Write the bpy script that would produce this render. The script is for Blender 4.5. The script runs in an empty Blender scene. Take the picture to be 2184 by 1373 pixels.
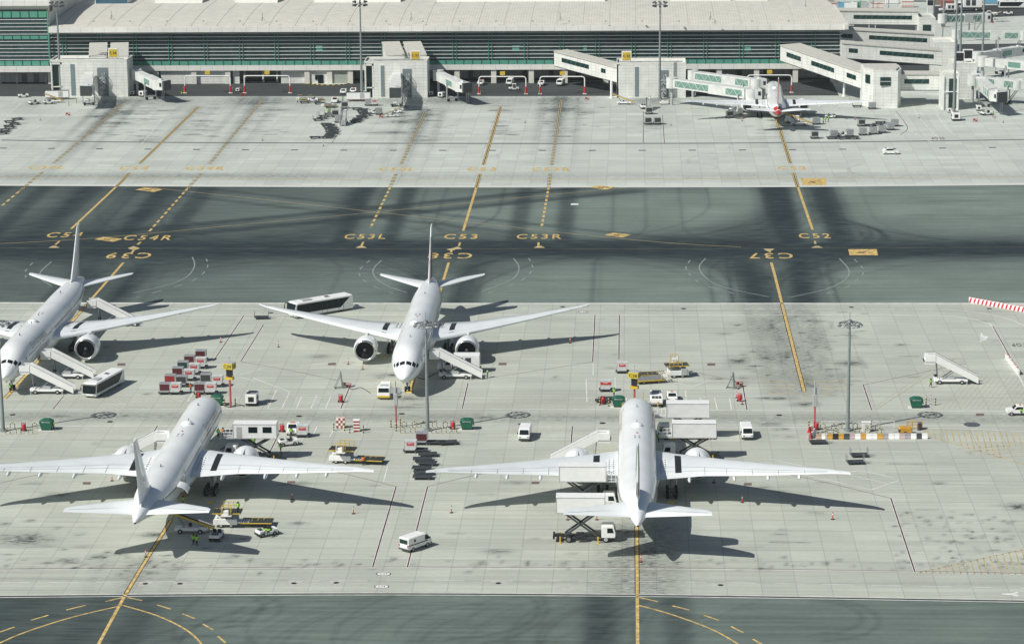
import bpy, math, random
import numpy as np
from mathutils import Vector, Matrix
R=math.radians
sc=bpy.context.scene
C=sc.collection
random.seed(7)
rng=np.random.default_rng(5)
# ---------------------------------------------------------------- camera, sky, sun
FPX,PITCH,YAW,ROLL,CAMH=5743.5,0.2292,0.0450,-0.00926,124.9
fwd=Vector((-math.sin(YAW)*math.cos(PITCH),math.cos(YAW)*math.cos(PITCH),-math.sin(PITCH)))
rt=Vector((math.cos(YAW),math.sin(YAW),0)); up=rt.cross(fwd)
rt2=rt*math.cos(ROLL)+up*math.sin(ROLL); up2=up*math.cos(ROLL)-rt*math.sin(ROLL)
cam=bpy.data.cameras.new('camera'); co=bpy.data.objects.new('camera',cam); C.objects.link(co)
m=Matrix((rt2,up2,-fwd)).transposed().to_4x4(); m.translation=Vector((0,0,CAMH)); co.matrix_world=m
cam.sensor_width=36; cam.lens=FPX/2184*36; cam.clip_start=1; cam.clip_end=20000
sc.camera=co
SUNDIR=Vector((-0.58,-0.40,0.71)).normalized()
w=bpy.data.worlds.new('World'); sc.world=w; w.use_nodes=True
nt=w.node_tree; sky=nt.nodes.new('ShaderNodeTexSky'); sky.sky_type='NISHITA'; sky.sun_disc=False
sky.sun_elevation=math.asin(SUNDIR.z); sky.sun_rotation=math.atan2(SUNDIR.x,SUNDIR.y); sky.dust_density=1.5
nt.links.new(sky.outputs[0],nt.nodes['Background'].inputs[0]); nt.nodes['Background'].inputs[1].default_value=0.052
sd=bpy.data.lights.new('sun','SUN'); sd.energy=4.0; sd.angle=R(0.5); sd.color=(1,0.972,0.90)
so=bpy.data.objects.new('sun',sd); C.objects.link(so); so.rotation_euler=SUNDIR.to_track_quat('Z','Y').to_euler(); so.location=(0,0,300)
sc.view_settings.view_transform='Standard'; sc.view_settings.look='None'; sc.view_settings.exposure=0.13; sc.view_settings.gamma=1
# ---------------------------------------------------------------- measuring from the photograph: pixel -> place
CP=Vector((0,0,CAMH))
def ray(x,y): return fwd+rt2*((x-1092)/FPX)-up2*((y-686.5)/FPX)
def G(x,y,z=0.0):
    d=ray(x,y); return CP+d*((z-CAMH)/d.z)
def AY(x,y,Y):
    d=ray(x,y); return CP+d*(Y/d.y)
# ---------------------------------------------------------------- materials
MATS={}
def mat(name,col,rough=0.6,metal=0.0,var=0.12,scale=1.2,coat=0.0,emit=None,alpha=None):
    if name in MATS: return MATS[name]
    m=bpy.data.materials.new(name); m.use_nodes=True; n=m.node_tree.nodes; l=m.node_tree.links
    b=n['Principled BSDF']; b.inputs['Roughness'].default_value=rough; b.inputs['Metallic'].default_value=metal
    if coat: b.inputs['Coat Weight'].default_value=coat; b.inputs['Coat Roughness'].default_value=0.1
    if var:
        tc=n.new('ShaderNodeTexCoord'); t=n.new('ShaderNodeTexNoise'); t.inputs['Scale'].default_value=scale; t.inputs['Detail'].default_value=4
        l.new(tc.outputs['Object'],t.inputs['Vector'])
        r=n.new('ShaderNodeMapRange'); r.inputs[1].default_value=0.3; r.inputs[2].default_value=0.7; r.inputs[3].default_value=1-var; r.inputs[4].default_value=1+var*0.5
        l.new(t.outputs[0],r.inputs[0])
        mx=n.new('ShaderNodeMix'); mx.data_type='RGBA'; mx.blend_type='MULTIPLY'; mx.inputs[0].default_value=1
        mx.inputs[6].default_value=(*col,1); l.new(r.outputs[0],mx.inputs[7]); l.new(mx.outputs[2],b.inputs['Base Color'])
    else: b.inputs['Base Color'].default_value=(*col,1)
    MATS[name]=m; return m
WHITE=mat('white_paint',(0.88,0.89,0.87),0.4,coat=0.2,var=0.06)
PLANE=mat('aircraft_white',(0.88,0.905,0.90),0.28,coat=0.5,var=0.07,scale=0.25)
WING=mat('wing_grey',(0.74,0.78,0.79),0.4,var=0.07,scale=0.3)
SEAM=mat('panel_seam',(0.40,0.43,0.45),0.5)
DARK=mat('dark_rubber',(0.012,0.015,0.017),0.8)
BLACK=mat('black_paint',(0.018,0.02,0.022),0.5)
GLASS=mat('dark_glass',(0.010,0.018,0.022),0.3,var=0)
GLASS.node_tree.nodes['Principled BSDF'].inputs['Specular IOR Level'].default_value=0.2
TGLASS=mat('green_glass',(0.014,0.045,0.042),0.12,var=0.3,scale=0.5)
STEEL=mat('galvanised_steel',(0.30,0.32,0.33),0.45,metal=0.6)
CHROME=mat('polished_metal',(0.6,0.62,0.64),0.2,metal=0.9)
GREYM=mat('grey_metal',(0.22,0.24,0.25),0.5)
DGREY=mat('dark_grey_metal',(0.055,0.065,0.07),0.55)
POLE=mat('mast_grey',(0.24,0.28,0.28),0.5)
LIGHTG=mat('light_grey',(0.45,0.47,0.47),0.5)
YELLOW=mat('yellow_paint',(0.66,0.46,0.05),0.5)
MYEL=mat('marking_yellow',(0.66,0.47,0.17),0.7,var=0.5,scale=1.1)
MWHITE=mat('marking_white',(0.74,0.75,0.72),0.7,var=0.25,scale=0.6)
MFADE=mat('marking_worn_white',(0.27,0.305,0.29),0.8,var=0.25,scale=0.5)
MFYEL=mat('marking_worn_yellow',(0.52,0.42,0.22),0.8,var=0.3,scale=0.5)
MRED=mat('marking_dark_red',(0.085,0.028,0.032),0.7)
MBLACK=mat('marking_black',(0.028,0.034,0.036),0.8,var=0.3)
JOINT=mat('joint_dark',(0.06,0.07,0.07),0.9)
RED=mat('red_paint',(0.56,0.04,0.045),0.5)
MAROON=mat('maroon_paint',(0.10,0.02,0.025),0.5)
DGREEN=mat('dumpster_green',(0.01,0.12,0.07),0.5)
GREEN=mat('green_frame',(0.10,0.36,0.26),0.4)
PGREEN=mat('balustrade_green_glass',(0.10,0.36,0.27),0.2,var=0.1)
ORANGE=mat('orange_paint',(0.62,0.16,0.03),0.5)
HIVIS=mat('hi_vis_yellow',(0.35,0.75,0.08),0.7,var=0.05)
HIORANGE=mat('hi_vis_orange',(0.8,0.2,0.04),0.7)
SKIN=mat('skin',(0.22,0.12,0.08),0.6)
CLOTH=mat('navy_cloth',(0.02,0.025,0.04),0.9)
HAIR=mat('black_hair',(0.01,0.01,0.01),0.8)
BLUE=mat('blue_paint',(0.05,0.25,0.5),0.5)
SILVER=mat('silver_container',(0.42,0.44,0.45),0.38,metal=0.35,var=0.2)
PANEL=mat('cream_panel',(0.74,0.735,0.67),0.6,var=0.08)
PGLASS=mat('pale_green_glass',(.17,.32,.27),.25)
FANM=mat('fan_metal',(.02,.022,.025),.5)
# cladding with a fine tile grid
def grid_mat(name,col,line,sx,sz,lw=0.03,rough=0.5,var=0.08,axes='xz'):
    m=bpy.data.materials.new(name); m.use_nodes=True; n=m.node_tree.nodes; l=m.node_tree.links
    b=n['Principled BSDF']; b.inputs['Roughness'].default_value=rough
    tc=n.new('ShaderNodeTexCoord'); sp=n.new('ShaderNodeSeparateXYZ'); l.new(tc.outputs['Object'],sp.inputs[0])
    outs=[]
    for i,s in ((0,sx),(1,sx),(2,sz)):
        if s is None: continue
        if axes=='xz' and i==1: pass
        if axes=='x' and i!=0: continue
        a0=n.new('ShaderNodeMath'); a0.operation='ADD'; a0.inputs[1].default_value=(0.37,0.413,0.29)[i]*s; l.new(sp.outputs[i],a0.inputs[0])
        d=n.new('ShaderNodeMath'); d.operation='DIVIDE'; d.inputs[1].default_value=s; l.new(a0.outputs[0],d.inputs[0])
        f=n.new('ShaderNodeMath'); f.operation='FRACT'; l.new(d.outputs[0],f.inputs[0])
        c=n.new('ShaderNodeMath'); c.operation='LESS_THAN'; c.inputs[1].default_value=lw/s; l.new(f.outputs[0],c.inputs[0]); outs.append(c)
    cur=outs[0].outputs[0]
    for o in outs[1:]:
        a=n.new('ShaderNodeMath'); a.operation='MAXIMUM'; l.new(cur,a.inputs[0]); l.new(o.outputs[0],a.inputs[1]); cur=a.outputs[0]
    t=n.new('ShaderNodeTexNoise'); t.inputs['Scale'].default_value=0.35; t.inputs['Detail'].default_value=5; l.new(tc.outputs['Object'],t.inputs['Vector'])
    r=n.new('ShaderNodeMapRange'); r.inputs[1].default_value=0.3; r.inputs[2].default_value=0.7; r.inputs[3].default_value=1-var; r.inputs[4].default_value=1+var*0.4; l.new(t.outputs[0],r.inputs[0])
    mx=n.new('ShaderNodeMix'); mx.data_type='RGBA'; mx.inputs[6].default_value=(*col,1); mx.inputs[7].default_value=(*line,1); l.new(cur,mx.inputs[0])
    m2=n.new('ShaderNodeMix'); m2.data_type='RGBA'; m2.blend_type='MULTIPLY'; m2.inputs[0].default_value=1; l.new(mx.outputs[2],m2.inputs[6]); l.new(r.outputs[0],m2.inputs[7])
    l.new(m2.outputs[2],b.inputs['Base Color']); MATS[name]=m; return m
TILE=grid_mat('white_cladding',(0.80,0.815,0.77),(0.54,0.56,0.53),2.4,0.95,0.08,var=0.16)
ROOFM=grid_mat('ribbed_roof',(0.70,0.68,0.595),(0.60,0.585,0.51),0.9,None,0.22,axes='x',var=0.12)
SEAMROOF=grid_mat('seamed_fascia',(0.84,0.84,0.79),(0.46,0.47,0.46),3.9,None,0.09,axes='x')
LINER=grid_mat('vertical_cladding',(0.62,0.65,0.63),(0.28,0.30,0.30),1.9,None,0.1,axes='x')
GLZ=grid_mat('facade_glass',(0.032,0.075,0.080),(0.035,0.11,0.10),2.9,None,0.10,rough=0.45,var=0.45,axes='x')
# pavement materials: slab joints, streaks, stain attribute
def pave(name,light,dark,joints,jc=(0.11,0.12,0.115),streak=0.18,slabvar=0.1):
    m=bpy.data.materials.new(name); m.use_nodes=True; n=m.node_tree.nodes; l=m.node_tree.links
    b=n['Principled BSDF']; b.inputs['Roughness'].default_value=0.85; b.inputs['Specular IOR Level'].default_value=0.25
    tc=n.new('ShaderNodeTexCoord')
    def noise(scale,det,mp=None,lo=0.3,hi=0.7,a=0,bb=1,rgh=0.55):
        t=n.new('ShaderNodeTexNoise'); t.inputs['Scale'].default_value=scale; t.inputs['Detail'].default_value=det; t.inputs['Roughness'].default_value=rgh
        if mp:
            p=n.new('ShaderNodeMapping'); p.inputs['Scale'].default_value=mp; l.new(tc.outputs['Object'],p.inputs[0]); l.new(p.outputs[0],t.inputs['Vector'])
        else: l.new(tc.outputs['Object'],t.inputs['Vector'])
        r=n.new('ShaderNodeMapRange'); r.inputs[1].default_value=lo; r.inputs[2].default_value=hi; r.inputs[3].default_value=a; r.inputs[4].default_value=bb; l.new(t.outputs[0],r.inputs[0]); return r.outputs[0]
    def mul(a,b_):
        q=n.new('ShaderNodeMath'); q.operation='MULTIPLY'; l.new(a,q.inputs[0])
        if isinstance(b_,float): q.inputs[1].default_value=b_
        else: l.new(b_,q.inputs[1])
        return q.outputs[0]
    s1=noise(1,6,(0.03,0.9,1),0.3,0.7,1-streak,1+streak*0.6)     # streaks along the taxiway
    s2=noise(0.05,5,None,0.3,0.7,1-streak*0.7,1+streak*0.5)
    s3=noise(1.6,5,(0.6,1,1),0.3,0.75,1-streak*0.35,1+streak*0.3)
    f=mul(mul(s1,s2),s3)
    at=n.new('ShaderNodeAttribute'); at.attribute_name='stain'
    sn=noise(0.9,6,(0.16,1.1,1),0.25,0.7,0.78,1.14) if not joints else noise(1.5,9,(0.5,1.3,1),0.37,0.63,0.15,1.75,0.72)
    st=mul(at.outputs['Fac'],sn)
    cl=n.new('ShaderNodeClamp'); l.new(st,cl.inputs[0])
    mx=n.new('ShaderNodeMix'); mx.data_type='RGBA'; mx.inputs[6].default_value=(*light,1); mx.inputs[7].default_value=(*dark,1); l.new(cl.outputs[0],mx.inputs[0])
    if joints:
        sp=n.new('ShaderNodeSeparateXYZ'); l.new(tc.outputs['Object'],sp.inputs[0])
        def fr(i,s,lw,off=0.0):
            a=n.new('ShaderNodeMath'); a.operation='ADD'; a.inputs[1].default_value=off; l.new(sp.outputs[i],a.inputs[0])
            d=n.new('ShaderNodeMath'); d.operation='DIVIDE'; d.inputs[1].default_value=s; l.new(a.outputs[0],d.inputs[0])
            fl=n.new('ShaderNodeMath'); fl.operation='FLOOR'; l.new(d.outputs[0],fl.inputs[0])
            q=n.new('ShaderNodeMath'); q.operation='FRACT'; l.new(d.outputs[0],q.inputs[0])
            c=n.new('ShaderNodeMath'); c.operation='LESS_THAN'; c.inputs[1].default_value=lw/s; l.new(q.outputs[0],c.inputs[0]); return c.outputs[0],fl.outputs[0]
        jx,ix=fr(0,5.0,0.11,1.2); jy,iy=fr(1,5.0,0.16,0.0)
        cb=n.new('ShaderNodeCombineXYZ'); l.new(ix,cb.inputs[0]); l.new(iy,cb.inputs[1])
        wn=n.new('ShaderNodeTexWhiteNoise'); wn.noise_dimensions='2D'; l.new(cb.outputs[0],wn.inputs['Vector'])
        rr=n.new('ShaderNodeMapRange'); rr.inputs[3].default_value=1-slabvar; rr.inputs[4].default_value=1+slabvar*0.6; l.new(wn.outputs[0],rr.inputs[0]); f=mul(f,rr.outputs[0])
        cb2=n.new('ShaderNodeCombineXYZ'); l.new(iy,cb2.inputs[1])
        w2=n.new('ShaderNodeTexWhiteNoise'); w2.noise_dimensions='2D'; l.new(cb2.outputs[0],w2.inputs['Vector'])
        r2=n.new('ShaderNodeMapRange'); r2.inputs[3].default_value=0.95; r2.inputs[4].default_value=1.03; l.new(w2.outputs[0],r2.inputs[0]); f=mul(f,r2.outputs[0])
        # worn specks of tyre rubber and oil
        spk=noise(0.8,8,(1,1.3,1),0.66,0.74,0,1,0.75); zone=noise(0.03,2,None,0.42,0.62,0,1)
        spk=mul(mul(spk,zone),0.6)
        mz=n.new('ShaderNodeMix'); mz.data_type='RGBA'; mz.inputs[7].default_value=(dark[0]*1.3,dark[1]*1.3,dark[2]*1.3,1); l.new(spk,mz.inputs[0]); l.new(mx.outputs[2],mz.inputs[6]); mx=mz
    m2=n.new('ShaderNodeMix'); m2.data_type='RGBA'; m2.blend_type='MULTIPLY'; m2.inputs[0].default_value=1; l.new(mx.outputs[2],m2.inputs[6]); l.new(f,m2.inputs[7])
    out=m2.outputs[2]
    if joints:
        jx=mul(jx,0.33); jyn=noise(1,4,(0.05,0.2,1),0.4,0.62,0.1,0.55); jy=mul(jy,jyn)
        mxx=n.new('ShaderNodeMath'); mxx.operation='MAXIMUM'; l.new(jx,mxx.inputs[0]); l.new(jy,mxx.inputs[1])
        m3=n.new('ShaderNodeMix'); m3.data_type='RGBA'; m3.inputs[7].default_value=(*jc,1); l.new(mxx.outputs[0],m3.inputs[0]); l.new(out,m3.inputs[6]); out=m3.outputs[2]
    l.new(out,b.inputs['Base Color']); MATS[name]=m; return m
CONC=pave('concrete',(0.482,0.508,0.447),(0.05,0.062,0.066),True,streak=0.13,slabvar=0.06)
CONCF=pave('far_concrete',(0.535,0.575,0.525),(0.05,0.065,0.07),True,streak=0.12,slabvar=0.07)
ASPH=pave('asphalt',(0.198,0.25,0.222),(0.018,0.030,0.036),False,streak=0.23)
ROADM=pave('road_asphalt',(0.06,0.068,0.07),(0.03,0.035,0.038),False,streak=0.3)
# ---------------------------------------------------------------- mesh builder
class MB:
    def __init__(s): s.v=[]; s.f=[]; s.sm=[]
    def add(s,v,f,smooth=False,M=None):
        o=len(s.v); s.v+=[tuple(M@Vector(p)) if M else tuple(p) for p in v]; s.f+=[tuple(i+o for i in q) for q in f]; s.sm+=[smooth]*len(f); return s
    def box(s,c,d,rz=0,M=None,ch=0.0):
        x,y,z=c; a,b,h=d[0]/2,d[1]/2,d[2]/2
        if ch>0:
            return s.prism([(-a,-h+ch),(-a+ch,-h),(a-ch,-h),(a,-h+ch),(a,h-ch),(a-ch,h),(-a+ch,h),(-a,h-ch)],-b,b,ch,M=(M or Matrix())@Matrix.Translation(c)@Matrix.Rotation(rz,4,'Z'))
        v=[(sx*a,sy*b,sz*h) for sz in(-1,1) for sy in(-1,1) for sx in(-1,1)]
        T=Matrix.Translation(c)@Matrix.Rotation(rz,4,'Z')
        if M: T=M@T
        return s.add(v,[(0,2,3,1),(4,5,7,6),(0,1,5,4),(2,6,7,3),(0,4,6,2),(1,3,7,5)],False,T)
    def prism(s,prof,y0,y1,inset=0.0,M=None,smooth=False):
        # side profile (x,z) swept over y, with chamfered flanks
        n=len(prof); cx=sum(p[0] for p in prof)/n; cz=sum(p[1] for p in prof)/n
        xs=[p[0] for p in prof]; zs=[p[1] for p in prof]; W=max(max(xs)-min(xs),1e-6); H=max(max(zs)-min(zs),1e-6)
        if inset>0:
            fx=1-2*inset/W; fz=1-2*inset/H
            mx=(max(xs)+min(xs))/2; mz=(max(zs)+min(zs))/2
            ins=[(mx+(x-mx)*fx,mz+(z-mz)*fz) for x,z in prof]
            rings=[(y0,ins),(y0+inset,prof),(y1-inset,prof),(y1,ins)]
        else: rings=[(y0,prof),(y1,prof)]
        v=[(x,y,z) for y,r in rings for x,z in r]; f=[]
        for k in range(len(rings)-1):
            for i in range(n):
                j=(i+1)%n; f.append((k*n+i,k*n+j,(k+1)*n+j,(k+1)*n+i))
        f.append(tuple(range(n-1,-1,-1))); f.append(tuple((len(rings)-1)*n+i for i in range(n)))
        return s.add(v,f,smooth,M)
    def tube(s,a,b,r,r2=None,n=8,cap=True,M=None,smooth=True):
        a=Vector(a); b=Vector(b); d=b-a; q=d.to_track_quat('Z','Y').to_matrix(); r2=r if r2 is None else r2
        v=[];f=[]
        for k,(p,rr) in enumerate(((a,r),(b,r2))):
            for i in range(n):
                t=2*math.pi*i/n; v.append(p+q@Vector((rr*math.cos(t),rr*math.sin(t),0)))
        for i in range(n): j=(i+1)%n; f.append((i,j,n+j,n+i))
        s.add(v,f,smooth,M)
        if cap: s.add(v[:n],[tuple(range(n-1,-1,-1))],False,M); s.add(v[n:],[tuple(range(n))],False,M)
        return s
    def path(s,pts,r,n=6,M=None):
        for a,b in zip(pts,pts[1:]): s.tube(a,b,r,n=n,M=M)
        return s
    def bar(s,a,b,w,h,M=None):
        a=Vector(a); b=Vector(b); d=b-a; L=d.length; q=d.to_track_quat('X','Z').to_matrix().to_4x4()
        T=Matrix.Translation((a+b)/2)@q
        if M: T=M@T
        return s.box((0,0,0),(L,w,h),M=T)
    def loft(s,rings,cap=True,smooth=True,M=None):
        n=len(rings[0]); v=[p for r in rings for p in r]; f=[]
        for k in range(len(rings)-1):
            for i in range(n): j=(i+1)%n; f.append((k*n+i,k*n+j,(k+1)*n+j,(k+1)*n+i))
        s.add(v,f,smooth,M)
        if cap: s.add(rings[0],[tuple(range(n-1,-1,-1))],False,M); s.add(rings[-1],[tuple(range(n))],False,M)
        return s
    def lathe(s,prof,c,axis='z',n=20,M=None,smooth=True,cap=True):
        # prof (r,h)
        rings=[]
        for r,h in prof:
            ring=[]
            for i in range(n):
                t=2*math.pi*i/n; a,b=r*math.cos(t),r*math.sin(t)
                p={'z':(a,b,h),'y':(a,h,-b),'x':(h,a,b)}[axis]; ring.append((c[0]+p[0],c[1]+p[1],c[2]+p[2]))
            rings.append(ring)
        return s.loft(rings,cap,smooth,M)
    def quad(s,a,b,c,d,M=None): return s.add([a,b,c,d],[(0,1,2,3)],False,M)
    def build(s,name,m,parent=None,world=False):
        me=bpy.data.meshes.new(name); me.from_pydata(s.v,[],s.f); me.polygons.foreach_set('use_smooth',s.sm)
        me.materials.append(m); me.update()
        import bmesh
        bm=bmesh.new(); bm.from_mesh(me); bmesh.ops.recalc_face_normals(bm,faces=bm.faces); bm.to_mesh(me); bm.free()
        o=bpy.data.objects.new(name,me); C.objects.link(o)
        if parent: o.parent=parent
        return o
def tag(o,label,cat,group=None):
    o['label']=label; o['category']=cat
    if group: o['group']=group
    return o
def thing(name,label,cat,loc=(0,0,0),rz=0,group=None):
    o=bpy.data.objects.new(name,None); C.objects.link(o); o.empty_display_size=0.5
    o.location=(loc[0],loc[1],loc[2] if len(loc)>2 else 0); o.rotation_euler=(0,0,R(rz)); return tag(o,label,cat,group)
KIDS={}
def dup(root,loc,rz,label,group=None,scale=None):
    def cp(o,par):
        c=o.copy(); C.objects.link(c); c.parent=par
        for ch in o.children: cp(ch,c)
        return c
    r=cp(root,None); r.location=(loc[0],loc[1],loc[2] if len(loc)>2 else 0); r.rotation_euler=(0,0,R(rz)); r['label']=label
    if 'group' in r.keys(): del r['group']
    if group: r['group']=group
    if scale: r.scale=(scale,)*3
    return r
ORD=['first','second','third','fourth','fifth','sixth','seventh','eighth','ninth','tenth','eleventh','twelfth','thirteenth','fourteenth','fifteenth','sixteenth']
_proto={}
def put(kind,builder,label,x,y,rz=0,z=0,group=None,world=None,scale=None):
    # the first of a kind is built, the others copy it and all its parts
    p=world if world is not None else G(x,y,z); loc=(p[0],p[1],z)
    if kind in _proto: return dup(_proto[kind],loc,rz,label,group,scale)
    t=builder(label); _proto[kind]=t; t.location=loc; t.rotation_euler=(0,0,R(rz))
    if group: t['group']=group
    if scale: t.scale=(scale,)*3
    return t
def struct(o): o['kind']='structure'; return o
# text as flat mesh
_tc={}
def text_geo(s,bold=0.0,spacing=1.0):
    k=(s,bold,spacing)
    if k in _tc: return _tc[k]
    cu=bpy.data.curves.new('t','FONT'); cu.body=s; cu.align_x='CENTER'; cu.align_y='CENTER'; cu.offset=bold; cu.space_character=spacing; cu.resolution_u=4
    o=bpy.data.objects.new('t',cu); C.objects.link(o); dg=bpy.context.evaluated_depsgraph_get(); dg.update()
    me=o.evaluated_get(dg).to_mesh(); v=[tuple(x.co) for x in me.vertices]; f=[tuple(p.vertices) for p in me.polygons]
    o.evaluated_get(dg).to_mesh_clear(); bpy.data.objects.remove(o); bpy.data.curves.remove(cu)
    xs=[p[0] for p in v]; ys=[p[1] for p in v]; cx=(max(xs)+min(xs))/2; cy=(max(ys)+min(ys))/2; W=max(xs)-min(xs); H=max(ys)-min(ys)
    v=[((p[0]-cx)/W,(p[1]-cy)/H,0) for p in v]; _tc[k]=(v,f); return v,f
def flat_text(mb,s,M,w,h,bold=0.012,spacing=1.0):
    v,f=text_geo(s,bold,spacing); mb.add([(p[0]*w,p[1]*h,0) for p in v],f,False,M); return mb
# ================================================================ GROUND
def sheet(name,x0,x1,ylo,yhi,dx,dy,z,m,stainf=None):
    nx=int((x1-x0)/dx)+1; xs=np.linspace(x0,x1,nx)
    lo=ylo(xs) if callable(ylo) else np.full(nx,float(ylo)); hi=yhi(xs) if callable(yhi) else np.full(nx,float(yhi))
    ny=max(2,int((hi.mean()-lo.mean())/dy)+1); t=np.linspace(0,1,ny)[:,None]
    Y=lo[None,:]*(1-t)+hi[None,:]*t; X=np.broadcast_to(xs[None,:],Y.shape)
    co=np.stack([X,Y,np.full(Y.shape,z)],-1).reshape(-1,3).astype(np.float32)
    i=np.arange(nx-1)[None,:]+np.arange(ny-1)[:,None]*nx; q=np.stack([i,i+1,i+nx+1,i+nx],-1).reshape(-1,4)
    me=bpy.data.meshes.new(name); me.vertices.add(len(co)); me.vertices.foreach_set('co',co.ravel())
    me.loops.add(q.size); me.loops.foreach_set('vertex_index',q.ravel().astype(np.int32)); me.polygons.add(len(q))
    me.polygons.foreach_set('loop_start',np.arange(0,q.size,4,dtype=np.int32)); me.polygons.foreach_set('loop_total',np.full(len(q),4,dtype=np.int32))
    me.materials.append(m); me.update(calc_edges=True)
    if stainf is not None:
        a=me.attributes.new('stain','FLOAT','POINT'); a.data.foreach_set('value',np.clip(stainf(X.ravel(),Y.ravel()),0,1.2).astype(np.float32))
    o=bpy.data.objects.new(name,me); C.objects.link(o); return struct(o)
def edge(pxs):
    w=[G(*p) for p in pxs]; xs=[p.x for p in w]; ys=[p.y for p in w]
    return lambda x: np.interp(x,xs,ys)
E_BOT=edge([(0,1272),(350,1268.7),(750,1266.3),(1100,1267.5),(1450,1270.5),(1800,1275.5),(2184,1282)])
E_MID=edge([(0,644.4),(560,645.6),(1100,646),(1640,645.8),(2184,646)])
E_FAR=edge([(0,396),(280,397.2),(560,398.5),(1100,399.8),(1640,399),(1900,397),(2184,394.3)])
def seg_d(x,y,a,b):
    ax,ay,bx,by=a[0],a[1],b[0],b[1]; dx,dy=bx-ax,by-ay; L=dx*dx+dy*dy+1e-9
    t=np.clip(((x-ax)*dx+(y-ay)*dy)/L,0,1); return np.hypot(x-ax-t*dx,y-ay-t*dy),t
def poly_d(x,y,pts):
    d=np.full(x.shape,1e9)
    for a,b in zip(pts,pts[1:]): d=np.minimum(d,seg_d(x,y,a,b)[0])
    return d
def band(x,y,pts,sig,amp,soft=1.6):
    d=poly_d(x,y,pts); return amp*np.exp(-(d/sig)**(2*soft))
def offs(pts,o):
    r=[]
    for i,p in enumerate(pts):
        a=pts[max(i-1,0)]; b=pts[min(i+1,len(pts)-1)]; d=Vector((b[0]-a[0],b[1]-a[1])).normalized(); r.append((p[0]-d.y*o,p[1]+d.x*o))
    return r
def g2(*pl): return [tuple(G(*p)[:2]) for p in pl]
def flare(X0,Y0,Y1,side,Rr,n=14):
    # path along a stand line from Y1 to the taxiway centre Y0, turning with radius Rr towards side
    pts=[(X0,Y1)]; s=1 if Y1>Y0 else -1
    for k in range(n+1):
        t=math.pi/2*k/n; pts.append((X0+side*Rr*(1-math.cos(t)),Y0+s*Rr*(1-math.sin(t))))
    pts.append((X0+side*(Rr+60),Y0)); return pts
YC=609.9
SC={}
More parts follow.
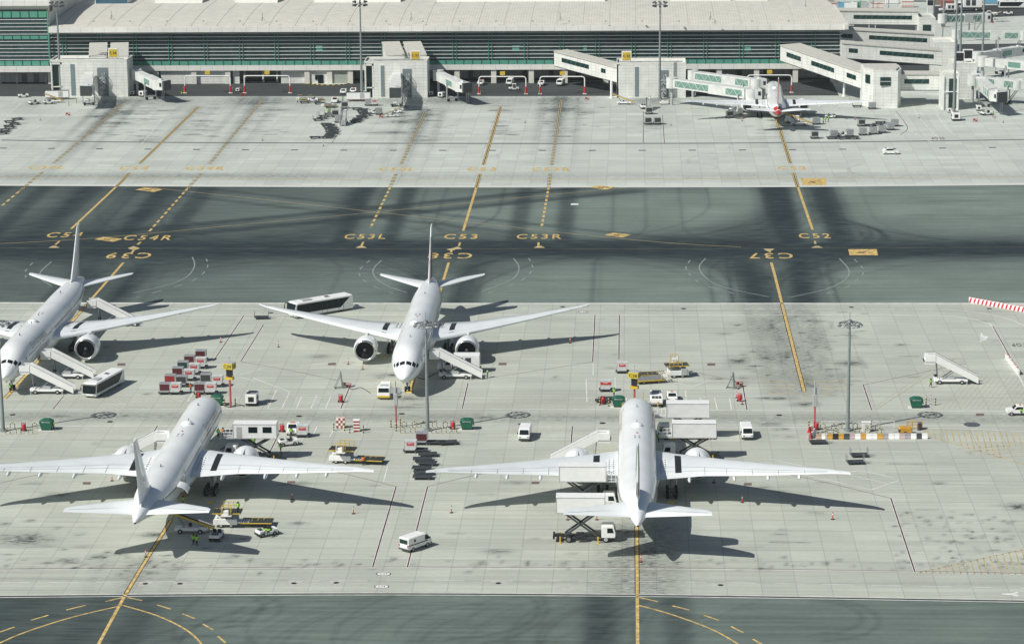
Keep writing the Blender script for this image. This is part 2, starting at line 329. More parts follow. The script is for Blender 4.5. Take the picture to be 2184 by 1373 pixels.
def stain_asph(x,y):
    s=np.zeros(x.shape)
    def mx(v,): 
        nonlocal s; s=1-(1-s)*(1-np.clip(v,0,1))
    yc=YC+0.0*x
    mx(0.97*np.exp(-(np.abs(y-yc+1.5)/10.5)**2.6)); mx(0.55*np.exp(-((y-yc)/24)**2)); mx(.3*np.exp(-((y-693)/6)**2)); mx(.45/(1+np.exp((x+70)/25)))
    # lead-in tracks on the far side
    for pts,amp,wd in ((g2((91,367),(0,442),(-120,545)),.55,2.6),(g2((262,385),(152,488),(110,520)),.30,2.6),(g2((425,372),(318,494),(285,525)),.55,2.6),
                    (g2((845,371),(790,486),(770,526)),.62,2.4),(g2((1173,371),(1155,486),(1150,528)),.55,2.4),(g2((1692,369),(1733,490),(1745,526)),.8,3.4)):
        for o in (-5.6,5.6): mx(band(x,y,offs(pts,o),wd,min(.9,amp*1.25)))
    for X0,amps in ((G(760,528).x,(.5,.0)),(G(300,528).x,(.4,.0)),(G(1745,528).x,(.85,.3)),(G(110,528).x,(.45,0))):
        for sd_,am in ((-1,amps[0]),(1,amps[1])):
            if am:
                for rr in (26,36,47,59,72): mx(band(x,y,flare(X0+sd_*6.5,YC,700,sd_,rr),3.6,am*(0.95-rr*.009),1.0))
    # crossing tracks
    A=g2((0,520),(202,508),(560,475),(796,453),(1100,423),(1336,401)); B=g2((302,398),(560,426),(799,452),(1100,485),(1259,502.5),(1439,519),(1580,526))
    for o in (-5.5,5.5): mx(band(x,y,offs(A,o),2.5,.68)); mx(band(x,y,offs(B,o),1.8,.42))
    mx(band(x,y,A,5.5,.3))
    # turning tracks on the near side
    for pxx,am in ((1640,.75),(968,.42),(285,.4)):
        X0=G(pxx,530).x
        for sd_ in (-1,1):
            for k,rr in enumerate((20,29,38,48)): mx(band(x,y,flare(X0+sd_*5,YC-3,545,sd_,rr),3.0,am*(.66-.09*k),1.0))
        for o in (-5.6,5.6): mx(band(x,y,[(X0+o,YC),(X0+o,545)],2.8,am*.7,1.2))
    mx(np.full(x.shape,.06)); mx(.22/(1+np.exp((x+95)/18))); mx(.28*np.exp(-((y-684)/10)**2)*(x<20))
    # many thin overlapping tyre tracks turning on and off the stands
    r=np.random.default_rng(3)
    for k in range(120):
        px=r.choice([1640,1640,968,285]); X0=G(px,530).x+r.normal(0,5); rr=r.uniform(10,62); side=r.choice([-1,1])
        mx(band(x,y,flare(X0,YC+r.normal(-2,3),545,side,rr),r.uniform(.4,1.1),r.uniform(.06,.2),1))
    for k in range(60):
        px=r.choice([1745,1745,1715,300,110,770]); X0=G(px,500).x+r.normal(0,6); rr=r.uniform(20,80)
        mx(band(x,y,flare(X0,YC+r.normal(2,4),698,-1 if r.random()<.75 else 1,rr),r.uniform(.5,1.3),r.uniform(.06,.2),1))
    for k in range(14):
        a_=G(r.uniform(500,1500),r.uniform(560,640)); an=r.uniform(-.9,.9); L_=r.uniform(10,40); mx(band(x,y,[(a_.x,a_.y),(a_.x+L_*math.cos(an),a_.y+L_*math.sin(an))],.35,r.uniform(.1,.25),1))
    for k in range(46):
        px=r.choice([1640,968,285,1745,1560,860]); X0=G(px,530).x+r.normal(0,14); rr=r.uniform(14,60); side=r.choice([-1,1]); near=r.random()<.62
        p=flare(X0,YC+r.normal(0,3),545 if near else 695,side,rr); mx(band(x,y,p,.55,r.uniform(.15,.42),1))
    for k in range(9):
        c=G(1880+r.normal(0,22),505+r.normal(0,6)); rad=r.uniform(4,11); th=np.linspace(-1.4,1.4,9)+r.normal(0,.3)
        mx(band(x,y,[(c.x-rad+rad*math.cos(t),c.y+rad*math.sin(t)*1.6) for t in th],.5,r.uniform(.25,.5),1))
    for k in range(26):   # long shallow drifts along the taxiway
        a=G(r.uniform(-100,2200),r.uniform(405,640)); L=r.uniform(20,90); mx(band(x,y,[(a.x,a.y),(a.x+L/2,a.y+r.normal(0,2)),(a.x+L,a.y+r.normal(0,5))],r.uniform(.4,1.6),r.uniform(.06,.2),1))
    return s
def stain_vignette_bot(x,y):
    s=np.zeros(x.shape)
    def mx(v):
        nonlocal s; s=1-(1-s)*(1-np.clip(v,0,1))
    mx(np.full(x.shape,.30)); mx(band(x,y,g2((1282,1240),(1278,1420)),2.6,.62)); mx(band(x,y,g2((1440,1240),(1452,1420)),2.2,.5)); mx(band(x,y,g2((1340,1240),(1340,1420)),7,.25)); mx(.72*np.exp(-((x-G(-20,1330).x)/15)**2)); mx(.38*np.exp(-((x-G(250,1330).x)/10)**2)); mx(band(x,y,g2((330,1260),(250,1400)),2.2,.35)); mx(band(x,y,g2((228,1275),(120,1400)),2.2,.3))  # tyre rubber, plus a left-edge darkening painted in for vignetting
    r=np.random.default_rng(8)
    for k in range(60):
        c=G(r.uniform(150,1500),r.uniform(1290,1420)); rad=r.uniform(10,34); t0=r.uniform(1.2,2.6); th=np.linspace(t0,t0+1.3,9)
        mx(band(x,y,[(c.x+rad+rad*math.cos(t),c.y-6+rad*math.sin(t)) for t in th],.45,r.uniform(.1,.26),1))
    for cx,cy,rad in ((1170,1300,16),(1150,1300,12),(560,1300,9),(600,1300,7),(1875,1320,9),(1840,1315,7)):
        c=G(cx,cy); th=np.linspace(-1.5,1.5,9); mx(band(x,y,[(c.x-rad+rad*math.cos(t),c.y+rad*math.sin(t)) for t in th],.5,.25,1))
    return s
def blob(x,y,p,rx,ry,amp): return amp*np.exp(-((x-p[0])/rx)**2-((y-p[1])/ry)**2)
def stain_near(x,y):
    s=np.zeros(x.shape)
    def mx(v):
        nonlocal s; s=1-(1-s)*(1-np.clip(v,0,1))
    mx(.30*np.exp(-((y-G(1100,891).y)/3.2)**4)); mx(.12*np.exp(-((y-G(1100,1240).y)/1.0)**2))
    mx(.10*np.exp(-((y-G(1100,659).y)/3)**4))
    for pts,am,wd in ((g2((1645,640),(1715,835)),.34,5.5),(g2((300,1200),(265,1270)),.30,3.0),(g2((1358,1120),(1359,1270)),.28,4.0),(g2((1310,1120),(1318,1270)),.16,2.5),(g2((1405,1120),(1412,1270)),.2,3.)):
        mx(band(x,y,pts,wd,am,1))
        for o in (-5.6,5.6): mx(band(x,y,offs(pts,o),1.6,am*.5,1))
    r=np.random.default_rng(11)
    for cx,cy,rx,ry,am in ((1575,770,2.2,2.5,.6),(1545,712,2,1.2,.3),(680,760,2.6,2.0,.3),(835,800,4.5,2,.4),(870,850,4,2,.35),(860,870,5,2.,.3),(1660,850,3.5,1.2,.45),(1715,862,3,2,.4),(1640,700,4,8,.16),(1810,775,3,2.5,.5),
        (1100,1029,3,1.5,.22),(120,1055,3,1.4,.4),(640,1030,2.5,1.5,.25),(1625,1040,3.,1.5,.25),(2170,1080,2.5,2.5,.5),(50,1150,5,4,.4),(330,1140,3,1.6,.5),(1640,905,3,2.2,.3),(1320,1130,4,3,.25),(1060,1175,3,1.5,.35),(1380,1180,4,3,.3),(225,740,1,1,.3)):
        mx(blob(x,y,G(cx,cy),rx*.8,ry*.8,min(.9,am*1.5))); mx(blob(x,y,G(cx+5,cy-1),rx*.35,ry*.35,min(.9,am*1.2)))
    for k in range(46):   # fuel and tyre streaks along the right-hand stand
        a_=G(r.normal(1690,70),r.uniform(665,820)); mx(band(x,y,[(a_.x,a_.y),(a_.x+r.normal(0,.4),a_.y-r.uniform(2,11))],r.uniform(.3,1.2),r.uniform(.1,.32),1))
    for k in range(60):
        a_=G(r.uniform(0,2184),r.uniform(680,1200)); L_=r.uniform(.6,6); mx(band(x,y,[(a_.x,a_.y),(a_.x+L_,a_.y+r.normal(0,.2))],r.uniform(.12,.4),r.uniform(.2,.5),1))
    for k in range(150):
        if k<60: cx,cy=r.uniform(1560,1850),r.uniform(660,860)
        elif k<90: cx,cy=r.uniform(0,420),r.uniform(1110,1225)
        else: cx,cy=r.uniform(0,2184),r.uniform(670,1220)
        mx(blob(x,y,G(cx,cy),r.uniform(.35,1.6),r.uniform(.3,.8),r.uniform(.25,.85)))
    for k in range(230):
        cx,cy=(r.uniform(1900,2184),r.uniform(1090,1215)) if k<95 else (r.uniform(0,2184),r.normal(1200,8))
        mx(blob(x,y,G(cx,cy),r.uniform(.25,.55),r.uniform(.3,.7),r.uniform(.3,.8)))
    return s
def stain_far(x,y):
    s=np.zeros(x.shape)
    def mx(v):
        nonlocal s; s=1-(1-s)*(1-np.clip(v,0,1))
    for pts,am in ((g2((262,215),(91,380)),.85),(g2((423,228),(275,375)),.3),(g2((560,206),(430,375)),.45),(g2((906,235),(845,390)),.75),(g2((1197,208),(1173,390)),.62),(g2((1655,235),(1697,400)),.4)):
        f=np.clip((y-700)/110,0.15,1); mx(band(x,y,pts,2.2,am,1)*f)
        for o in (-5.6,5.6): mx(band(x,y,offs(pts,o),1.3,am*.45,1)*f)
    mx(.3*np.clip((y-812)/30,0,1)*(0.5+0.5*np.sin(x*.21)*np.sin(x*.083+1)))
    for cx in (230,300,520,580,860,940,1000,1195,1400,1640,2100): mx(blob(x,y,G(cx,214),9,9,.42))
    mx(.34*np.exp(-((y-G(1100,374).y)/4.5)**2)*np.clip((-90-x)/25+1,0.25,1)); mx(.16*np.exp(-((y-G(1100,378).y)/7)**2))
    r=np.random.default_rng(21)
    for cx,cy,rx,ry,am in ((215,248,6,3,.5),(265,240,4,5,.5),(250,262,5,3,.4),(380,215,5,4,.3),(590,235,6,3,.4),(860,260,6,4,.5),(905,245,4,5,.5),(840,283,6,3,.5),(1190,235,7,6,.6),(1195,212,4,6,.6),(1250,240,5,3,.35),(1395,265,5,8,.35),(1730,245,6,5,.35),(540,222,5,3,.4),(310,300,4,3,.3),(900,300,5,3,.3)):
        mx(blob(x,y,G(cx,cy),rx*.8,ry*.8,min(.9,am*1.5)))
    for cx,wd_ in ((245,26),(560,20),(905,26),(1195,26),(300,30),(1640,20),(423,22),(1067,22)):
        for k in range(22):
            a_=G(r.normal(cx,wd_),r.uniform(218,292)); L_=r.uniform(.8,6); mx(band(x,y,[(a_.x-L_/2,a_.y),(a_.x+L_/2,a_.y+r.normal(0,.4))],r.uniform(.3,.9),r.uniform(.3,.85),1))
    for k in range(70):
        mx(blob(x,y,G(r.uniform(0,1500),r.uniform(212,300)),r.uniform(.5,2.6),r.uniform(.4,1.2),r.uniform(.15,.6)))
    for k in range(12):
        c=G(r.uniform(100,2100),r.uniform(250,370)); rad=r.uniform(4,16); th=np.linspace(-1.2,1.4,9)+r.uniform(0,6); mx(band(x,y,[(c.x+rad*math.cos(t),c.y+rad*math.sin(t)) for t in th],.35,r.uniform(.12,.3),1))
    return s
o=sheet('ground',-4000,4000,-500,9000,500,500,-0.02,CONCF)
sheet('near_apron',-190,150,E_BOT,E_MID,0.55,0.8,0.0,CONC,stain_near)
sheet('near_taxiway',-190,150,250,E_BOT,0.5,0.8,0.0,ASPH,stain_vignette_bot)
sheet('taxiway',-330,240,E_MID,E_FAR,0.6,0.7,0.0,ASPH,stain_asph)
YR=lambda xs: np.interp(xs,[-400,-190,-37,60,66,400],[853,853,850.5,850,850,850])
sheet('far_apron',-400,300,E_FAR,YR,0.8,0.9,0.0,CONCF,stain_far)
sheet('terminal_road',-400,66,YR,890,4,4,0.0,ROADM)

# ---- painted markings
def ribbon(pts,wd,z,mb,dash=None):
    P=[Vector((p[0],p[1])) for p in pts]
    if dash:
        on,off=dash; segs=[]; acc=0; cur=[P[0]]; draw=True; left=on
        for a,b in zip(P,P[1:]):
            d=b-a; L=d.length; pos=0
            while pos<L-1e-6:
                st=min(left,L-pos); pos+=st; left-=st; q=a+d*(pos/L)
                if draw: cur.append(q)
                if left<=1e-6:
                    if draw and len(cur)>1: segs.append(cur)
                    draw=not draw; left=on if draw else off; cur=[q]
        if draw and len(cur)>1: segs.append(cur)
    else: segs=[P]
    for S in segs:
        L=[];Rr=[]
        for i,p in enumerate(S):
            a=S[max(i-1,0)]; b=S[min(i+1,len(S)-1)]; d=(b-a)
            if d.length<1e-6: continue
            d.normalize(); nrm=Vector((-d.y,d.x)); L.append((p.x+nrm.x*wd/2,p.y+nrm.y*wd/2,z)); Rr.append((p.x-nrm.x*wd/2,p.y-nrm.y*wd/2,z))
        n=len(L)
        if n>1: mb.add(L+Rr,[(i,i+1,n+i+1,n+i) for i in range(n-1)])
def smooth(pl,k=4):
    if len(pl)<3: return pl
    out=[]; P=[Vector(p) for p in pl]
    for i in range(len(P)-1):
        p0=P[max(i-1,0)];p1=P[i];p2=P[i+1];p3=P[min(i+2,len(P)-1)]
        for j in range(k):
            t=j/k; out.append(tuple(0.5*((2*p1)+(p2-p0)*t+(2*p0-5*p1+4*p2-p3)*t*t+(3*p1-p0-3*p2+p3)*t**3)))
    out.append(tuple(P[-1])); return out
def mark(name,lines,wd,m,z,dash=None,off=0,sm=True):
    mb=MB()
    for l_ in lines:
        pts=[tuple(G(*p)[:2]) for p in (smooth(l_) if sm else l_)]
        if off: pts=offs(pts,off)
        ribbon(pts,wd,z,mb,dash)
    return struct(mb.build(name,m))
lead_far=[[(423,228),(298,349)],[(1068,228),(1031,352)],[(1655,250),(1686,349)]]
lead_far_a=[[(275,369),(262,385),(246,400)],[(1024,371),(1020,386),(1016,400)],[(1692,369),(1702,400)]]
mark('lead_in_line_border',lead_far+lead_far_a,0.95,MBLACK,0.006)
mark('lead_in_line',lead_far+lead_far_a,0.24,MYEL,0.010,off=.24); mark('lead_in_line',lead_far+lead_far_a,0.24,MYEL,0.010,off=-.24)
mark('lead_in_line',[[(246,400),(152,488)],[(1016,400),(988,492)],[(1702,400),(1733,490)]],0.62,MYEL,0.010)
dsh=[[(262,222),(115,348)],[(91,367),(40,409)],[(560,213),(447,350)],[(430,370),(400,402)],[(906,240),(855,352)],[(845,371),(832,400)],[(1197,213),(1177,352)],[(1173,371),(1170,400)]]
for of in (.27,-.27):
    mark('dashed_lead_in_border',dsh,0.42,MBLACK,0.006,(3.2,1.5),off=of); mark('dashed_lead_in_line',dsh,0.2,MYEL,0.010,(3.2,1.5),off=of)
mark('dashed_lead_in_line',[[(40,409),(0,442)],[(400,402),(318,494)],[(832,400),(790,486)],[(1170,400),(1155,486)]],0.6,MYEL,0.010,(3.2,2.2))
mark('taxiway_centre_line',[[(0,529),(560,530),(1100,531),(1640,530),(2184,527)]],0.24,mat('marking_worn_olive',(.16,.155,.11),.8,var=.5,scale=.2),0.010)
mark('apron_edge_line',[[(0,378),(560,381.5),(1100,382.5),(1640,381),(2184,377)]],0.55,MFYEL,0.010)
mark('crossing_taxi_line',[[(0,519.5),(202,508),(560,475),(796,453),(1100,422.6),(1336,400.5)],[(302,398),(560,425.5),(799,452),(1100,485),(1259,502.5),(1439,519),(1580,526.5)]],0.3,mat('marking_dull_yellow',(.42,.33,.15),.75,var=.35,scale=.4),0.010)
mark('taxiway_short_line',[[(127,514),(118,522)],[(300,516),(293,522)],[(775,516),(771,524)],[(981,517),(979,525)],[(1149,517),(1148,524)],[(1738,514),(1739,520)],[(285,534),(281,539)],[(963,534),(962,538)],[(1641,533),(1642,538)]],0.5,MYEL,0.011)
mark('stand_lead_in_line',[[(263,560),(193,640),(150,690),(60,795),(10,850)],[(957,560),(937,626),(905,720),(874,835)],[(1645,560),(1652,585),(1715,835)]],0.58,MYEL,0.010,sm=False)
mark('stand_lead_in_border',[[(193,640),(150,690),(60,795),(10,850)],[(937,626),(905,720),(874,835)],[(1667,646),(1715,835)]],0.85,MBLACK,0.006,sm=False)
mark('parking_lead_line',[[(400,1048),(365,1108),(314,1190),(265,1272),(210,1373),(180,1430)],[(1358,1100),(1359,1240),(1360,1373),(1361,1430)]],0.46,MYEL,0.012)
mark('parking_lead_border',[[(365,1108),(314,1190),(268,1266)],[(1358,1100),(1359,1266)]],0.72,MBLACK,0.008)
mark('turn_line',[[(262,1290),(155,1315),(60,1345),(0,1370),(-40,1392)],[(262,1290),(335,1312),(390,1338),(420,1361),(438,1385)],[(1362,1290),(1434,1310),(1520,1342),(1575,1373),(1610,1395)]],0.32,MYEL,0.010)
mark('turn_dash',[[(225,1282),(262,1273)],[(141,1300),(182,1290)],[(66,1322),(103,1311)],[(0,1347),(31,1336)],[(272,1273),(303,1280)],[(335,1289),(364,1298)],[(389,1308),(415,1318)],[(433,1330),(454,1342)],[(465,1356),(481,1370)],
   [(1362,1273),(1403,1282)],[(1434,1291),(1470,1300)],[(1501,1311),(1533,1322)],[(1559,1335),(1585,1348)],[(1606,1362),(1628,1375)]],0.32,MYEL,0.010)
cir=[[(1505,551),(1491,571),(1511,597),(1554,615),(1640,633)],[(1790,551),(1811,577),(1800,598),(1760,617),(1680,635)],[(814,555),(796,574),(801,592),(827,610),(868,624)],[(1095,551),(1107,569),(1100,589),(1080,601),(1027,622)],[(110,558),(87,579),(87,594),(110,610)],[(410,548),(415,566),(400,589),(359,607),(282,625)]]
mark('turning_circle_line',cir,0.27,MFADE,0.009)
mark('turning_circle_dashes',[[(1472,555),(1463,569),(1467,581),(1480,594),(1495,605),(1526,615),(1565,626)],[(1822,553),(1838,569),(1841,582),(1832,593),(1808,611),(1763,626)],[(789,555),(768,574),(768,589),(784,603),(809,615),(840,626)],[(1128,551),(1136,569),(1130,583),(1115,596),(1080,612),(1030,628)],[(70,560),(55,577),(55,592)],[(440,552),(443,568),(430,586),(400,603),(350,618),(290,634)]],0.3,MFADE,0.009,(3,4))
# near-apron lines
top=[(-60,644.4),(0,644.4),(560,645.6),(1100,646),(1640,645.8),(2184,646)]
mark('apron_edge_stripe',[[(x,y+1.2) for x,y in top]],0.75,MWHITE,0.010)
mark('service_road_line',[[(0,671.5),(1100,672),(1600,672),(1980,673),(2060,678),(2100,688),(2120,702),(2172,800),(2215,880)],[(2010,659),(2090,667),(2150,680),(2200,702)]],0.28,MWHITE,0.010)
mark('service_road_dashes',[[(0,658.5),(1100,659),(1990,659)]],0.22,MWHITE,0.010,(7,5))
mark('service_road_line',[[(0,873.3),(540,872),(1100,872),(1600,875),(2184,877)],[(0,908.3),(560,908.3),(1100,909),(1500,910),(1950,912),(2184,919)]],0.2,MWHITE,0.010)
bot=[(-40,1272.5),(0,1272),(350,1268.7),(750,1266.3),(1100,1267.5),(1450,1270.5),(1800,1275.5),(2184,1282),(2240,1283)]
mark('pavement_edge_stripe',[[(x,y-3.2) for x,y in bot],[(x,y+1.6) for x,y in bot]],0.22,MWHITE,0.012)
mark('pavement_edge_slot',[[(x,y-0.8) for x,y in bot]],0.5,JOINT,0.008)
low=[(0,1214.5),(750,1210),(1100,1211),(1450,1212.5),(1951,1219),(2184,1224)]
mark('lower_road_line',[low],0.16,MWHITE,0.010); mark('lower_road_joint',[[(x,y-1.8) for x,y in low]],0.12,MRED,0.010)
mark('lower_road_dashes',[[(0,1242),(600,1238),(1100,1238),(1450,1240),(1900,1248),(2184,1254)]],0.14,MWHITE,0.010,(4.4,2.6))
redl=[[(520,673),(455,770)],[(562,692),(514,770)],[(1269,672),(1264,771)],[(1321,672),(1320,766)],[(749,817),(727,871)],[(998,817),(986,871)],[(1841,820),(1859,874)],[(1584,820),(1593,873)],[(137,843),(113,872)],[(336,908),(326,923)],[(1221,909),(1218,946)],[(845,1037),(795,1208)],[(912,1037),(869,1208)],[(1900,1062),(1951,1218)],[(595,925),(573,968)],[(2118,696),(2157,766)],
      [(696,290),(655,302)],[(718,290),(708,305)],[(1372,238),(1372,305)],[(1413,245),(1417,305)],[(1910,236),(1930,262),(1935,276),(1920,288)]]
mark('equipment_restraint_line',redl,0.22,MRED,0.012); mark('restraint_line_border',redl,0.4,MWHITE,0.008)
mark('safety_line',[[(514,771),(620,790),(720,811)],[(1264,771),(1160,788),(1000,812)],[(1480,793),(1570,812)],[(1841,821),(1930,802),(2060,775)],[(845,1037),(760,1016),(690,1000)],[(912,1037),(990,1018),(1075,1000)],[(1900,1062),(1760,1028),(1640,1003)],[(0,1030),(60,1016),(130,1003)]],0.13,MRED,0.010)
mark('stand_box_line',[[(590,831),(571,871)],[(618,835),(601,871)],[(644,844),(632,871)],[(675,844),(663,871)],[(706,844),(694,871)],[(616,843),(730,843)],[(540,806),(618,835)],[(1493,848),(1498,873)],[(1524,848),(1530,873)],[(1556,848),(1560,873)],[(1465,846),(1572,846)],[(1462,832),(1465,873)],[(1430,815),(1480,823)],[(1480,823),(1514,811)],
   [(676,908),(667,931)],[(712,915),(703,931)],[(660,931),(703,931)],[(827,993),(818,1026)],[(827,993),(885,993)],[(818,1026),(890,1026)],[(1250,808),(1252,857)],[(1312,805),(1312,850)],[(1255,808),(1312,808)],[(1265,775),(1265,800)],
   [(1640,978),(1720,995)],[(1700,1008),(1858,1044)],[(1858,1044),(1917,1024)],[(1810,1012),(1890,1030)],[(1815,1006),(1832,1002)],[(1832,1002),(1905,1018)],[(510,800),(560,785)],[(510,804),(545,812)],[(400,856),(412,838)],[(548,667),(548,667.1)],[(708,773),(640,780)]],0.17,MWHITE,0.010,sm=False)
mark('stop_bar',[[(785,812),(850,811.5)],[(797,820.5),(850,820)],[(787,827),(850,827)],[(784,834.5),(850,834)],[(885,820),(905,820)],[(1617,814),(1808,814)],[(1648,822),(1700,822)],[(1745,823),(1800,823)],[(1625,829.5),(1695,829.5)],[(1742,830),(1806,830)],[(1632,838),(1785,838)],[(1284,952),(1312,952)],[(1262,961),(1316,961)],[(1705,847),(1730,847)],[(855,844),(882,844)],
   [(385,226),(440,226)],[(392,231),(420,231)],[(395,237),(412,237)],[(1030,229),(1090,229)],[(1040,235),(1085,235)]],0.3,MFYEL,0.010,(6,.5),sm=False)
# hatched areas
h=[]
for i in range(17):
    xt=1977+12.9*i; yt=913.5+i*.55; xb=xt+4+ .9*i; yb=928+(xb-1974)*62/210.
    if i>11: yb=min(yb,958-(i-11)*2.5); 
    h.append([(xt,yt),(xt+(yb-yt)*.28,yb)])
h+= [[(1972,914),(1974,928),(2184,990)],[(2040,957),(2184,948)],[(2060,962),(2184,956)],[(2085,969),(2184,964)],[(2110,976),(2184,972)]]
for i in range(20):
    xt=1975+13.6*i; yt=1219-(xt-1963)*49/221.; h.append([(xt,yt),(xt+(1222-yt)*.32,1222+i*.15)])
h.append([(1955,1221),(1963,1219.5),(2184,1171)])
mark('hatched_area',h,0.2,MFYEL,0.010,sm=False)
mark('faded_hatching',[[(x,873-1),(x-60,846)] for x in range(190,420,14)]+[[(x,872),(x+70,845)] for x in range(1010,1250,15)]+[[(x,912),(x-70,935)] for x in range(110,330,15)]+[[(x,911),(x-60,934)] for x in range(1110,1215,14)]+[[(x,872),(x+60,800)] for x in range(2010,2190,12)]+[[(1860,872),(2010,770),(2050,760)]],0.13,mat('marking_ghost',(0.44,0.41,0.32),0.9,var=0.3),0.007,sm=False)
mark('hatching_border',[[(1870,872),(2035,765),(2145,765)]],0.25,mat('marking_ghost',(0,0,0)),0.009,sm=False)
# far apron lines
mark('far_road_line',[[(0,299),(250,303),(560,305),(1100,306.5),(1640,305),(2184,298)]],1.5,mat('drain_grey',(.13,.145,.145),.8,var=.3),0.008)
mark('far_road_dashes',[[(0,313),(560,317),(1100,318.5),(1640,317),(2184,311)]],0.3,MWHITE,0.009,(3,9))
mark('far_drain_slots',[[(0,316),(560,320),(1100,321),(1640,320),(2184,314)]],1.4,JOINT,0.009,(2.0,12))
mark('far_road_marking',[[(1910,245),(1935,275),(1990,305)],[(1998,245),(2020,275),(2040,290)],[(1945,222),(1960,250),(2005,300)],[(0,262),(45,220)],[(0,300),(50,252)],[(345,255),(300,310)],[(1430,233),(1470,243)],[(1440,232),(1480,242)]],0.22,MWHITE,0.009,(4,2))
mark('pale_pavement_edge',[[(-40,394.6),(0,394.6),(560,397.0),(1100,398.3),(1640,397.5),(1900,395.5),(2184,392.8),(2230,392.4)]],2.4,mat('pale_concrete',(.60,.61,.57),.85,var=.1),0.006)
# diamonds and direction pads
def pad(name,pts,m,z):
    mb=MB(); mb.add([(*G(*p)[:2],z) for p in pts],[tuple(range(len(pts)))]); return struct(mb.build(name,m))
for c in (115,770,1150,1742): pad('holding_triangle',[(c-12,528.6),(c+13,528.6),(c+4,524.5),(c-3,524.5)],MFYEL,0.012)
pad('holding_diamond',[(272,529.5),(285,524.8),(299,529.5),(286,534.2)],MFYEL,0.012)
pad('holding_diamond',[(952,532),(962,535),(974,531.5),(986,531),(976,526),(966,529)],MFYEL,0.012)
pad('holding_triangle',[(1628,530.8),(1652,530.8),(1643,536),(1637,536)],MFYEL,0.012)
for c in ((318,405,30,4.6,-.5),(231,510.5,30,5.2,-.4),(1284,400,27,4.6,.6),(1317,501.5,28,5.2,.5),(1736,388,25,7.4,-.25),(1841,538,29,6.4,-.12)):
    x,y,hw,hh,sk=c; s=hw*(.45 if abs(sk)>.3 else .12)*(-1 if sk>0 else 1)
    pad('direction_pad',[(x-hw,y+ (0 if abs(sk)>.3 else hh)),(x-hw*.35 if abs(sk)>.3 else x-hw*1.1,y-hh),(x+hw,y-hh*.2 if abs(sk)>.3 else y-hh),(x+hw*.35 if abs(sk)>.3 else x+hw*1.08,y+hh)],MYEL,0.012)
    mark('direction_pad_arrow',[[(x-hw*.5,y+hh*.35),(x+hw*.2,y-hh*.15)],[(x-hw*.3,y-hh*.2),(x+hw*.1,y+hh*.4)],[(x+hw*.1,y-hh*.35),(x+hw*.45,y-hh*.3)],[(x+hw*.35,y+.2*hh),(x+hw*.6,y+.2*hh)]],0.4,MBLACK,0.017,sm=False)
# lettering on the pavement
def ground_text(s,px,py,wpx,hpx,flip=False,m=MYEL,z=0.013,bold=0.012):
    c=G(px,py); wm=(G(px+wpx/2,py)-G(px-wpx/2,py)).length; hm=(G(px,py-hpx/2)-G(px,py+hpx/2)).length
    mb=MB(); flat_text(mb,s,Matrix.Translation((c.x,c.y,z))@Matrix.Rotation(math.pi if flip else 0,4,'Z'),wm,hm,bold,1.3)
    return struct(mb.build('stand_number_lettering' ,m))
for s,x,y,wd in (('C54',138,501,74),('C54R',316,507,102),('C53L',779,504.5,88),('C53',983,504.5,71),('C53R',1150,504.5,96),('C52',1737,503,67)): ground_text(s,x,y,wd,10)
for s,x,y in (('C39',275,545),('C38',960,545.5),('C37',1644,545.5)): ground_text(s,x,y,94,11.5,True)
for s,x,y,wd in (('C54L',100,357,76),('C54',286,358.5,62),('C54R',438,359,84),('C53L',847,361.3,77),('C53',1027,361.3,63),('C53R',1176,361.3,84),('C52',1689,358.5,60)): ground_text(s,x,y,wd,7.2,bold=0.04)
ground_text('STOP',2178,735.5,40,7,True,MBLACK); ground_text('STOP',2000,295,28,5,True,MRED,bold=.02)
for x,y in ((818,1223),(814,1250),(1244,652.5),(1244,665)):
    hh=3.2 if y>1000 else 2
    for k,(a,m_) in enumerate(((1.0,MRED),(.86,MWHITE))):
        mb=MB(); c=G(x,y); wm=(G(x+16*a,y)-c).length if y>1000 else (G(x+11*a,y)-c).length; hm=(G(x,y-hh*a*1.1)-c).length
        pts=[]
        for t in range(20):
            an=2*math.pi*t/20; cx_=math.copysign(abs(math.cos(an))**.5,math.cos(an)); pts.append((c.x+wm*cx_,c.y+hm*math.sin(an),0.010+.004*k))
        mb.add(pts,[tuple(range(20))]); struct(mb.build('oval_marking',m_))
    ground_text('C29' if x<1000 else 'C28',x,y,15,3.2 if y>1000 else 2,False,MBLACK,0.019)
def disc(name,x,y,rx,m,z=0.008,ratio=1.0):
    mb=MB(); c=G(x,y); mb.add([(c.x+rx*math.cos(2*math.pi*k/18),c.y+rx*ratio*math.sin(2*math.pi*k/18),z) for k in range(18)],[tuple(range(18))]); return struct(mb.build(name,m))
for x,y in ((310,1244),(384,1244),(627,1243),(717,1242),(1063,1243),(1537,1247),(27,884),(857,882),(638,887),(1662,885),(1285,902),(1111,904),(235,899),(1458,658),(578,667),(2110,658),(760,650),(1200,654),(1816,655)): disc('manhole_cover',x,y,.42 if y>1000 else .55,DARK,0.009)
disc('wet_patch',2073,905,1.45,mat('damp_concrete',(.10,.11,.12),.5),0.006,1.1)
for x,y in ((310,1244),(384,1244),(627,1243),(717,1242),(1063,1243),(1198,1252),(1537,1247)): pad('manhole_surround',[(x-16,y+4.5),(x-14,y-4.5),(x+17,y-4.5),(x+15,y+4.5)],mat('fresh_concrete',(.47,.47,.43),.9,var=.2),0.005)
for x,y in ((185,1030),(621,1028),(1142,1029),(1595,1032),(708,776),(259,777),(1517,777),(1072,776),(2090,884)): pad('service_hatch',[(x-9,y+2.7),(x-8,y-2.7),(x+9,y-2.7),(x+8,y+2.7)],mat('rusty_lid',(.17,.12,.11),.8),0.008)
pad('pavement_sign_panel',[(1217,437.5),(1218,434),(1234,434),(1234,437.5)],MWHITE,0.012)
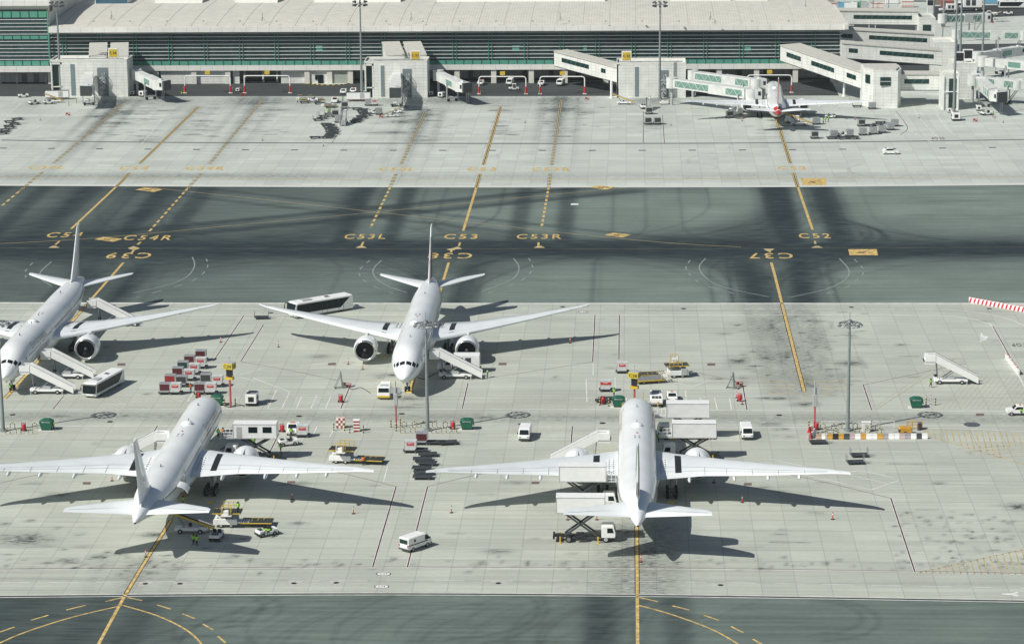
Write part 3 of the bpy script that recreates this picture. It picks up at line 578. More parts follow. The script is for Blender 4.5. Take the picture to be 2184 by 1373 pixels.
pad('road_arrow',[(2090,730),(2092,708),(2098,716),(2108,718),(2104,724)],MWHITE,0.012)
pad('wrench_arrow',[(2136,1265),(2160,1264),(2168,1261),(2174,1263),(2166,1266),(2175,1269),(2168,1271),(2158,1268),(2137,1267)],MWHITE,0.012)
# ================================================================ AIRCRAFT
# local frame: nose at y=0, tail at y=-73.9, wheels on z=0
FUS=[(0,4.0,4.0,.03),(.35,3.45,4.6,.62),(.9,3.1,5.05,1.05),(1.8,2.8,5.7,1.5),(3,2.55,6.45,1.98),(4.2,2.42,7.2,2.35),(6,2.32,7.95,2.75),(8.2,2.3,8.38,3.02),(11,2.3,8.5,3.1),(22,2.3,8.5,3.1),(34,2.3,8.5,3.1),(48,2.3,8.5,3.1),(53,2.45,8.5,3.08),(57,2.95,8.48,2.92),(61,3.7,8.4,2.55),(65,4.6,8.2,2.0),(68.5,5.35,7.9,1.42),(71,5.85,7.5,.95),(73,6.15,7.0,.5),(73.9,6.3,6.7,.12)]
FN=[f[0] for f in FUS]
def fus(n,ang,off=0.0):
    zb=np.interp(n,FN,[f[1] for f in FUS]); zt=np.interp(n,FN,[f[2] for f in FUS]); rx=np.interp(n,FN,[f[3] for f in FUS])
    zc=(zb+zt)/2; rz=(zt-zb)/2
    return (float((rx+off)*math.sin(ang)),-n,float(zc+(rz+off)*math.cos(ang)))
def airfoil(x,le,te,z,th):
    c=le-te; pts=[]
    for u,t in ((0,0),(.04,.55),(.15,.9),(.4,1),(.7,.62),(1,.04)): pts.append((x,le-c*u,z+th*t*.62))
    for u,t in ((1,-.04),(.7,-.35),(.4,-.8),(.15,-.7),(.04,-.4)): pts.append((x,le-c*u,z+th*t*.5))
    return pts
def wing_z(x): return 4.35+ .060*(x-3)+ .0010*(x-3)**2
def wing_le(x): return -(27.6+(x-3)*.645) if x>4 else -(26.4+(x-2)*1.15)
def wing_te(x): return -(42.9-(x-3)*.06) if x<10.6 else -(42.45+(x-10.6)*.24)
def patch(mb,n0,n1,a0,a1,off=.012,k=3,j=2):
    v=[fus(n0+(n1-n0)*u/j,a0+(a1-a0)*t/k,off) for u in range(j+1) for t in range(k+1)]
    mb.add(v,[(u*(k+1)+t,u*(k+1)+t+1,(u+1)*(k+1)+t+1,(u+1)*(k+1)+t) for u in range(j) for t in range(k)],True)
def make_plane(label,livery='plain',name='airliner'):
    t=thing(name,label,'airliner')
    NR=40
    body=MB().loft([[fus(n,2*math.pi*i/NR) for i in range(NR)] for n in sorted(set(FN+[2.4,5,7,9.5,15,28,41,55,59,63,67,70,72]))])
    F=body.build('fuselage',PLANE,t)
    # wing-body fairing
    fr=MB(); rings=[]
    for y,w_,h_ in ((-24,.5,.3),(-26,2.6,1.6),(-29,3.5,2.35),(-34,3.75,2.5),(-40,3.7,2.45),(-44,3.3,2.1),(-47.5,2.3,1.3),(-49.5,.6,.3)):
        rings.append([(w_*math.cos(a),y,3.95+h_*math.sin(a)*(1 if math.sin(a)<0 else .6)) for a in [2*math.pi*i/20 for i in range(20)]])
    fr.loft(rings).build('belly_fairing',PLANE,t)
    cw=MB()
    for s in(-1,1):
        patch(cw,2.45,3.15,s*R(4),s*R(33)); patch(cw,2.7,3.6,s*R(38),s*R(58)); patch(cw,3.35,4.3,s*R(63),s*R(75),k=2)
    cw.build('cockpit_windows',GLASS,F)
    for s in(-1,1):
        wr=MB(); n=8.5; cnt_=0
        doors=[6.6,17.5,29,46.5,62.5]
        while n<63.5:
            if all(abs(n-d)>1.1 for d in doors): 
                cnt_+=1
                if cnt_<=50: q1=MB(); patch(q1,n-.13,n+.13,s*R(74),s*R(80),.012,1,1); q1.build('cabin_window',GLASS,F)
                else: patch(wr,n-.13,n+.13,s*R(74),s*R(80),.012,1,1)
            n+=.55
        wr_=wr.build('cabin_window_row',GLASS,F); wr_['kind']='stuff'
        for d in doors:
            dm=MB(); patch(dm,d-.56,d+.56,s*R(63),s*R(105),.02,4,1); dd=dm.build('cabin_door',WING,F)
        for d in doors: ms=MB(); patch(ms,d-.16,d+.16,s*R(72),s*R(78),.034,1,1); ms.build('door_window',GLASS,F)
    if livery!='bare':
        v,f=text_geo('Emirates',0.01)
        gm=mat('faded_gold_lettering',(0.56,0.50,0.42),0.4)
        for s in(-1,1):
            tm=MB(); vv=[]
            for p in v: vv.append(fus(17.5-s*p[0]*12.0, s*(R(58)-p[1]*R(24)),.022))
            tm.add(vv,f,True); tm.build('airline_lettering',gm,F)
    for n_,l_ in ((14,.55),(24,.5),(51,.5)):
        an=MB(); x,y,z=fus(n_,0); an.prism([(-l_/2,0),(l_/2,0),(l_*.2,.45),(-l_*.1,.45)],-.05,.05,M=Matrix.Translation((0,y,z-.03))@Matrix.Rotation(R(90),4,'Z')); an.build('antenna',DGREY,F)
    for n_ in (32,33):
        for s in (-.35,.35): an=MB(); x,y,z=fus(n_,s/3.1); an.box((x,y,z),(.25,.3,.06)); an.build('vent_plate',DGREY,F)
    x,y,z=fus(25.5,0); dome=MB(); dome.lathe([(.95,-.12),(.9,.12),(.65,.33),(.25,.45),(.02,.47)],(0,y,z),n=16); dome.build('radome_blister',PLANE,F)
    bc=MB(); bc.tube(fus(30.5,0),tuple(np.array(fus(30.5,0))+np.array((0,0,.16))),.12); bc.build('beacon',RED,F)
    # wings
    for s in(-1,1):
        xs=[1.5,3,5,7.5,10.6,15,20,25,29.6]; rings=[]
        for x in xs: 
            z=wing_z(max(x,3)); rings.append([(s*p[0],p[1],p[2]) for p in airfoil(x,wing_le(x),wing_te(x),z,1.75-1.3*((x-1.5)/28)**.7)])
        for x,le,te in ((31.2,-45.8,-47.7),(32.2,-46.7,-48.2),(32.9,-47.6,-48.6)): rings.append([(s*p[0],p[1],p[2]) for p in airfoil(x,le,te,wing_z(x),.2)])
        W=MB().loft(rings).build('wing',WING,t)
        def top(x,u,off=.02):
            le,te=wing_le(x),wing_te(x); th=1.75-1.3*((x-1.5)/28)**.7; tt=np.interp(u,[0,.04,.15,.4,.7,1],[0,.55,.9,1,.62,.04])
            return (s*x,le+(te-le)*u,wing_z(x)+th*tt*.62+off)
        wk=MB()
        for k in range(5): u0,u1=.10+.15*k,.25+.15*k; wk.quad(top(6.0,u0,.03),top(7.0,u0,.03),top(7.0,u1,.03),top(6.0,u1,.03))
        wk.build('walkway_stripe',BLACK,W)
        sm_=MB()
        for u in (.12,.66,.80):
            pr=None
            for x in np.arange(3.6,29.5,1.6):
                a=top(x,u); b=top(min(x+1.6,29.5),u); sm_.quad(a,b,(b[0],b[1]-.09,b[2]),(a[0],a[1]-.09,a[2]))
        for x in (10.6,14,18,22,26): a=top(x,.66,.03); b=top(x,.98,.03); sm_.quad(a,b,(b[0]+.09,b[1],b[2]),(a[0]+.09,a[1],a[2]))
        sm_.build('panel_line',SEAM,W)
        ov=MB(); 
        v=[top(x,u,.045) for x,u in ((3.35,.42),(5.0,.42),(4.7,.93),(3.35,.93))]; 
        ov.add(v,[(0,1,2,3)]); ov.build('root_panel',PLANE,W)
        dt=MB()
        for i in range(7):
            for x in (3.75,4.45): a=top(x,.46+i*.065,.062); dt.box(a,(.16,.28,.02))
        dt.build('grip_stud',BLACK,W)
        for x,L in ((8.2,4.6),(15.2,4.4),(20.4,3.6),(25.2,2.8)):
            te=wing_te(x); z=wing_z(x); fm=MB(); rg=[]
            for y,r_ in ((te+L*.62,.05),(te+L*.45,.32),(te+.3,.38),(te-L*.18,.24),(te-L*.3,.04)): rg.append([(s*x+r_*.8*math.cos(a),y,z-.42+r_*1.15*math.sin(a)) for a in [2*math.pi*i/10 for i in range(10)]])
            fm.loft(rg).build('flap_fairing',WING,W)
        tp=MB(); tp.box((s*31.6,-47.2,wing_z(31.6)),(.5,.4,.12)); tp.build('navigation_light',RED if s<0 else GREEN,W)
        # engine
        ex=s*9.75; ey=wing_le(9.75)+6.0; ez=2.82
        E_=MB(); E_.lathe([(1.72,-.28),(1.78,-.02),(1.88,.06),(2.0,0),(2.2,-.5),(2.32,-1.6),(2.3,-3.2),(2.08,-4.6),(1.66,-5.7),(1.5,-5.72)],(ex,ey,ez),'y',28,cap=False)
        # lathe in y: h is y offset
        eng=E_.build('engine',PLANE,t)
        lip=MB(); lip.lathe([(1.74,-.30),(1.775,.02),(1.88,.10),(2.01,.03),(2.09,-.22)],(ex,ey+.01,ez),'y',28,cap=False); lip=lip.build('intake_lip',CHROME,eng)
        il=MB(); il.lathe([(1.76,-.2),(1.7,-1.3)],(ex,ey,ez),'y',28,cap=False); il.build('intake_duct',FANM,eng)
        fn=MB()
        for k in range(22):
            a=2*math.pi*k/22; c_,s_=math.cos(a),math.sin(a); a2=a+.22; c2,s2=math.cos(a2),math.sin(a2)
            fn.add([(ex+.42*c_,ey-.72,ez+.42*s_),(ex+1.68*c_,ey-.62,ez+1.68*s_),(ex+1.68*c2,ey-.85,ez+1.68*s2),(ex+.42*c2,ey-.92,ez+.42*s2)],[(0,1,2,3)])
        fn.build('fan_blade_ring',FANM,eng)
        bk=MB(); bk.add([(ex+1.69*math.cos(a),ey-1.0,ez+1.69*math.sin(a)) for a in [2*math.pi*i/28 for i in range(28)]],[tuple(range(28))]); bk.build('fan_back',BLACK,eng)
        spn=MB(); spn.lathe([(.44,-.9),(.36,-.55),(.16,-.25),(.01,-.16)],(ex,ey,ez),'y',14); spn.build('spinner',DGREY,eng)
        cr=MB(); cr.lathe([(1.5,-5.5),(1.2,-5.5),(1.0,-6.6),(.72,-7.4),(.66,-7.4)],(ex,ey,ez),'y',20); cr.lathe([(.5,-7.0),(.3,-7.9),(.02,-8.5)],(ex,ey,ez),'y',12); cr.build('exhaust',DGREY,eng)  # darker grey stands in for the shade at the nacelle's rear
        py=MB(); wl=wing_le(9.75); py.prism([(ey-.9,ez+1.95),(ey-3,ez+2.35),(wl,wing_z(9.75)+.25),(wl-6,wing_z(9.75)-.2),(wl-6,ez+1.3),(ey-5.4,ez+1.35)],-.22,.22,M=Matrix.Translation((ex,0,0))@Matrix.Rotation(R(90),4,'Z')); py.build('pylon',PLANE,eng)
        chn=MB(); chn.prism([(0,0),(1.3,0),(.9,.4),(.35,.4)],-.04,.04,M=Matrix.Translation((ex-s*1.35,ey-1.2,ez+1.55))@Matrix.Rotation(R(-90),4,'Z')@Matrix.Rotation(R(0),4,'X')); chn.build('nacelle_strake',PLANE,eng)
        # tailplane
        hr=[]
        for x,le,te,z,th in ((.6,-62.6,-70.6,6.75,.8),(1.6,-63.3,-70.7,6.85,.7),(10.3,-70.4,-72.9,7.85,.28),(10.85,-71.2,-73.05,7.9,.14)): hr.append([(s*p[0],p[1],p[2]) for p in airfoil(x,le,te,z,th)])
        H=MB().loft(hr).build('tailplane',WING,t)
        el=MB(); el.quad((s*2.4,-68.3,7.22),(s*10.2,-72.05,8.0),(s*10.2,-72.13,8.0),(s*2.4,-68.4,7.22)); el.build('elevator_line',SEAM,H)
        # main gear
        gx=s*5.5; gy=-37.1
        gm_=MB(); gm_.tube((gx,gy,.9),(gx,gy+.2,4.4),.2); gm_.tube((gx,gy,1.6),(gx-s*2.2,gy+.5,3.9),.11); gm_.tube((gx,gy,1.4),(gx,gy+2.4,3.9),.1); gm_.tube((gx,gy-1.6,.68),(gx,gy+1.6,.68),.15)
        for dy in (-1.45,0,1.45): gm_.tube((gx-.8,gy+dy,.68),(gx+.8,gy+dy,.68),.08)
        mg=gm_.build('main_gear',STEEL,t)
        for dy in (-1.45,0,1.45):
            for dx in (-.7,.7):
                wm=MB(); wm.lathe([(.5,-.24),(.64,-.24),(.68,-.15),(.68,.15),(.64,.24),(.5,.24)],(gx+dx,gy+dy,.68),'x',18); ww=wm.build('wheel',DARK,mg)
                hb=MB(); hb.lathe([(.32,-.255),(.30,.255)],(gx+dx,gy+dy,.68),'x',12)
                # the hub belongs to the gear leg
                hb.build('wheel_hub',LIGHTG,mg)
        gd=MB(); gd.box((gx+s*.75,gy+.2,2.9),(.07,2.3,1.7)); gd.build('gear_door',PLANE,mg)
    ng=MB(); ng.tube((0,-5.9,.55),(0,-5.9,2.8),.14); ng.tube((0,-5.9,1.2),(0,-4.1,2.8),.07); ng.tube((-.5,-5.9,.53),(.5,-5.9,.53),.07); ng.box((0,-5.7,1.6),(.5,.12,.3)); n_=ng.build('nose_gear',STEEL,t)
    for dx in (-.33,.33): wm=MB(); wm.lathe([(.34,-.17),(.5,-.17),(.54,-.1),(.54,.1),(.5,.17),(.34,.17)],(dx,-5.9,.54),'x',18); wm.build('wheel',DARK,n_)
    nd=MB()
    for s in(-1,1): nd.box((s*.62,-4.6,2.25),(.05,2.3,.75))
    nd.build('gear_door',PLANE,n_)
    # fin
    fr_=[]
    for z,le,te,th in ((8.0,-58.5,-69.9,.3),(8.7,-61.6,-70.0,.36),(12,-64.6,-70.8,.3),(17.9,-69.3,-72.5,.17),(18.5,-70.1,-72.7,.12)):
        c=le-te; P=[(0,0),(.06,.55),(.3,1),(.6,.8),(1,.06)]; ring=[(th*t_,le-c*u,z) for u,t_ in P]+[(-th*t_,le-c*u,z) for u,t_ in reversed(P[1:])]; fr_.append(ring)
    fin=MB().loft(fr_).build('tail_fin',PLANE,t)
    rl=MB()
    for s in(-1,1):
        rl.add([(s*.25,-67.8,8.9),(s*.14,-71.6,17.6),(s*.14,-71.7,17.6),(s*.25,-67.92,8.9)],[(0,1,2,3)])
    rl.build('rudder_line',SEAM,fin)
    if livery in('bands','maroon','redfin'):
        def strip(nm,m_,z0,z1,u0a,u1a,u0b,u1b):
            b=MB()
            for s in(-1,1):
                N=6; pts=[]
                for k in range(N+1):
                    z=z0+(z1-z0)*k/N; le=np.interp(z,[8,8.7,12,17.9,18.5],[-58.5,-61.6,-64.6,-69.3,-70.1]); te=np.interp(z,[8,8.7,12,17.9,18.5],[-69.9,-70,-70.8,-72.5,-72.7]); th=np.interp(z,[8,8.7,12,17.9,18.5],[.3,.36,.3,.17,.12]); fr0=k/N
                    for j in range(5):
                        u=(u0a+(u0b-u0a)*fr0)+((u1a+(u1b-u1a)*fr0)-(u0a+(u0b-u0a)*fr0))*j/4; tt=np.interp(u,[0,.06,.3,.6,1],[0,.55,1,.8,.06]); pts.append((s*(th*tt+.015),le+(te-le)*u-(0 if u>0.01 else -.02),z))
                b.add(pts,[(k*5+j,k*5+j+1,(k+1)*5+j+1,(k+1)*5+j) for k in range(N) for j in range(4)],True)
            b.build(nm,m_,fin)
        if livery=='bands': strip('green_band',mat('livery_green',(.02,.2,.11),.4),12.2,18.0,.0,.55,0,.9); strip('red_band',mat('livery_red',(.45,.03,.03),.4),8.9,11.9,.02,.22,0,.3); strip('black_band',BLACK,9.5,12,.7,.98,.8,.98)
        if livery=='maroon': strip('maroon_band',mat('livery_maroon',(.16,.02,.04),.4),8.8,16.5,0,.6,0,.5)
        if livery=='redfin': strip('red_fin_panel',mat('livery_red',(0,0,0)),8.9,18.2,0,.95,0,.95)
    if livery=='redfin':
        rc=MB().loft([[fus(n,2*math.pi*i/24,.02) for i in range(24)] for n in (66.5,68.5,70,71.5,73,73.9)]); rc.build('red_tail_cone',mat('livery_red',(0,0,0)),F)
    ap=MB(); ap.tube((0,-73.4,6.5),(0,-74.0,6.5),.14); ap.build('auxiliary_exhaust',DARK,F)
    return t
def plane_at(t,x,y,rz): t.location=(x,y,0); t.rotation_euler=(0,0,R(rz))
pl=make_plane('white airliner seen nose-on mid-apron with a thin dark red tail fin edge','maroon'); plane_at(pl,-40.9,472.3,180.0)
pl1=make_plane('white airliner at the left edge with three stairs along its side','plain'); plane_at(pl1,-114.4,473,180)
pl3=dup(pl1,(-72.8,450.5,0),0,'white airliner at lower left seen from behind with its rear hold door open')
pl4=make_plane('white airliner at lower right seen from behind among four catering trucks','bands'); plane_at(pl4,1.15,450.2,0)
pl5=make_plane('distant white airliner with red tail cone and red fin parked at the terminal','redfin'); plane_at(pl5,44.5,839,-1.5); pl5.scale=(.86,.86,.86)
for p in (pl1,pl,pl3,pl4,pl5): p['group']='white twin-engine airliners parked on the stands'
# open hold door of the lower left airliner
hd=MB(); 
for k in range(5):
    pass
hd.loft([[( 3.0+math.cos(a)*1.9, y, 5.2+math.sin(a)*1.5+d) for a in [R(85-14*i) for i in range(6)] for d in (0,)]+[( 3.0+math.cos(a)*1.82, y, 5.2+math.sin(a)*1.42) for a in [R(85-14*i) for i in reversed(range(6))]] for y in (-55.5,-52.8)])
hd.build('hold_door',PLANE,pl3)
# ================================================================ TERMINAL
def wpart(mb,name,m,t): 
    return mb.build(name,m,t)
T=thing('terminal_building','long airport terminal with cream ribbed roof and dark glass front behind white louvres','terminal',(0,880,0))
Y0=880.0
def L(y): return y-Y0
XL,XR=-191.5,68.0
# roof shell (slightly vaulted) with overhanging eave
def roofpts(x0,x1,sh):
    prof=[(878.7,19.1),(884,19.65),(895,20.5),(908,21.1),(924,21.4),(940,21.4),(940,20.4),(908,20.2),(884,18.9),(878.7,18.5)]
    return [[(x0+ (y-877)*0,L(y),z) for y,z in prof],[(x1-(y-877)*sh,L(y),z) for y,z in prof]]
rf=MB().loft(roofpts(XL,71,0.07),True,False).build('roof',ROOFM,T)
b=MB(); b.box(((XL+71)/2,L(878.9),18.2),(71-XL,1.2,1.75)); b.build('fascia',SEAMROOF,T)
for i in range(31):
    xx=XL+4+i*8.6
    if xx<70: b=MB(); b.path([(xx,L(879.2),19.2),(xx,L(884),19.68),(xx,L(895),20.53),(xx,L(908),21.13),(xx,L(924),21.43),(xx,L(939),21.43)],.05,4); b.build('roof_seam',mat('seam_grey',(.44,.43,.38),.7),rf)
b=MB(); b.box((71.2-1.2,L(905),18.6),(1.2,58,1.4)); b.build('roof_edge_beam',PANEL,rf)
b=MB(); b.box(((XL+XR)/2,L(881.2),12.4),(XR-XL,.3,10.4)); b.build('glass_wall',GLZ,T)
b=MB(); b.box((XR,L(905),12.4),(.4,48,10.4)); b.build('side_glass_wall',GLZ,T)
for i in range(8):
    z=8.3+i*1.2; b=MB(); b.box(((XL+XR)/2+.4,L(880.75),z),(XR-XL+.8,.1,.17)); b.build('louvre',WHITE,T)
    b=MB(); b.box((XR+.75,L(905),z),(.5,49,.13)); b.build('louvre',WHITE,T)
x=-187.0; k=0
while x<XR:
    for d in (-.55,.55): b=MB(); b.box((x+d,L(880.65),12.5),(.13,.3,10.2)); b.build('mullion',GREEN,T)
    x+=11.75
for i,(px_,w_) in enumerate(((673,15),(1092,16),(1585,18),(1240,8))):
    p=AY(px_+8,104,880.9); b=MB(); b.box((p.x,L(880.95),p.z),(w_*.145,.12,1.9)); b.build('pale_glass_panel',PGREEN,T)  # paler green panels set against the dark glass wall
b=MB(); b.box(((XL+XR)/2,L(879.8),6.95),(XR-XL,.2,1.35)); b.build('balustrade',PGREEN,T)
b=MB(); x=XL+1.5
while x<XR: b.box((x,L(879.62),7.0),(.12,.12,1.5)); x+=2.94
b.build('balustrade_posts',DGREY,T)
b=MB(); b.box(((XL+XR)/2,L(880.2),5.35),(XR-XL,1.2,1.75)); b.build('floor_band',SEAMROOF,T)
b=MB(); b.box(((XL+XR)/2,L(930),10.4),(XR-XL,96,20.0)); 
# main body split so ground floor stays open
b=MB(); b.box(((XL+XR)/2,L(912),6.6),(XR-XL-1,60,.6)); b.build('upper_floor_slab',PANEL,T)
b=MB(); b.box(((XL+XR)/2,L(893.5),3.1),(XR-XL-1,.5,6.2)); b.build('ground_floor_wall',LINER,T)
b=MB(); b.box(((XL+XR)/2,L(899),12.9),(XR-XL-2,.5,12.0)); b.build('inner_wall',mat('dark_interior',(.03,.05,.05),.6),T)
# piers and bays
piers=[G(c,178).x for c in (336,416,488,656,704,748,975,1053,1133,1205,1292,1367,1440,1534,1614,1697,1777)]
for x in piers: b=MB(); b.box((x,L(880.9),2.25),(1.7,1.9,4.5)); b.build('pier',PANEL,T)
def bay(c0,c1,name,m_,y=880.6,z0=0,z1=4.4):
    a=G(c0,178).x; c=G(c1,178).x; b=MB(); b.box(((a+c)/2,L(y),(z0+z1)/2),(c-a,.3,z1-z0)); return b.build(name,m_,T)
bay(345,410,'garage_door',TILE); bay(424,484,'infill_wall',TILE,881.0); bay(600,654,'infill_wall',TILE,881.2); bay(662,703,'infill_wall',TILE); bay(705,742,'roller_shutter',mat('shutter',(.38,.42,.37),.6)); bay(105,335,'infill_wall',TILE,881.4); bay(410,424,'infill_wall',TILE,880.9); bay(498,512,'infill_wall',TILE,881); bay(745,750,'infill_wall',TILE,881.1)
d=bay(679,690,'door',GLASS,880.35,0,2.9); bay(673,678,'window',GLASS,880.35,1.3,2.9)
b=MB(); 
for c in (520,560,590): b.tube((G(c,178).x,L(884),0),(G(c,178).x,L(884),4.5),.35)
b.build('column',PANEL,T)
for i in range(14):
    c=1000+i*58; 
    if c>1760: break
    b=MB(); p=G(c,176); b.box((p.x,L(893.1),1.3),(1.5,.3,2.3)); b.build('bay_door',mat('bay_grey',(.16,.18,.18),.6),T)
# skylight box, rods and upper roofs
b=MB(); p=G(236,12,21); b.box((p.x,L(p.y+8),21.9),(11.6,12,2.6)); sk=b.build('roof_monitor',WHITE,T)
b=MB(); b.box((p.x,L(p.y+1.9),22.0),(11.0,.3,1.7)); b.build('monitor_glass',mat('blue_glass',(.05,.13,.2),.15),sk)
for c,r_ in ((238,38),(560,42),(877,42),(1195,42),(1515,40),(1718,16)):
    p=G(c,r_,20.9); b=MB(); q=(p.x,L(p.y),20.2)
    b.tube(q,(p.x,L(p.y),23.2),.07); 
    for a in (0,120,240): b.tube((p.x+.9*math.cos(R(a)),L(p.y)+.9*math.sin(R(a)),20.4),(p.x,L(p.y),21.8),.05)
    b.build('lightning_rod',GREYM,rf)
b=MB()
for c in range(30,1740,78):
    for r_ in (18,30,48):
        p=G(c+((r_*7)%23),r_,20.2); b.box((p.x,L(p.y),20.55+(.35 if r_<30 else 0)),(.6,.4,.25))
b.build('roof_vents',GREYM,rf)
for c0,c1,h_ in ((330,430,1.2),(500,590,2.2),(668,852,2.6),(930,1290,2.6),(1432,1560,3),(1570,1640,2.2)):
    a=G(c0,4,22); c=G(c1,4,22); rg=[]
    for yy,zz in ((928,21.3),(929,22.2),(934,22.6+h_*.35),(945,22.9+h_*.4),(958,22.8),(970,21.4)): rg.append((yy,zz))
    m_=MB().loft([[(a.x,L(y),z) for y,z in rg],[(c.x,L(y),z) for y,z in rg]],True,False); m_.build('upper_roof',PANEL,rf)
b=MB(); b.box(((XL+XR)/2,L(975),14),(XR-XL-30,60,15.5)); b.build('rear_hall',PANEL,T)
# corner block at the left
K=thing('terminal_corner_block','tall green-glazed terminal corner block with white roof slab at the left edge','building',(-225,880,0))
def Kx(x): return x+225
x1=-191.7; x0=-262.0
b=MB(); b.box((Kx((x0+x1)/2),30,16.6),(x1-x0,58,20.6)); b.build('wall',PANEL,K)
b=MB(); b.box((Kx((x0+x1)/2),.6,16.0),(x1-x0-.6,.5,17.4)); gl=b.build('glass_wall',GLZ,K)
b=MB(); b.box((Kx((x0+x1)/2)+.2,29,27.0),(x1-x0+1.4,60,1.7)); b.build('roof_slab',SEAMROOF,K)
for z,h_ in ((23.2,2.0),(15.6,1.1),(7.1,1.5)): b=MB(); b.box((Kx((x0+x1)/2),.2,z),(x1-x0-.3,.2,h_)); b.build('green_glass_band',GREEN if z>20 else PGREEN,K)
for i in range(14):
    z=8.3+i*1.2
    b=MB(); b.box((Kx((x0+x1)/2),.18,z),(x1-x0+.3,.1,.17)); b.build('louvre',WHITE,K)
b=MB(); x=x1-.6
while x>x0:
    for z,h_ in ((23.2,2.0),(15.6,1.1),(7.1,1.5)): b.box((Kx(x),0.05,z),(.16,.2,h_))
    x-=2.95
b.build('glazing_bars',DGREY,K)
b=MB()
b.box((Kx(x1-.2),-.3,16),(.4,.3,17))
b.build('corner_mullion',GREEN,K)
b=MB(); b.box((Kx((x0+x1)/2),0,5.2),(x1-x0+.6,1.8,1.9)); b.build('floor_band',SEAMROOF,K)
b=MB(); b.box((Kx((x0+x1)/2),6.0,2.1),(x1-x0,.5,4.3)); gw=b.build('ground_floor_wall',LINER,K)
for c in (52,78): b=MB(); p=AY(c,166,886); b.box((Kx(p.x),5.65,1.4),(1.7,.3,2.8)); b.build('door',GREYM,K)
for c in (3,38,100): b=MB(); p=AY(c,166,884); b.box((Kx(p.x),3,2.1),(.7,.7,4.3)); b.build('column',LIGHTG,K)
b=MB(); 
for y,z in ((3,24.6),(5.5,24.6)): b.box((Kx(x1)+.15,y,z),(.2,1.2,1.6))
b.build('side_window',GLASS,K)
# apron-side kerb with painted blocks
kb=thing('painted_kerb','yellow and black painted kerb curving along the terminal wall','kerb',(0,0,0))
pts=[G(*p) for p in smooth([(600,172),(650,178),(690,182),(735,181),(748,177)])]
for nm,m_,o in (('kerb_black_blocks',BLACK,0),('kerb_yellow_blocks',YELLOW,1)):
    b=MB()
    for i,(a,c) in enumerate(zip(pts,pts[1:])):
        mid=(a+c)/2
        s_,e_=(a,mid) if o==0 else (mid,c)
        b.bar((s_.x,s_.y,.1),(e_.x,e_.y,.1),.4,.24)
    b.build(nm,m_,kb)
pv=MB(); q=[G(*p) for p in ((600,171.5),(650,177),(690,181),(735,180),(748,176),(748,172))]; pv.add([(p.x,p.y,.03) for p in q]+[(q[-1].x,884,.03),(q[0].x,884,.03)],[tuple(range(8))]); struct(pv.build('terminal_pavement',CONCF))
# ---- gate blocks
def lettered(parent,s,c,wd,hh,ry=0,m_=BLACK,M=None,bold=.01,name='lettering'):
    b=MB(); MM=(M or Matrix())@Matrix.Translation(c)@Matrix.Rotation(R(ry),4,'Z')@Matrix.Rotation(R(90),4,'X'); flat_text(b,s,MM,wd,hh,bold); return b.build(name,m_,parent)
def gate_sign(parent,s,c,back=False):
    f=MB(); x,y,z=c
    f.box((x,y,z+2.0),(3.1,1.1,3.0)); 
    for d in (-1.3,1.3): f.box((x+d,y-.1,z-.3),(.28,.28,1.9))
    fr=f.build('sign_frame',WHITE,parent)
    p=MB(); p.box((x,y-.58,z+2.0),(2.55,.08,2.5)); p.build('sign_panel',BLACK if back else YELLOW,fr)
    if not back: lettered(parent,s,(x,y-.66,z+2.05),2.1,.85,name='sign_lettering',bold=.02)
    return fr
BRW=mat('bridge_white',(.70,.72,.69),.45,var=.18,scale=.5)
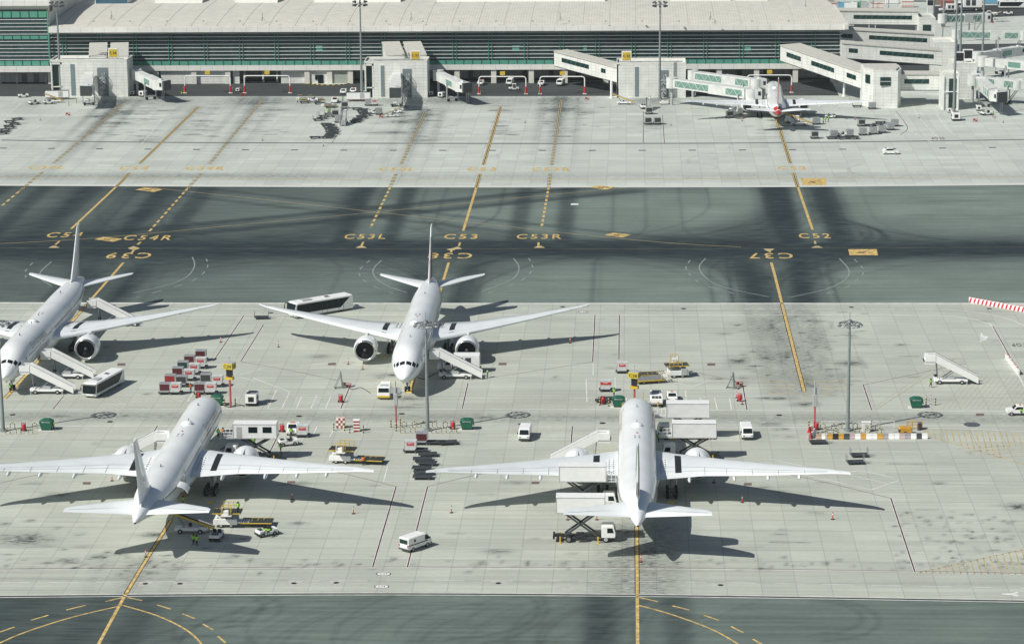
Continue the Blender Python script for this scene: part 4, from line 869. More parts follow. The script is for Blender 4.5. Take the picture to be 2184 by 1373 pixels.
def jetbridge(name,label,a,b_,za,zb,glass=False,cabdir=None,group='passenger boarding bridges',legs=.7,rot=True):
    # a,b_: world xy of the rotunda and of the cab; za,zb floor heights
    t=thing(name,label,'boarding bridge',(a[0],a[1],0),0,group)
    A=Vector((0,0,za)); B=Vector((b_[0]-a[0],b_[1]-a[1],zb)); d=B-A; Lh=math.hypot(d.x,d.y); ang=math.atan2(d.y,d.x)
    M=Matrix.Rotation(ang,4,'Z'); sl=(zb-za)/Lh
    def seg(u0,u1,w_,h_,dz):
        s_,e_=u0*Lh,u1*Lh
        return [[(s_,y,za+sl*s_+z+dz) for y,z in ((-w_/2,0),(w_/2,0),(w_/2,h_),(-w_/2,h_))],[(e_,y,za+sl*e_+z+dz) for y,z in ((-w_/2,0),(w_/2,0),(w_/2,h_),(-w_/2,h_))]]
    if rot:
        c=MB(); c.tube((0,0,za-.3),(0,0,za+3.0),1.75,n=20); c.build('rotunda',BRW,t)
        c=MB(); c.tube((0,0,0),(0,0,za-.3),.42,n=12); c.build('rotunda_column',LIGHTG,t)
    c=MB().loft(seg(.05,.56,2.7,2.7,0),True,False,M); tn=c.build('inner_tunnel',BRW,t)
    c=MB().loft(seg(.5,.95,3.1,3.0,-.15),True,False,M); t2=c.build('outer_tunnel',BRW,t)
    if glass:
        for u0,u1,w_,p_ in ((.07,.5,2.7,tn),(.72,.92,3.1,t2)):
            for sd_ in(-1,1):
                g_=MB(); s_,e_=u0*Lh,u1*Lh; y=sd_*(w_/2+.03)
                g_.quad(M@Vector((s_,y,za+sl*s_+.45)),M@Vector((e_,y,za+sl*e_+.45)),M@Vector((e_,y,za+sl*e_+2.3)),M@Vector((s_,y,za+sl*s_+2.3))); g_.build('tunnel_glazing',mat('pale_green_glass',(.17,.32,.27),.25),p_)
                b2=MB(); n=max(3,int((e_-s_)/1.3))
                for i in range(n):
                    q0=s_+(e_-s_)*i/n; q1=s_+(e_-s_)*(i+1)/n; za_=.4 if i%2 else 2.35; zb_=2.35 if i%2 else .4
                    b2.bar(M@Vector((q0,y+sd_*.05,za+sl*q0+za_)),M@Vector((q1,y+sd_*.05,za+sl*q1+zb_)),.1,.1)
                b2.build('truss_bars',BRW,p_)
    else:
        g_=MB(); s_,e_=.55*Lh,.8*Lh
        for sd_ in(-1,1):
            y=sd_*1.58; g_.quad(M@Vector((s_,y,za+sl*s_+.5)),M@Vector((e_,y,za+sl*e_+.5)),M@Vector((e_,y,za+sl*e_+2.2)),M@Vector((s_,y,za+sl*s_+2.2)))
        g_.build('tunnel_glazing',mat('pale_green_glass',(0,0,0)),t2)
    ca=ang if cabdir is None else R(cabdir); Mc=Matrix.Translation((B.x,B.y,0))@Matrix.Rotation(ca,4,'Z')
    c=MB(); c.tube((0,0,zb-.2),(0,0,zb+2.9),1.8,n=20,M=Mc); cb=c.build('cab_rotunda',BRW,t)
    c=MB(); c.box((1.9,0,zb+1.35),(2.4,3.3,3.0),M=Mc,ch=.12); c.build('cab',BRW,t)
    c=MB(); c.box((3.35,0,zb+1.3),(.7,3.5,3.1),M=Mc); c.build('canopy',DGREY,t)
    c=MB(); c.box((2.2,1.69,zb+1.6),(.8,.06,1.2),M=Mc); c.box((2.2,-1.69,zb+1.6),(.8,.06,1.2),M=Mc); c.build('cab_window',GLASS,t)
    # legs and wheel carriage
    q=legs*Lh; zl=za+sl*q; c=MB()
    for y in(-1.8,1.8): c.box((q,y,(zl+.5+.9)/2),(.35,.35,zl+.5-.9+1.0),M=M)
    c.box((q,0,zl-.3),(.4,4,.35),M=M); c.box((q,0,1.1),(.7,4.2,.4),M=M); lg=c.build('lift_legs',LIGHTG,t)
    c=MB()
    for y in(-1.3,1.3):
        for dx in(-.0,): c.tube(M@Vector((q,y-.3,.55)),M@Vector((q,y+.3,.55)),.55,n=14)
    c.build('wheel_pair',DARK,lg)
    c=MB(); e0=M@Vector((q+2.6,2.3,0)); 
    p0=Mc@Vector((.6,2.0,zb)); p1=Mc@Vector((-2.2,4.2 if zb<6 else 4.6,0.1)); 
    for o_ in (-.35,.35): c.bar((p0.x+o_,p0.y,p0.z),(p1.x+o_,p1.y,p1.z),.1,.22)
    for i in range(1,12): u=i/12; c.bar((p0.x+(p1.x-p0.x)*u-.35,p0.y+(p1.y-p0.y)*u,p0.z*(1-u)),(p0.x+(p1.x-p0.x)*u+.35,p0.y+(p1.y-p0.y)*u,p0.z*(1-u)),.2,.05)
    c.build('service_stair',LIGHTG,t)
    c=MB(); c.box((1.2,0,zb+3.05),(1.0,1.0,.45),M=Mc); c.build('roof_unit',BRW,t)
    return t
def spiral(t,c,h_,turns=2.2,r_=.9):
    b=MB(); N=int(turns*12)
    for i in range(N):
        a=2*math.pi*i/12; a2=a+.5; z=h_*i/N; b.add([(c[0],c[1],z),(c[0]+r_*math.cos(a),c[1]+r_*math.sin(a),z),(c[0]+r_*math.cos(a2),c[1]+r_*math.sin(a2),z),(c[0],c[1],z+.12),(c[0]+r_*math.cos(a),c[1]+r_*math.sin(a),z+.12),(c[0]+r_*math.cos(a2),c[1]+r_*math.sin(a2),z+.12)],[(0,1,2),(3,4,5),(0,1,4,3),(1,2,5,4),(0,2,5,3)])
        b.bar((c[0]+r_*math.cos(a),c[1]+r_*math.sin(a),z+.95),(c[0]+r_*math.cos(a2),c[1]+r_*math.sin(a2),z+.95+h_/N),.06,.3)
    b.tube((c[0],c[1],0),(c[0],c[1],h_+1),.1); b.build('spiral_stair',LIGHTG,t)
def gate_block(s,x0,x1,yf,yb,label,h=11.2,lift=True):
    t=thing('gate_block',label,'building',((x0+x1)/2,yf,0),0,'white clad gate blocks'); cx=(x0+x1)/2
    def X(x): return x-cx
    w_=x1-x0; d=yb-yf; a=w_*.155 if lift else 0
    b=MB(); b.box((X(x0+a+(w_-a)/2),d/2,h/2),(w_-a,d,h)); bd=b.build('wall',TILE,t)
    fr=MB()
    for xx in () if not lift else (x0+.35,x0+a-.35): fr.box((X(xx),.4,h/2),(.55,.6,h))
    if not lift: a=1.0
    fr.box((X(x0+a/2),.4,h-.5),(a,.6,1)); fr.box((X(x0+a/2),.4,3.2),(a,.6,.3)); fr.box((X(x0+a/2),d/2,h-.15),(a,d,.3)); fr.box((X(x0+.3),d/2,h/2),(.4,d,h)); fr.build('lift_frame',TILE,t)
    g_=MB(); g_.box((X(x0+a/2),1.2,h/2-.4),(a-.3,.2,h-1)); g_.build('lift_glazing',TGLASS,t)
    p=MB()
    for yy in (0.1,d-.1): p.box((X((x0+x1)/2),yy,h+.25),(w_,.25,.6))
    for xx in (x0+.1,x1-.1): p.box((X(xx),d/2,h+.25),(.25,d-.5,.6))
    p.build('parapet',PANEL,t)
    pp=MB(); pp.path([(X(x0+a),.5,h+.8),(X(x1)-1,.5,h+.8)],.12); pp.build('roof_pipe',GREYM,t)
    st=MB(); st.box((X(x0+w_*.29),-.06,h*.48),(w_*.055,.1,h*.88)); st.build('stair_window_strip',mat('blue_grey_glass',(.2,.26,.28),.2),t)
    rc=MB(); rc.box((X(x0+w_*.68),-.06,h*.42),(w_*.14,.12,h*.80)); rc.build('stair_recess_shade',mat('recess_shade_grey',(.2,.24,.25),.6),t)  # flat panel on the wall, its grey paints the shade of an open recess
    spiral(t,(X(x0+w_*.68),-1.0,0),h*.6)
    return t,X
def slope_roof(name,label,pts_a,pts_b,w_,h,group='fixed link bridges',windows=True,m_=None,cat='link bridge',top=None):
    # closed link corridor between two world points (front lower edge), pushed back by its width
    a=Vector(pts_a); c=Vector(pts_b); t=thing(name,label,cat,(a.x,a.y,0),0,group)
    d=Vector((c.x-a.x,c.y-a.y,0)); n=Vector((-d.y,d.x,0)).normalized()
    if n.y<0: n=-n
    def P(q,w2,z): v=q-Vector((a.x,a.y,0))+n*w2; return (v.x,v.y,v.z+z)
    b=MB(); b.loft([[P(a,0,0),P(a,w_,0),P(a,w_,h),P(a,0,h)],[P(c,0,0),P(c,w_,0),P(c,w_,h),P(c,0,h)]],True,False); bd=b.build('corridor',m_ or TILE,t)
    b=MB(); e=.25
    b.loft([[P(a,-e,h+.02),P(a,w_+e,h+.02),P(a,w_+e,h+.35),P(a,-e,h+.35)],[P(c,-e,h+.02),P(c,w_+e,h+.02),P(c,w_+e,h+.35),P(c,-e,h+.35)]],True,False); rf_=b.build('roof',ROOFC,t)
    b=MB()
    b.loft([[P(a,-.12,-.12),P(a,.1,-.12),P(a,.1,.08),P(a,-.12,.08)],[P(c,-.12,-.12),P(c,.1,-.12),P(c,.1,.08),P(c,-.12,.08)]],True,False); b.build('lower_trim',DGREY,t)
    if windows:
        for u0,u1 in windows:
            q0=a.lerp(c,u0); q1=a.lerp(c,u1); b=MB(); b.quad(P(q0,-.05,h*.42),P(q1,-.05,h*.42),P(q1,-.05,h*.72),P(q0,-.05,h*.72)); wn=b.build('window_strip',TGLASS,t)
            b=MB(); nb=max(2,int((u1-u0)*d.length/1.9))
            for i in range(1,nb): q=q0.lerp(q1,i/nb); b.bar(P(q,-.1,h*.42),P(q0.lerp(q1,min(1,(i+.4)/nb)),-.1,h*.72),.07,.07)
            b.build('window_bars',GREEN,wn)
    return t
ROOFC=mat('link_roof',(.56,.555,.50),.7,var=.15)
t53,X53=gate_block('C53',-84.4,-64.4,847.8,858.5,'white tiled gate block carrying the middle yellow C 53 sign'); gate_sign(t53,'C 53',(X53(-68.2),2.0,11.3))
t54,X54=gate_block('C54',-185.8,-161.0,852.0,862.5,'white tiled gate block carrying the left yellow C 54 sign',11.4); gate_sign(t54,'C 54',(X54(-165.6),2.0,11.8))
t52,X52=gate_block('C52',-4.3,17.5,846.6,857.5,'white tiled gate block carrying the right yellow C 52 sign',10.6,False); gate_sign(t52,'C 52',(X52(-1.2),2.0,11.0))
for cx_,lab in ((-78,'middle C 53'),(-174.5,'leftmost C 54')):
    for dx,wd_,nn in ((0,6.2,'left'),(7.0,6.0,'right')):
        slope_roof('link_bridge','short %s-hand sloping link roof behind the %s gate block'%(nn,lab),(cx_-3+dx+3.2,858.5,7.6),(cx_-3+dx-.2,877.5,9.6),-wd_ if False else 5.4,4.2,'sloping link roofs behind the gate blocks',False)
# C52 side bridges
slope_roof('link_bridge','sloping white link bridge with green window strips left of the right C 52 block',AY(1182,141,874.0),AY(1318,177,852.0),5.5,4.6,windows=[(.12,.55),(.74,.81)],)
c=thing('bridge_support','white round column under the link bridge left of the right C 52 block','column',G(1304,210)); b=MB(); b.tube((0,0,0),(0,0,5.5),.4); b.tube((0,0,0),(0,0,.3),.7); b.build('column_shaft',WHITE,c)
slope_roof('link_bridge','long sloping white link bridge with three window strips near the right end of the terminal',AY(1664,130,874.0),AY(1838,190,836.0),7.5,4.9,windows=[(.08,.26),(.39,.67),(.82,.93)])
c=thing('bridge_support','white round column under the long sloping bridge near the airliner','column',G(1800,206)); b=MB(); b.tube((0,0,0),(0,0,6.2),.4); b.tube((0,0,0),(0,0,.3),.7); b.build('column_shaft',WHITE,c)
# right tower: five-sided
tw=thing('gate_tower','white tiled angular tower with two square green windows right of the parked airliner','tower',(76,824,0),0,'white clad gate blocks')
pl_=[(71.6-76,829.5-824),(74.4-76,824.2-824),(81.8-76,823.4-824),(83.3-76,829-824),(83.3-76,838-824),(71.6-76,838-824)]
b=MB(); b.loft([[(x,y,0) for x,y in pl_],[(x,y,11.4) for x,y in pl_]],True,False); b.build('wall',TILE,tw)
b=MB(); b.loft([[(x*.9,y*.9+.6,11.42) for x,y in pl_],[(x*.9,y*.9+.6,11.9) for x,y in pl_]],True,False); b.build('roof',ROOFC,tw)
b=MB(); b.box((2.0,-.45,8.2),(3.2,.2,2.6)); b.build('window',TGLASS,tw)
b=MB(); b.box((0,0,0),(2.4,.2,2.6),M=Matrix.Translation((-3.15,2.7,8.6))@Matrix.Rotation(math.atan2(-5.3,2.8),4,'Z')); b.build('window',TGLASS,tw)
b=MB(); b.box((2,-.6,8.2),(3.2,.1,.12)); b.build('window_bar',WHITE,tw)
slope_roof('link_bridge','level white link bridge with one window strip between the angular tower and the next block',AY(1912,193,829.0),AY(2008,193,829.0),6.5,4.8,windows=[(.17,.72)])
def block(label,c0,c1,yb,z1,Y,dep,sign=None,frame=False,name='gate_block'):
    a=AY(c0,yb,Y); c=AY(c1,yb,Y); t=thing(name,label,'building',((a.x+c.x)/2,Y,0),0,'white clad gate blocks'); w_=c.x-a.x
    b=MB(); b.box((0,dep/2,z1/2),(w_,dep,z1)); b.build('wall',TILE,t)
    b=MB()
    for yy in(.1,dep-.1): b.box((0,yy,z1+.25),(w_+.2,.25,.6))
    for xx in(-w_/2+.1,w_/2-.1): b.box((xx,dep/2,z1+.25),(.25,dep-.5,.6))
    b.build('parapet',PANEL,t)
    if sign: gate_sign(t,'',(sign,1.5,z1+.3),True)
    return t,w_
t_,w_=block('white open-framed lift block beside the grey mast on the right',2009,2045,228,10.6,819.5,9); 
b=MB(); b.box((w_*.1,-.08,5.0),(w_*.45,.14,9.2)); b.build('glazing',TGLASS,t_)
b=MB(); b.box((-w_*.45,-.2,5.2),(.5,.5,10.4)); b.box((w_*.42,-.2,5.2),(.4,.5,10.4)); b.box((0,-.2,5.6),(w_*.9,.4,.3)); b.build('frame',WHITE,t_)
t_,w_=block('white block with two black sign panels in front of the far bridges',2030,2082,195,10.8,842.0,12,sign=-1.6); gate_sign(t_,'',(1.6,6,11.3),True)
t_,w_=block('white block at the end of the second level bridge',1992,2038,140,10.8,893.0,14)
t_,w_=block('white block with square window and tall black sign panel at the upper right',1960,1994,88,11.2,958.0,14,sign=.0); b=MB(); b.box((-.2,-.1,8),(2.8,.2,2.6)); b.build('window',TGLASS,t_)
slope_roof('link_bridge','upper level link bridge with one long window strip below the roof corner',AY(1775,112-20,917.0),AY(1992,104,917.0),7.0,4.6,windows=[(.06,.20),(.36,.93)])
slope_roof('link_bridge','middle level link bridge with a long sloping window strip',AY(1795,124,872.0),AY(2008,140,872.0),7.0,4.6,windows=[(.07,.16),(.38,.92)])
slope_roof('link_bridge','farthest level link bridge with long dark window strip at the top right',AY(1790,52,965.0),AY(1958,54,965.0),8.0,4.6,windows=[(.18,.92)])
# boarding bridges
def JB(lab,pa,pb,za,zb,glass=False,cab=None,legs=.7,rot=True):
    a=G(pa[0],pa[1],za); b_=G(pb[0],pb[1],zb); return jetbridge('boarding_bridge',lab,(a.x,a.y),(b_.x,b_.y),za,zb,glass,cab,'passenger boarding bridges',legs,rot)
JB('white boarding bridge descending to the right of the left C 54 block',(292,168),(338,190),5.2,4.4,cab=-30,legs=.62)
JB('short boarding bridge pointing straight out from the left C 54 block',(190,170),(188,200),5.5,4.6,cab=-90,legs=.75,rot=False)
JB('white boarding bridge descending to the right of the middle C 53 block',(935,170),(983,194),5.2,4.4,cab=-50,legs=.62)
JB('short boarding bridge pointing straight out from the middle C 53 block',(846,170),(845,204),5.5,4.6,cab=-90,legs=.75,rot=False)
JB('long glass-sided boarding bridge reaching the nose of the red-tailed airliner',(1433,186),(1602,210),5.6,4.8,True,cab=10,legs=.88)
JB('second glass-sided boarding bridge behind the first one at the red-tailed airliner',(1478,170),(1612,188),5.6,5.0,True,cab=20,legs=.85)
JB('glass-sided boarding bridge with a round cab beside the right-hand mast',(2070,165),(2122,214),5.6,4.6,True,cab=-60,legs=.6)
JB('boarding bridge with green glass running off the right edge',(2075,180),(2170,190),5.6,4.8,True,cab=0,legs=.8)
JB('upper boarding bridge with long green glazed tunnel at the right edge',(2040,82),(2180,84),6.0,5.4,True,cab=10,legs=.62)
JB('farthest boarding bridge between the two far masts',(2010,48),(2094,46),6.0,5.4,True,cab=10,legs=.75)
JB('pale boarding bridge tunnel behind the twin yellow stand lights at the right',(2096,140),(2200,150),6.0,5.4,False,cab=0,legs=.5)
JB('boarding bridge with white cab and three dark windows near the right edge',(2085,130),(2165,118),6.0,5.4,False,cab=30,legs=.6)
# ---- height gantries over the terminal road
def gantry(label,c0,c1,yb,h=5.6,base=None):
    a=G(c0,yb); b_=G(c1,yb); t=thing('height_gantry',label,'gantry',((a.x+b_.x)/2,(a.y+b_.y)/2,0),0,'white pipe height gantries'); hw=(b_.x-a.x)/2; dy=(b_.y-a.y)/2
    c=MB(); c.path([(-hw,-dy,2.4),(-hw,-dy,h-.7),(-hw+.25,-dy,h-.2),(-hw+.8,-dy,h)],.18,8); c.tube((-hw+.8,-dy,h),(hw-.8,dy,h),.18); c.path([(hw-.8,dy,h),(hw-.25,dy,h-.2),(hw,dy,h-.7),(hw,dy,2.4)],.18,8); c.build('pipe_frame',WHITE,t)
    for s,d in ((-hw,-dy),(hw,dy)): c=MB(); c.tube((s,d,.1),(s,d,2.4),.3); c.build('red_post',RED,t); c=MB(); c.box((s,d,.12),(1.2,1.0,.24)); c.build('footing',PANEL,t)
    c=MB(); c.box((0,.5,h+1.0),(1.6,.8,1.1)); c.build('yellow_sign',YELLOW,t); c=MB(); c.box((0,.5,h+.2),(.3,.3,.6)); c.build('sign_post',WHITE,t)
    return t
gantry('white pipe height gantry nearest the left C 54 block',395,492,199); gantry('white pipe height gantry in front of the dark open bay',522,619,199); gantry('white pipe height gantry in front of the parked vans',1022,1122,201)
gantry('white pipe height gantry beside the sloping bridge',1152,1247,201); gantry('white pipe height gantry behind the red-tailed airliner',1594,1688,198)
# ---- masts
def mast_small(label,x,y,h):
    t=thing('light_mast',label,'light mast',G(x,y),0,'tall grey floodlight masts')
    c=MB(); c.tube((0,0,0),(0,0,h),.46,.2,12); c.tube((0,0,0),(0,0,.5),.7,.7,12); c.build('pole',POLE,t)
    hd=MB(); hd.tube((0,0,h-.4),(0,0,h+1.0),.3)
    for k in range(8):
        a=k*math.pi/4; hd.bar((0,0,h+.4),(2.0*math.cos(a),2.0*math.sin(a),h),.12,.12)
    hh=hd.build('head_frame',GREYM,t)
    for k in range(8):
        a=k*math.pi/4; c=MB(); c.box((2.1*math.cos(a),2.1*math.sin(a),h-.15),(.65,.65,.5),rz=a); c.box((2.1*math.cos(a+.1),2.1*math.sin(a+.1),h+.9),(.5,.5,.45),rz=a); c.build('floodlight',DGREY,hh)
    c=MB(); c.box((.7,0,1.4),(.5,.8,1.6)); c.build('control_box',LIGHTG,t)
    return t
mast_small('grey floodlight mast at the left C 54 block',130,206,29.2); mast_small('grey floodlight mast at the middle C 53 block',772,208,29.5); mast_small('grey floodlight mast at the right C 52 block',1407,212,29.5)
mast_small('grey mast in front of the lift block on the right',2034,252,38); mast_small('grey mast just behind the front right mast',2046,190,38); mast_small('grey mast rising by the right-hand boarding bridges',2094,164,34)
mast_small('thin grey mast far behind the bridges at upper right',2012,58,30); mast_small('short grey mast between the two black sign panels',1990,95,24)
def mast_ring(label,x,y,h,seed=0):
    t=thing('floodlight_mast',label,'light mast',G(x,y),0,'floodlight masts with round heads')
    c=MB(); c.tube((0,0,0),(0,0,h+.3),.34,.17,14); c.tube((0,0,0),(0,0,.35),.7,.7,14); c.build('pole',POLE,t)
    hd=MB(); N=24
    for rr in (1.85,1.0):
        for k in range(N): a=2*math.pi*k/N; a2=2*math.pi*(k+1)/N; hd.bar((rr*math.cos(a),rr*math.sin(a),h-.15),(rr*math.cos(a2),rr*math.sin(a2),h-.15),.09,.12)
    for k in range(6): a=k*math.pi/3; hd.bar((0,0,h+.1),(1.85*math.cos(a),1.85*math.sin(a),h-.15),.1,.12)
    hd.tube((0,0,h),(0,0,h+.5),.5,.35); hh=hd.build('head_ring',STEEL,t)
    for k in range(14):
        a=2*math.pi*k/14; c=MB(); M=Matrix.Translation((1.95*math.cos(a),1.95*math.sin(a),h-.35))@Matrix.Rotation(a,4,'Z')@Matrix.Rotation(R(20),4,'Y'); c.box((0,0,0),(.62,.58,.26),M=M,ch=.05); c.build('floodlight',LIGHTG if k%2 else STEEL,hh)
    c=MB(); c.tube((0,0,h+.5),(0,0,h+1.9),.05); c.build('lightning_rod',GREYM,t)
    return t
mast_ring('grey mast with round floodlight head rising in front of the centre airliner',912,918,19.2); mast_ring('grey mast with round floodlight head on the striped barrier island',1808,918,19.2); mast_ring('grey mast shaft at the left edge by the hoop rails',7,919,19.6)
# ================================================================ VEHICLES AND EQUIPMENT  (local +x is forward, +z up, origin on the ground)
def wheel(t,x,y,r,w_=.28,parent=None,rim=LIGHTG):
    c=MB(); c.lathe([(r*.62,-w_/2),(r*.94,-w_/2),(r,-w_*.3),(r,w_*.3),(r*.94,w_/2),(r*.62,w_/2)],(x,y,r),'y',18); o=c.build('wheel',DARK,parent or t)
    c=MB(); c.lathe([(r*.58,-w_/2-.015),(r*.5,w_/2+.015)],(x,y,r),'y',12); c.build('rim',rim,o); return o
def wheels(t,xs,hw,r,w_=.28,rim=LIGHTG):
    for x in xs:
        for s in(-1,1): wheel(t,x,s*hw,r,w_,rim=rim)
def Bx(t,name,m_,c,d,ch=0.0,rz=0):
    b=MB(); b.box(c,d,rz,ch=ch); return b.build(name,m_,t)
def mk_van(label,kind='van'):
    t=thing('van',label,'van'); L_=4.9; hw=.95
    p=[(-2.42,.38),(2.3,.38),(2.45,.62),(2.42,1.02),(2.18,1.18),(1.55,1.95),(1.3,2.08),(-2.25,2.1),(-2.42,1.98),(-2.46,.8)]
    b=MB(); b.prism(p,-hw,hw,.09,smooth=False); bd=b.build('body',WHITE,t)
    b=MB(); b.add([(2.20,-.80,1.22),(2.20,.80,1.22),(1.63,.74,1.92),(1.63,-.74,1.92)],[(0,1,2,3)],M=Matrix.Translation((.03,0,.01))); b.build('windscreen',GLASS,bd)
    b=MB()
    for s in(-1,1): b.add([(1.95,s*(hw+.012),1.18),(1.0,s*(hw+.012),1.18),(1.0,s*(hw+.012),1.85),(1.5,s*(hw+.012),1.85)],[(0,1,2,3)])
    b.build('side_window',GLASS,bd)
    b=MB(); b.box((-2.47,0,1.55),(.03,1.5,.62)); b.build('rear_window',TGLASS,bd)
    b=MB(); b.box((-2.5,0,.45),(.12,1.8,.22)); b.box((2.44,0,.45),(.14,1.8,.22)); b.build('bumper',DGREY,bd)
    for s in(-1,1): Bx(bd,'headlight',CHROME,(2.44,s*.68,.85),(.06,.32,.2)); Bx(bd,'tail_light',RED,(-2.48,s*.82,.95),(.06,.16,.4)); Bx(bd,'mirror',DGREY,(1.85,s*1.1,1.35),(.12,.22,.28))
    wheels(t,(-1.45,1.5),.84,.34,.24); return t
def mk_stripevan(label):
    t=mk_van(label); b=MB()
    for s in(-1,1): b.box((-.4,s*.962,1.02),(3.9,.02,.14)); b.box((-1.1,s*.963,1.55),(.36,.02,.36))
    b.build('side_stripe',MAROON,t); return t
def mk_car(label,suv=False,m_=None):
    t=thing('car',label,'car'); hw=.9; h=.28 if suv else 0
    p=[(-2.15,.35),(2.1,.35),(2.25,.6),(2.2,.86+h*.4),(1.15,1.0+h*.6),(.45,1.45+h),(-.9,1.5+h),(-1.75,1.12+h*.9 if not suv else 1.45),(-2.2,1.0+h*.6)]
    b=MB(); b.prism(p,-hw,hw,.08); bd=b.build('body',m_ or WHITE,t)
    b=MB(); b.add([(1.14,-.74,1.02+h*.6),(1.14,.74,1.02+h*.6),(.5,.64,1.43+h),(.5,-.64,1.43+h)],[(0,1,2,3)],M=Matrix.Translation((.03,0,.02))); b.build('windscreen',GLASS,bd)
    b=MB(); b.add([(-1.83,-.7,1.08+h*.8),(-1.83,.7,1.08+h*.8),(-1.0,.62,1.47+h),(-1.0,-.62,1.47+h)],[(0,3,2,1)],M=Matrix.Translation((-.06,0,.03))); b.build('rear_window',GLASS,bd)
    b=MB()
    for s in(-1,1): b.add([(.95,s*(hw+.01),1.0+h*.6),(-1.55,s*(hw+.01),1.0+h*.6),(-.95,s*(hw+.01),1.38+h),(.42,s*(hw+.01),1.38+h)],[(0,1,2,3)])
    b.build('side_window',GLASS,bd)
    for s in(-1,1): Bx(bd,'headlight',CHROME,(2.21,s*.65,.75),(.06,.34,.16)); Bx(bd,'tail_light',RED,(-2.2,s*.68,.85),(.06,.3,.16)); Bx(bd,'mirror',m_ or WHITE,(.85,s*1.02,1.05+h*.6),(.12,.2,.14))
    Bx(t,'light_bar',ORANGE,(-.2,0,1.56+h),(.2,.5,.1))
    wheels(t,(-1.35,1.35),.8,.33,.22); return t
def mk_suv(label): return mk_car(label,True)
def mk_pickup(label):
    t=thing('pickup_truck',label,'pickup truck'); hw=.92
    p=[(-.5,.45),(2.45,.45),(2.55,.7),(2.5,1.05),(1.35,1.15),(.75,1.75),(-.4,1.78),(-.5,1.6)]
    b=MB(); b.prism(p,-hw,hw,.08); bd=b.build('cab',WHITE,t)
    b=MB(); b.box((-1.6,0,.62),(2.2,1.84,.3)); 
    for s in(-1,1): b.box((-1.6,s*.88,.95),(2.2,.1,.4))
    b.box((-2.68,0,.95),(.08,1.84,.4)); b.build('load_bed',WHITE,t)
    b=MB(); b.add([(1.36,-.76,1.18),(1.36,.76,1.18),(.8,.66,1.7),(.8,-.66,1.7)],[(0,1,2,3)],M=Matrix.Translation((.03,0,.02))); b.build('windscreen',GLASS,bd)
    b=MB()
    for s in(-1,1): b.add([(1.2,s*(hw+.01),1.15),(-.35,s*(hw+.01),1.15),(-.3,s*(hw+.01),1.65),(.7,s*(hw+.01),1.65)],[(0,1,2,3)])
    b.build('side_window',GLASS,bd); Bx(bd,'light_bar',ORANGE,(.1,0,1.84),(.25,.9,.12))
    wheels(t,(-1.6,1.65),.82,.38,.26); return t
def mk_bus(label,L_=13.6):
    t=thing('apron_bus',label,'bus'); hw=1.5; a=L_/2; h=3.1
    p=[(-a,.35),(a-.25,.35),(a,.6),(a+.02,1.2),(a-.18,2.6),(a-.5,3.0),(a-.9,h),(-a+.2,h),(-a,h-.2)]
    b=MB(); b.prism(p,-hw,hw,.12); bd=b.build('body',WHITE,t)
    b=MB(); b.prism([(a+.04,.95),(a+.05,1.25),(a-.14,2.65),(a-.34,2.9),(a-.5,2.75),(a-.5,1.0)],-hw+.06,hw-.06,.05); b.build('windscreen',GLASS,bd)
    b=MB()
    for s in(-1,1): b.add([(a-.7,s*(hw+.015),2.75),(a-.4,s*(hw+.015),1.0),(-a+3.0,s*(hw+.015),.95),(-a+.8,s*(hw+.015),2.75)],[(0,1,2,3)])
    b.build('side_glass',GLASS,bd)
    b=MB()
    for s in(-1,1):
        for x in (a-2.5,.4,-a+3.4): b.box((x,s*(hw+.02),1.45),(.05,.02,2.0)); b.box((x-1.1,s*(hw+.02),1.45),(.05,.02,2.0))
    b.build('door_frames',DGREY,bd)
    b=MB(); b.box((a-3.5,0,h+.1),(2.2,1.5,.2)); b.box((-1.5,0,h+.06),(1.2,.9,.12)); b.build('roof_unit',LIGHTG,bd)
    Bx(bd,'roof_hatch',BLACK,(-1.5,0,h+.14),(.8,.6,.05))
    for s in(-1,1): 
        b=MB(); b.path([(a-.4,s*1.4,2.7),(a+.25,s*1.55,2.75),(a+.35,s*1.6,2.2)],.06); b.box((a+.36,s*1.62,2.0),(.12,.22,.5)); b.build('mirror',BLACK,bd); Bx(bd,'headlight',CHROME,(a+.02,s*1.05,.72),(.08,.4,.2))
    wheels(t,(-a+2.6,a-2.7),1.32,.48,.3); return t
def mk_coach(label): return mk_bus(label,11.5)
